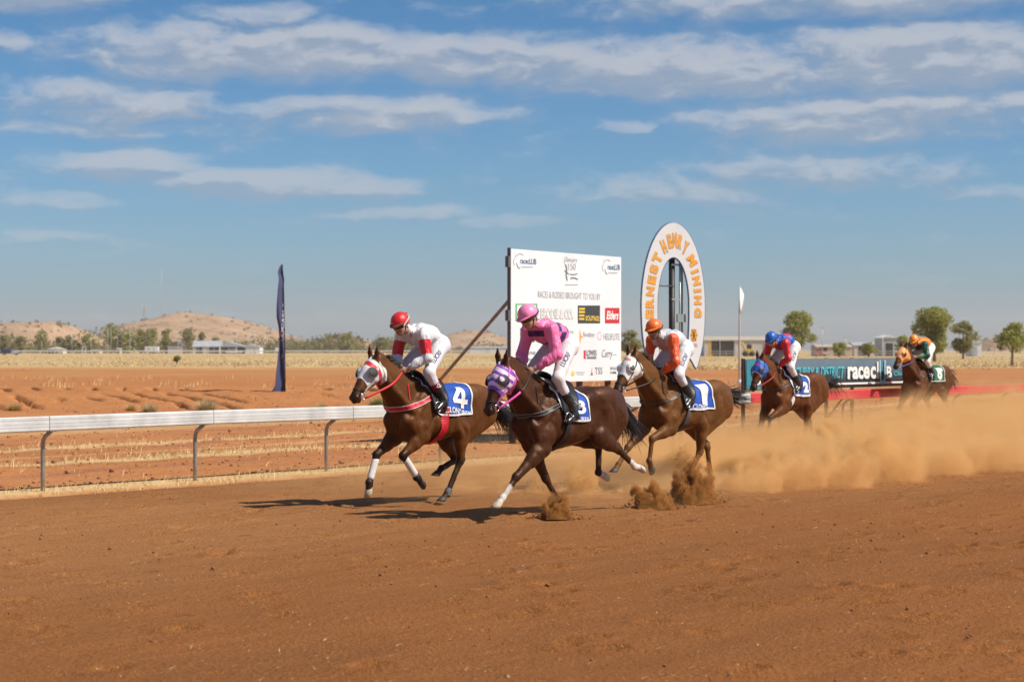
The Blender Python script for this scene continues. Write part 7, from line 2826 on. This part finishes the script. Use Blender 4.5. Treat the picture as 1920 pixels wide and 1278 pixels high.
RUN.append(dict(
    key='tan', seed=14, O=spot(1252, 27.3), th=42, h=0.0115, gloss=0.33,
    label='light bay racehorse in a plain white blinker hood under the number 1 cloth',
    poll=(0.80, 1.82), nose=(1.13, 1.365), ear=(-0.02, 0.016, 0.165),
    LF=((.14, .83), (.52, .70), (.57, .40), (.52, .305)), RF=((.30, .84), (.70, .58), (.92, .36), (1.01, .27)),
    LH=((-.52, .89), (-.55, .47), (-.31, .15), (-.22, .06)), RH=((-.74, .86), (-1.08, .52), (-1.14, .16), (-1.10, .06)),
    tail=((-1.27, 0, 1.31), (-1.37, 0, 1.28), (-1.52, 0, 1.24), (-1.72, .03, 1.20), (-1.92, .04, 1.19)), tail_n=170,
    coat=((0.128, 0.052, 0.0145), (0.14, 0.062, 0.020), (0.05, 0.035, 0.03)), socks={}, hoofcol={}, hair=(0.018, 0.012, 0.010),
    hands=(0.24, 0, 1.575), foot=(-0.06, 1.13),
    tack=dict(leather=(0.016, 0.013, 0.012), rein=(0.016, 0.013, 0.012), girth_w=0.07, girth_x=(-0.12, -0.05), girth=(0.06, 0.06, 0.065),
              hood=dict(mat=None, fn=hood_white, cup=cup_hole, rim=cup_white, cup_r=0.046, front=0.345), breast=dict(col=(0.05, 0.04, 0.035), w=0.035, z=1.17),
              cloth=dict(col=blue_cloth, xf=lambda a: 0.07 - 0.0017 * a, xr=lambda a: -0.62 - 0.0009 * a, amax=100, texts=[('1', -0.47, 1.285, 0.16, 0.30, 0.06, -3), ('CLONCURRY', -0.425, 1.085, 0.46, 0.07, 0.02, -8)])),
    rider=dict(h=0.0068, label='jockey in pale grey silks with orange sleeves and orange cap on the light bay',
               pelvis=(-.29, 0, 1.93), waist=(-.15, 0, 2.03), chest=(.03, 0, 2.035), neck=(.12, 0, 2.065), shL=(.11, .175, 2.03), elL=(.17, .26, 1.73), haL=(.25, .06, 1.57), haR=(.22, -.055, 1.59), elR=(.12, -.25, 1.76),
               hipL=(-.22, .115, 1.885), knL=(.07, .245, 1.56), anL=(-.15, .285, 1.235), toL=(-.02, .30, 1.14), head=(.305, 0, 2.17), pitch=20, turn=4, cap=(0.86, 0.16, 0.018), silk=silk_grey_orange, skin=(0.48, 0.26, 0.18), beard=True, breech=(0.68, 0.68, 0.71))))
RUN.append(dict(
    key='redbay', seed=21, O=spot(1466, 36.5), th=42, h=0.016, gloss=0.36,
    label='bay racehorse in a blue blinker hood, fourth in the field before the red rail',
    poll=(0.70, 1.73), nose=(0.92, 1.255), ear=(-0.01, 0.016, 0.165),
    LF=((.15, .83), (.58, .66), (.63, .36), (.56, .28)), RF=((.26, .82), (.50, .50), (.52, .18), (.57, .07)),
    LH=((-.56, .89), (-.60, .47), (-.48, .12), (-.42, .04)), RH=((-.74, .87), (-1.10, .52), (-1.20, .16), (-1.17, .06)),
    tail=((-1.27, 0, 1.31), (-1.37, 0, 1.30), (-1.55, 0, 1.30), (-1.80, .0, 1.20), (-1.98, .0, .98)), tail_n=200,
    coat=((0.112, 0.039, 0.012), BLACKP, (0.04, 0.02, 0.015)), socks={}, hoofcol={}, hair=(0.014, 0.010, 0.009),
    hands=(0.25, 0, 1.57), foot=(-0.06, 1.13),
    tack=dict(leather=(0.016, 0.013, 0.012), rein=(0.42, 0.03, 0.05), girth_w=0.075, girth_x=(-0.02, 0.05), girth=(0.60, 0.56, 0.60),
              hood=dict(mat=None, fn=hood_blue, cup=cup_hole, rim=plain('blinker_blue', (0.03, 0.13, 0.5), 0.5), cup_r=0.046, front=0.295), breast=dict(col=(0.05, 0.035, 0.03), w=0.035, z=1.17),
              cloth=dict(col=blue_cloth, xf=lambda a: 0.14 - 0.0019 * a, xr=lambda a: -0.42 - 0.0008 * a, amax=104, trim_w=0.035, texts=[('2', -0.33, 1.20, 0.16, 0.20, 0.07, -2), ('CLONCURRY', -0.275, 1.035, 0.38, 0.055, 0.02, -3)])),
    rider=dict(h=0.0085, label='jockey in blue silks with red sleeves and blue cap on the fourth horse',
               pelvis=(-.27, 0, 1.96), waist=(-.13, 0, 2.06), chest=(.05, 0, 2.03), neck=(.15, 0, 2.04), shL=(.14, .175, 2.01), elL=(.18, .26, 1.73), haL=(.26, .06, 1.57),
               hipL=(-.20, .115, 1.91), knL=(.08, .245, 1.57), anL=(-.16, .285, 1.235), toL=(-.03, .30, 1.14), head=(.33, 0, 2.085), pitch=34, turn=4, cap=(0.015, 0.11, 0.50), silk=silk_blue_red, breech=(0.70, 0.70, 0.72))))
RUN.append(dict(
    key='last', seed=27, O=spot(1722, 45.2), th=41, lift=0.06, h=0.018, gloss=0.4,
    label='dark bay racehorse in an orange blinker hood with a green cloth, last in the field',
    poll=(0.66, 1.89), nose=(1.06, 1.46), ear=(-0.02, 0.02, 0.14),
    LF=((.15, .83), (.52, .62), (.50, .32), (.42, .24)), RF=((.30, .83), (.62, .52), (.78, .24), (.86, .15)),
    LH=((-.70, .88), (-1.08, .56), (-1.18, .20), (-1.20, .09)), RH=((-.60, .89), (-.74, .48), (-.56, .18), (-.48, .09)),
    tail=((-1.27, 0, 1.31), (-1.36, 0, 1.32), (-1.46, 0, 1.24), (-1.56, .0, 1.08), (-1.62, .0, .92)), tail_n=150,
    coat=((0.095, 0.035, 0.013), BLACKP, (0.04, 0.022, 0.016)), socks={}, hoofcol={}, hair=(0.016, 0.011, 0.010),
    hands=(0.27, 0, 1.66), foot=(-0.06, 1.20),
    tack=dict(leather=(0.03, 0.02, 0.015), cheek=(0.75, 0.42, 0.12), rein=(0.10, 0.08, 0.28), girth_w=0.07, pad=(0.55, 0.22, 0.15),
              hood=dict(mat=None, fn=hood_orange, cup=cup_dark, rim=cup_dark, cup_r=0.048, front=0.345), breast=dict(col=(0.03, 0.02, 0.018), w=0.03, z=1.17),
              cloth=dict(col=(0.015, 0.13, 0.06), xf=lambda a: 0.05 - 0.0016 * a, xr=lambda a: -0.66 - 0.0008 * a, amax=92, trim=(0.55, 0.62, 0.52), texts=[('5', -0.50, 1.29, 0.26, 0.26, 0.08, -6)])),
    rider=dict(h=0.010, label='jockey in orange silks with green sleeves and orange cap crouched low on the last horse',
               pelvis=(-.38, 0, 1.90), waist=(-.25, 0, 1.985), chest=(-.06, 0, 1.965), neck=(.05, 0, 1.98), shL=(.02, .175, 1.95), elL=(.08, .27, 1.70), haL=(.28, .06, 1.66),
               hipL=(-.31, .115, 1.85), knL=(.05, .245, 1.57), anL=(-.15, .285, 1.30), toL=(-.03, .30, 1.21), head=(.20, 0, 2.03), pitch=30, turn=10, cap=(0.88, 0.30, 0.02), silk=silk_orange_green, breech=(0.70, 0.69, 0.70), print=False)))

BUILT = []
for P in RUN:
    if ONLY and P['key'] not in ONLY:
        continue
    P['tack']['hood']['mat'] = hood_mat('hood_' + P['key'], P['tack']['hood']['fn'])
    G = horse(P)
    bridle(G, P)
    saddlery(G, P)
    wrapm = plain('bandage_white', (0.66, 0.63, 0.60), 0.85, 0, 0.1, 30, 0.5, 90)
    bootm = plain('fetlock_boot', (0.016, 0.015, 0.015), 0.5, 0, 0.2, 30)
    if P['key'] == 'bay':
        for k in ('LF', 'RF'):
            leg_wrap(G, k, 0.14, 0.90, 0.046, 0.046, wrapm)
            leg_wrap(G, k, -0.25, 0.75, 0.054, 0.047, bootm, 'fetlock_boot', 2)
        leg_wrap(G, 'LH', 0.86, 1.08, 0.050, 0.054, plain('hind_boot', (0.10, 0.10, 0.105), 0.6), 'fetlock_boot')
    rd, fingers, bb = rider(G, P)
    G['rider'] = rd
    BUILT.append(G)
    if P['key'] == 'brown':
        ha = Vector(fingers[0][0])
        tip = Vector((-0.30, 0.31, 1.235))
        Wm = Matrix.Translation(G['root'].location) @ Matrix.Rotation(G['root'].rotation_euler.z, 4, 'Z')
        dr = (tip - ha).normalized()
        st = ha - dr * 0.16
        wp = empty('riding_whip', Wm @ ha, G['root'].rotation_euler.z, 'thin black whip held by the pink jockey, pointing down past the boot', 'whip')
        mid = st.lerp(tip, 0.5) + Vector((0, 0.02, -0.012))
        MB().tube([Vector(q) - ha for q in catmull([st, mid, tip - dr * 0.03], 8)], [0.009] * 6 + [0.006] * 11, 7).build('shaft', plain('whip_black', (0.014, 0.013, 0.013), 0.4), wp, True)
        MB().tube([st - ha - dr * 0.012, st - ha + dr * 0.13], 0.011, 8).build('handle', plain('whip_grip', (0.02, 0.02, 0.02), 0.7, 0, 0.2, 30, 0.4, 200), wp, True)
        MB().ribbon([tip - dr * 0.25 - ha, tip - dr * 0.1 - ha, tip - ha], [Vector((0, 1, 0))] * 3, [0.012, 0.018, 0.022], 0.008).build('flap', plain('whip_flap', (0.42, 0.40, 0.38), 0.7), wp, False)
# ------------------------------------------------------------------ thrown earth and dust
SPRAY = plain('thrown_earth', (0.26, 0.105, 0.035), 0.95, 0, 0.4, 14)


def spray(name, px, py_ground, L, H, W, lean, n, seed, label):
    """a burst of clods and crumbs thrown back by a hoof: dense core, ragged crown"""
    r = np.random.default_rng(seed)
    d = CAM_H * FPX / (py_ground - HZ)
    o = at(px, d, z=0.0)
    u = r.normal(0, 0.42, n)
    v = r.uniform(0, 1, n) ** 1.25
    fing = 0.55 + 0.45 * np.abs(np.sin(u * 6.3 + seed)) * (0.6 + 0.4 * np.sin(u * 17 + seed * 2))
    env = np.exp(-(u / 0.62) ** 2) * fing
    x = u * L * (0.62 + 0.55 * v) + lean * v * H
    z = v * H * env + r.normal(0, 0.012, n)
    y = r.normal(0, 1, n) * W * (0.3 + 0.4 * v)
    keep = z > 0.0
    C = np.stack([x, y, z], 1)[keep]
    rad = (0.0025 + r.gamma(1.3, 0.0030, len(C))) * (1.25 - 0.5 * v[keep])
    ob = lumps(name, C, rad, SPRAY, r, 0.9)
    ob.location = o
    return tag(ob, kind='stuff')


def dust_material(name, color, fn, aniso=0.25):
    m = bpy.data.materials.new(name)
    m.use_nodes = True
    nt = NT(m.node_tree)
    nt.n.clear()
    out = nt.node('ShaderNodeOutputMaterial')
    pv = nt.node('ShaderNodeVolumePrincipled')
    pv.inputs['Color'].default_value = (*color, 1)
    pv.inputs['Anisotropy'].default_value = aniso
    nt.put(pv.inputs['Density'], fn(nt))
    nt.l.new(pv.outputs[0], out.inputs['Volume'])
    return m


DUSTC = (0.955, 0.655, 0.32)


def trail(nt):
    """wake of dust along the track: x runs away from the camera along the rail, y across it, z up"""
    co = obj_co(nt)
    x, y, z = nt.sep(co)[:]
    y = nt.math('MULTIPLY', y, -1.0)
    big = nt.noise(nt.vmath('ADD', nt.vmath('MULTIPLY', co, (0.55, 0.75, 1.0)), (3.1, 0, 0)), 1.0, 2, 0.5)
    n = nt.noise(nt.vmath('MULTIPLY', co, (1.5, 1.7, 2.0)), 1.0, 5, 0.62, 0.6)
    hgt = nt.mapr(x, 2.0, 28.0, 0.28, 1.35)                                  # how high it hangs
    hgt = nt.math('MULTIPLY', hgt, nt.mapr(big, 0.25, 0.75, 0.45, 1.5))
    fz = nt.mapr(nt.math('DIVIDE', z, hgt), 1.0, 0.15, 0.0, 1.0, True)
    fy = nt.math('MULTIPLY', nt.mapr(y, 0.7, 2.2, 0, 1, True), nt.mapr(nt.math('ADD', y, nt.math('MULTIPLY', nt.math('SUBTRACT', big, 0.5), 3.0)), 8.6, 7.3, 0, 1, True))
    fx = nt.mapr(x, 3.0, 11.0, 0.14, 1.0)
    fx0 = nt.mapr(x, 0.5, 2.5)
    puff = nt.mapr(n, 0.38, 0.66, 0.05, 1.0, True)
    d = nt.math('MULTIPLY', nt.math('MULTIPLY', fz, fy), nt.math('MULTIPLY', nt.math('MULTIPLY', fx, fx0), nt.math('MULTIPLY', puff, 0.8)))
    # rolling billows on the near side, thick and cauliflower-edged
    bn_ = nt.noise(nt.vmath('ADD', nt.vmath('MULTIPLY', co, (1.15, 1.3, 1.7)), (7.3, 1.1, 0)), 1.0, 6, 0.58, 0.5)
    bz = nt.math('DIVIDE', z, nt.mapr(x, 2.0, 18.0, 0.55, 1.15))
    core = nt.math('MULTIPLY', nt.math('MAXIMUM', nt.math('SUBTRACT', nt.math('ABSOLUTE', nt.math('SUBTRACT', y, 5.2)), 1.3), 0.0), 0.40)
    sh = nt.math('SUBTRACT', nt.math('MULTIPLY', nt.math('SUBTRACT', bn_, 0.5), 2.3), nt.math('ADD', core, nt.math('MULTIPLY', bz, 0.85)))
    sh = nt.math('ADD', sh, nt.mapr(x, 1.0, 8.0, -0.25, 0.34))
    bill = nt.math('MULTIPLY', nt.mapr(sh, 0.0, 0.20, 0.0, 1.0, True), nt.mapr(x, 40.0, 20.0, 0.3, 1.0))
    d = nt.math('ADD', nt.math('MULTIPLY', d, 0.75), nt.math('MULTIPLY', bill, 2.6))
    return nt.math('MULTIPLY', d, DUST_D)


DUST_D = 4.5
X1, Y0_, Y1_, Z1 = 62.0, 0.6, 10.0, 1.9
mb = MB().box((0, 0, 0.002), (X1, Y1_ - Y0_, Z1))
dust = mb.build('dust_cloud', dust_material('dust', DUSTC, trail))
dust.rotation_euler = (0, 0, math.atan2(TD[1], TD[0]))
# local y must point towards the track (ND): mirror by turning the box, i.e. use negative y
for v in dust.data.vertices:
    v.co.y = -(v.co.y + Y0_)
dust.data.flip_normals()
dust.location = (P0[0], P0[1], 0.0)
tag(dust, kind='stuff')


# bursts: a thick short plume of airborne soil with crumbs and clods flying in it
def burst_fn(L, W, H, lean, seed, dens, sc=1.0):
    def fn(nt):
        co = obj_co(nt)
        x, y, z = nt.sep(co)[:]
        zz = nt.math('DIVIDE', z, H)
        xs = nt.math('DIVIDE', nt.math('SUBTRACT', x, nt.math('MULTIPLY', zz, lean)), nt.math('ADD', L * 0.62, nt.math('MULTIPLY', zz, L * 0.38)))
        ys = nt.math('DIVIDE', y, W)
        off = nt.vmath('ADD', co, (seed * 1.7, seed * 0.9, 0))
        lump = nt.noise(nt.vmath('MULTIPLY', off, (1.0, 1.0, 0.8)), 7.0 * sc, 2, 0.5, 0.3)
        fine = nt.noise(off, 24.0 * sc, 5, 0.68, 0.4)
        rad = nt.math('SQRT', nt.math('ADD', nt.math('MULTIPLY', xs, xs), nt.math('MULTIPLY', ys, ys)))
        top = nt.math('MULTIPLY', nt.mapr(rad, 1.05, 0.40, 0.0, 1.0, True), nt.mapr(lump, 0.30, 0.66, 0.30, 1.25))
        edge = nt.math('ADD', nt.math('SUBTRACT', top, zz), nt.math('MULTIPLY', nt.math('SUBTRACT', fine, 0.5), 0.75))
        return nt.math('MULTIPLY', nt.mapr(edge, 0.0, 0.34, 0.0, dens, True), nt.mapr(fine, 0.32, 0.58, 0.25, 1.0))
    return fn


def burst(px, py_ground, L, W, H, lean, seed, dens, col, crumbs, sc=1.0, name='earth_burst'):
    d = CAM_H * FPX / (py_ground - HZ)
    o = at(px, d, z=0.0)
    e = L * 1.05 + abs(lean)
    ob = MB().box((-e, -W, 0.004), (e, W, H * 1.35)).build(name, dust_material('burst_%d' % seed, col, burst_fn(L, W, H, lean, seed, dens, sc), 0.0))
    ob.location = o
    tag(ob, kind='stuff')
    if crumbs:
        spray('thrown_earth', px, py_ground, L, H * 0.95, W * 0.6, lean, crumbs, seed, '')


SOIL = (0.60, 0.31, 0.105)
burst(1044, 972, 0.30, 0.20, 0.25, -0.03, 1, 90.0, SOIL, 1500)
burst(1228, 953, 0.42, 0.24, 0.30, -0.10, 2, 75.0, SOIL, 1500)
burst(1302, 943, 0.52, 0.30, 0.50, -0.06, 3, 55.0, SOIL, 2200)
burst(1262, 900, 0.40, 0.30, 0.62, 0.16, 4, 9.0, (0.88, 0.56, 0.24), 500)
burst(1095, 926, 0.42, 0.30, 0.46, -0.05, 5, 9.0, (0.88, 0.56, 0.24), 350)
burst(1010, 925, 0.42, 0.25, 0.30, 0.10, 6, 5.0, (0.88, 0.56, 0.24), 150)
burst(1385, 905, 0.55, 0.30, 0.40, 0.20, 7, 6.0, (0.90, 0.60, 0.27), 350)

# rolling puffs along the near edge of the dust trail
for i, (px, pyg, L, W, H, ln, dn) in enumerate(((1405, 922, 0.8, 0.5, 0.42, 0.10, 7.0), (1478, 917, 0.95, 0.6, 0.58, 0.15, 7.0), (1560, 914, 1.0, 0.6, 0.70, 0.2, 7.5), (1645, 903, 1.25, 0.7, 1.05, 0.25, 6.0),
                                                 (1735, 890, 1.4, 0.7, 0.70, 0.2, 4.5), (1830, 882, 1.6, 0.8, 0.80, 0.2, 3.5), (1600, 866, 1.4, 0.8, 0.80, 0.3, 4.0), (1800, 846, 1.9, 0.9, 1.15, 0.2, 2.2))):
    burst(px, pyg, L, W, H * 0.92, ln, 20 + i, dn * 0.65, (0.955, 0.635, 0.295), 0, 0.45 / L * 1.25, 'dust_puff')

# ------------------------------------------------------------------ dusty air
hz = MB().box((-4500, -60, -3.0), (4500, 4700, 75.0)).build('haze', None)
hm_ = bpy.data.materials.new('haze')
hm_.use_nodes = True
nt = NT(hm_.node_tree)
nt.n.clear()
ho = nt.node('ShaderNodeOutputMaterial')
hv = nt.node('ShaderNodeVolumePrincipled')
hv.inputs['Color'].default_value = (0.82, 0.86, 0.93, 1)
hv.inputs['Density'].default_value = 0.00011
hv.inputs['Anisotropy'].default_value = 0.2
nt.l.new(hv.outputs[0], ho.inputs['Volume'])
hz.data.materials.append(hm_)
tag(hz, kind='stuff')
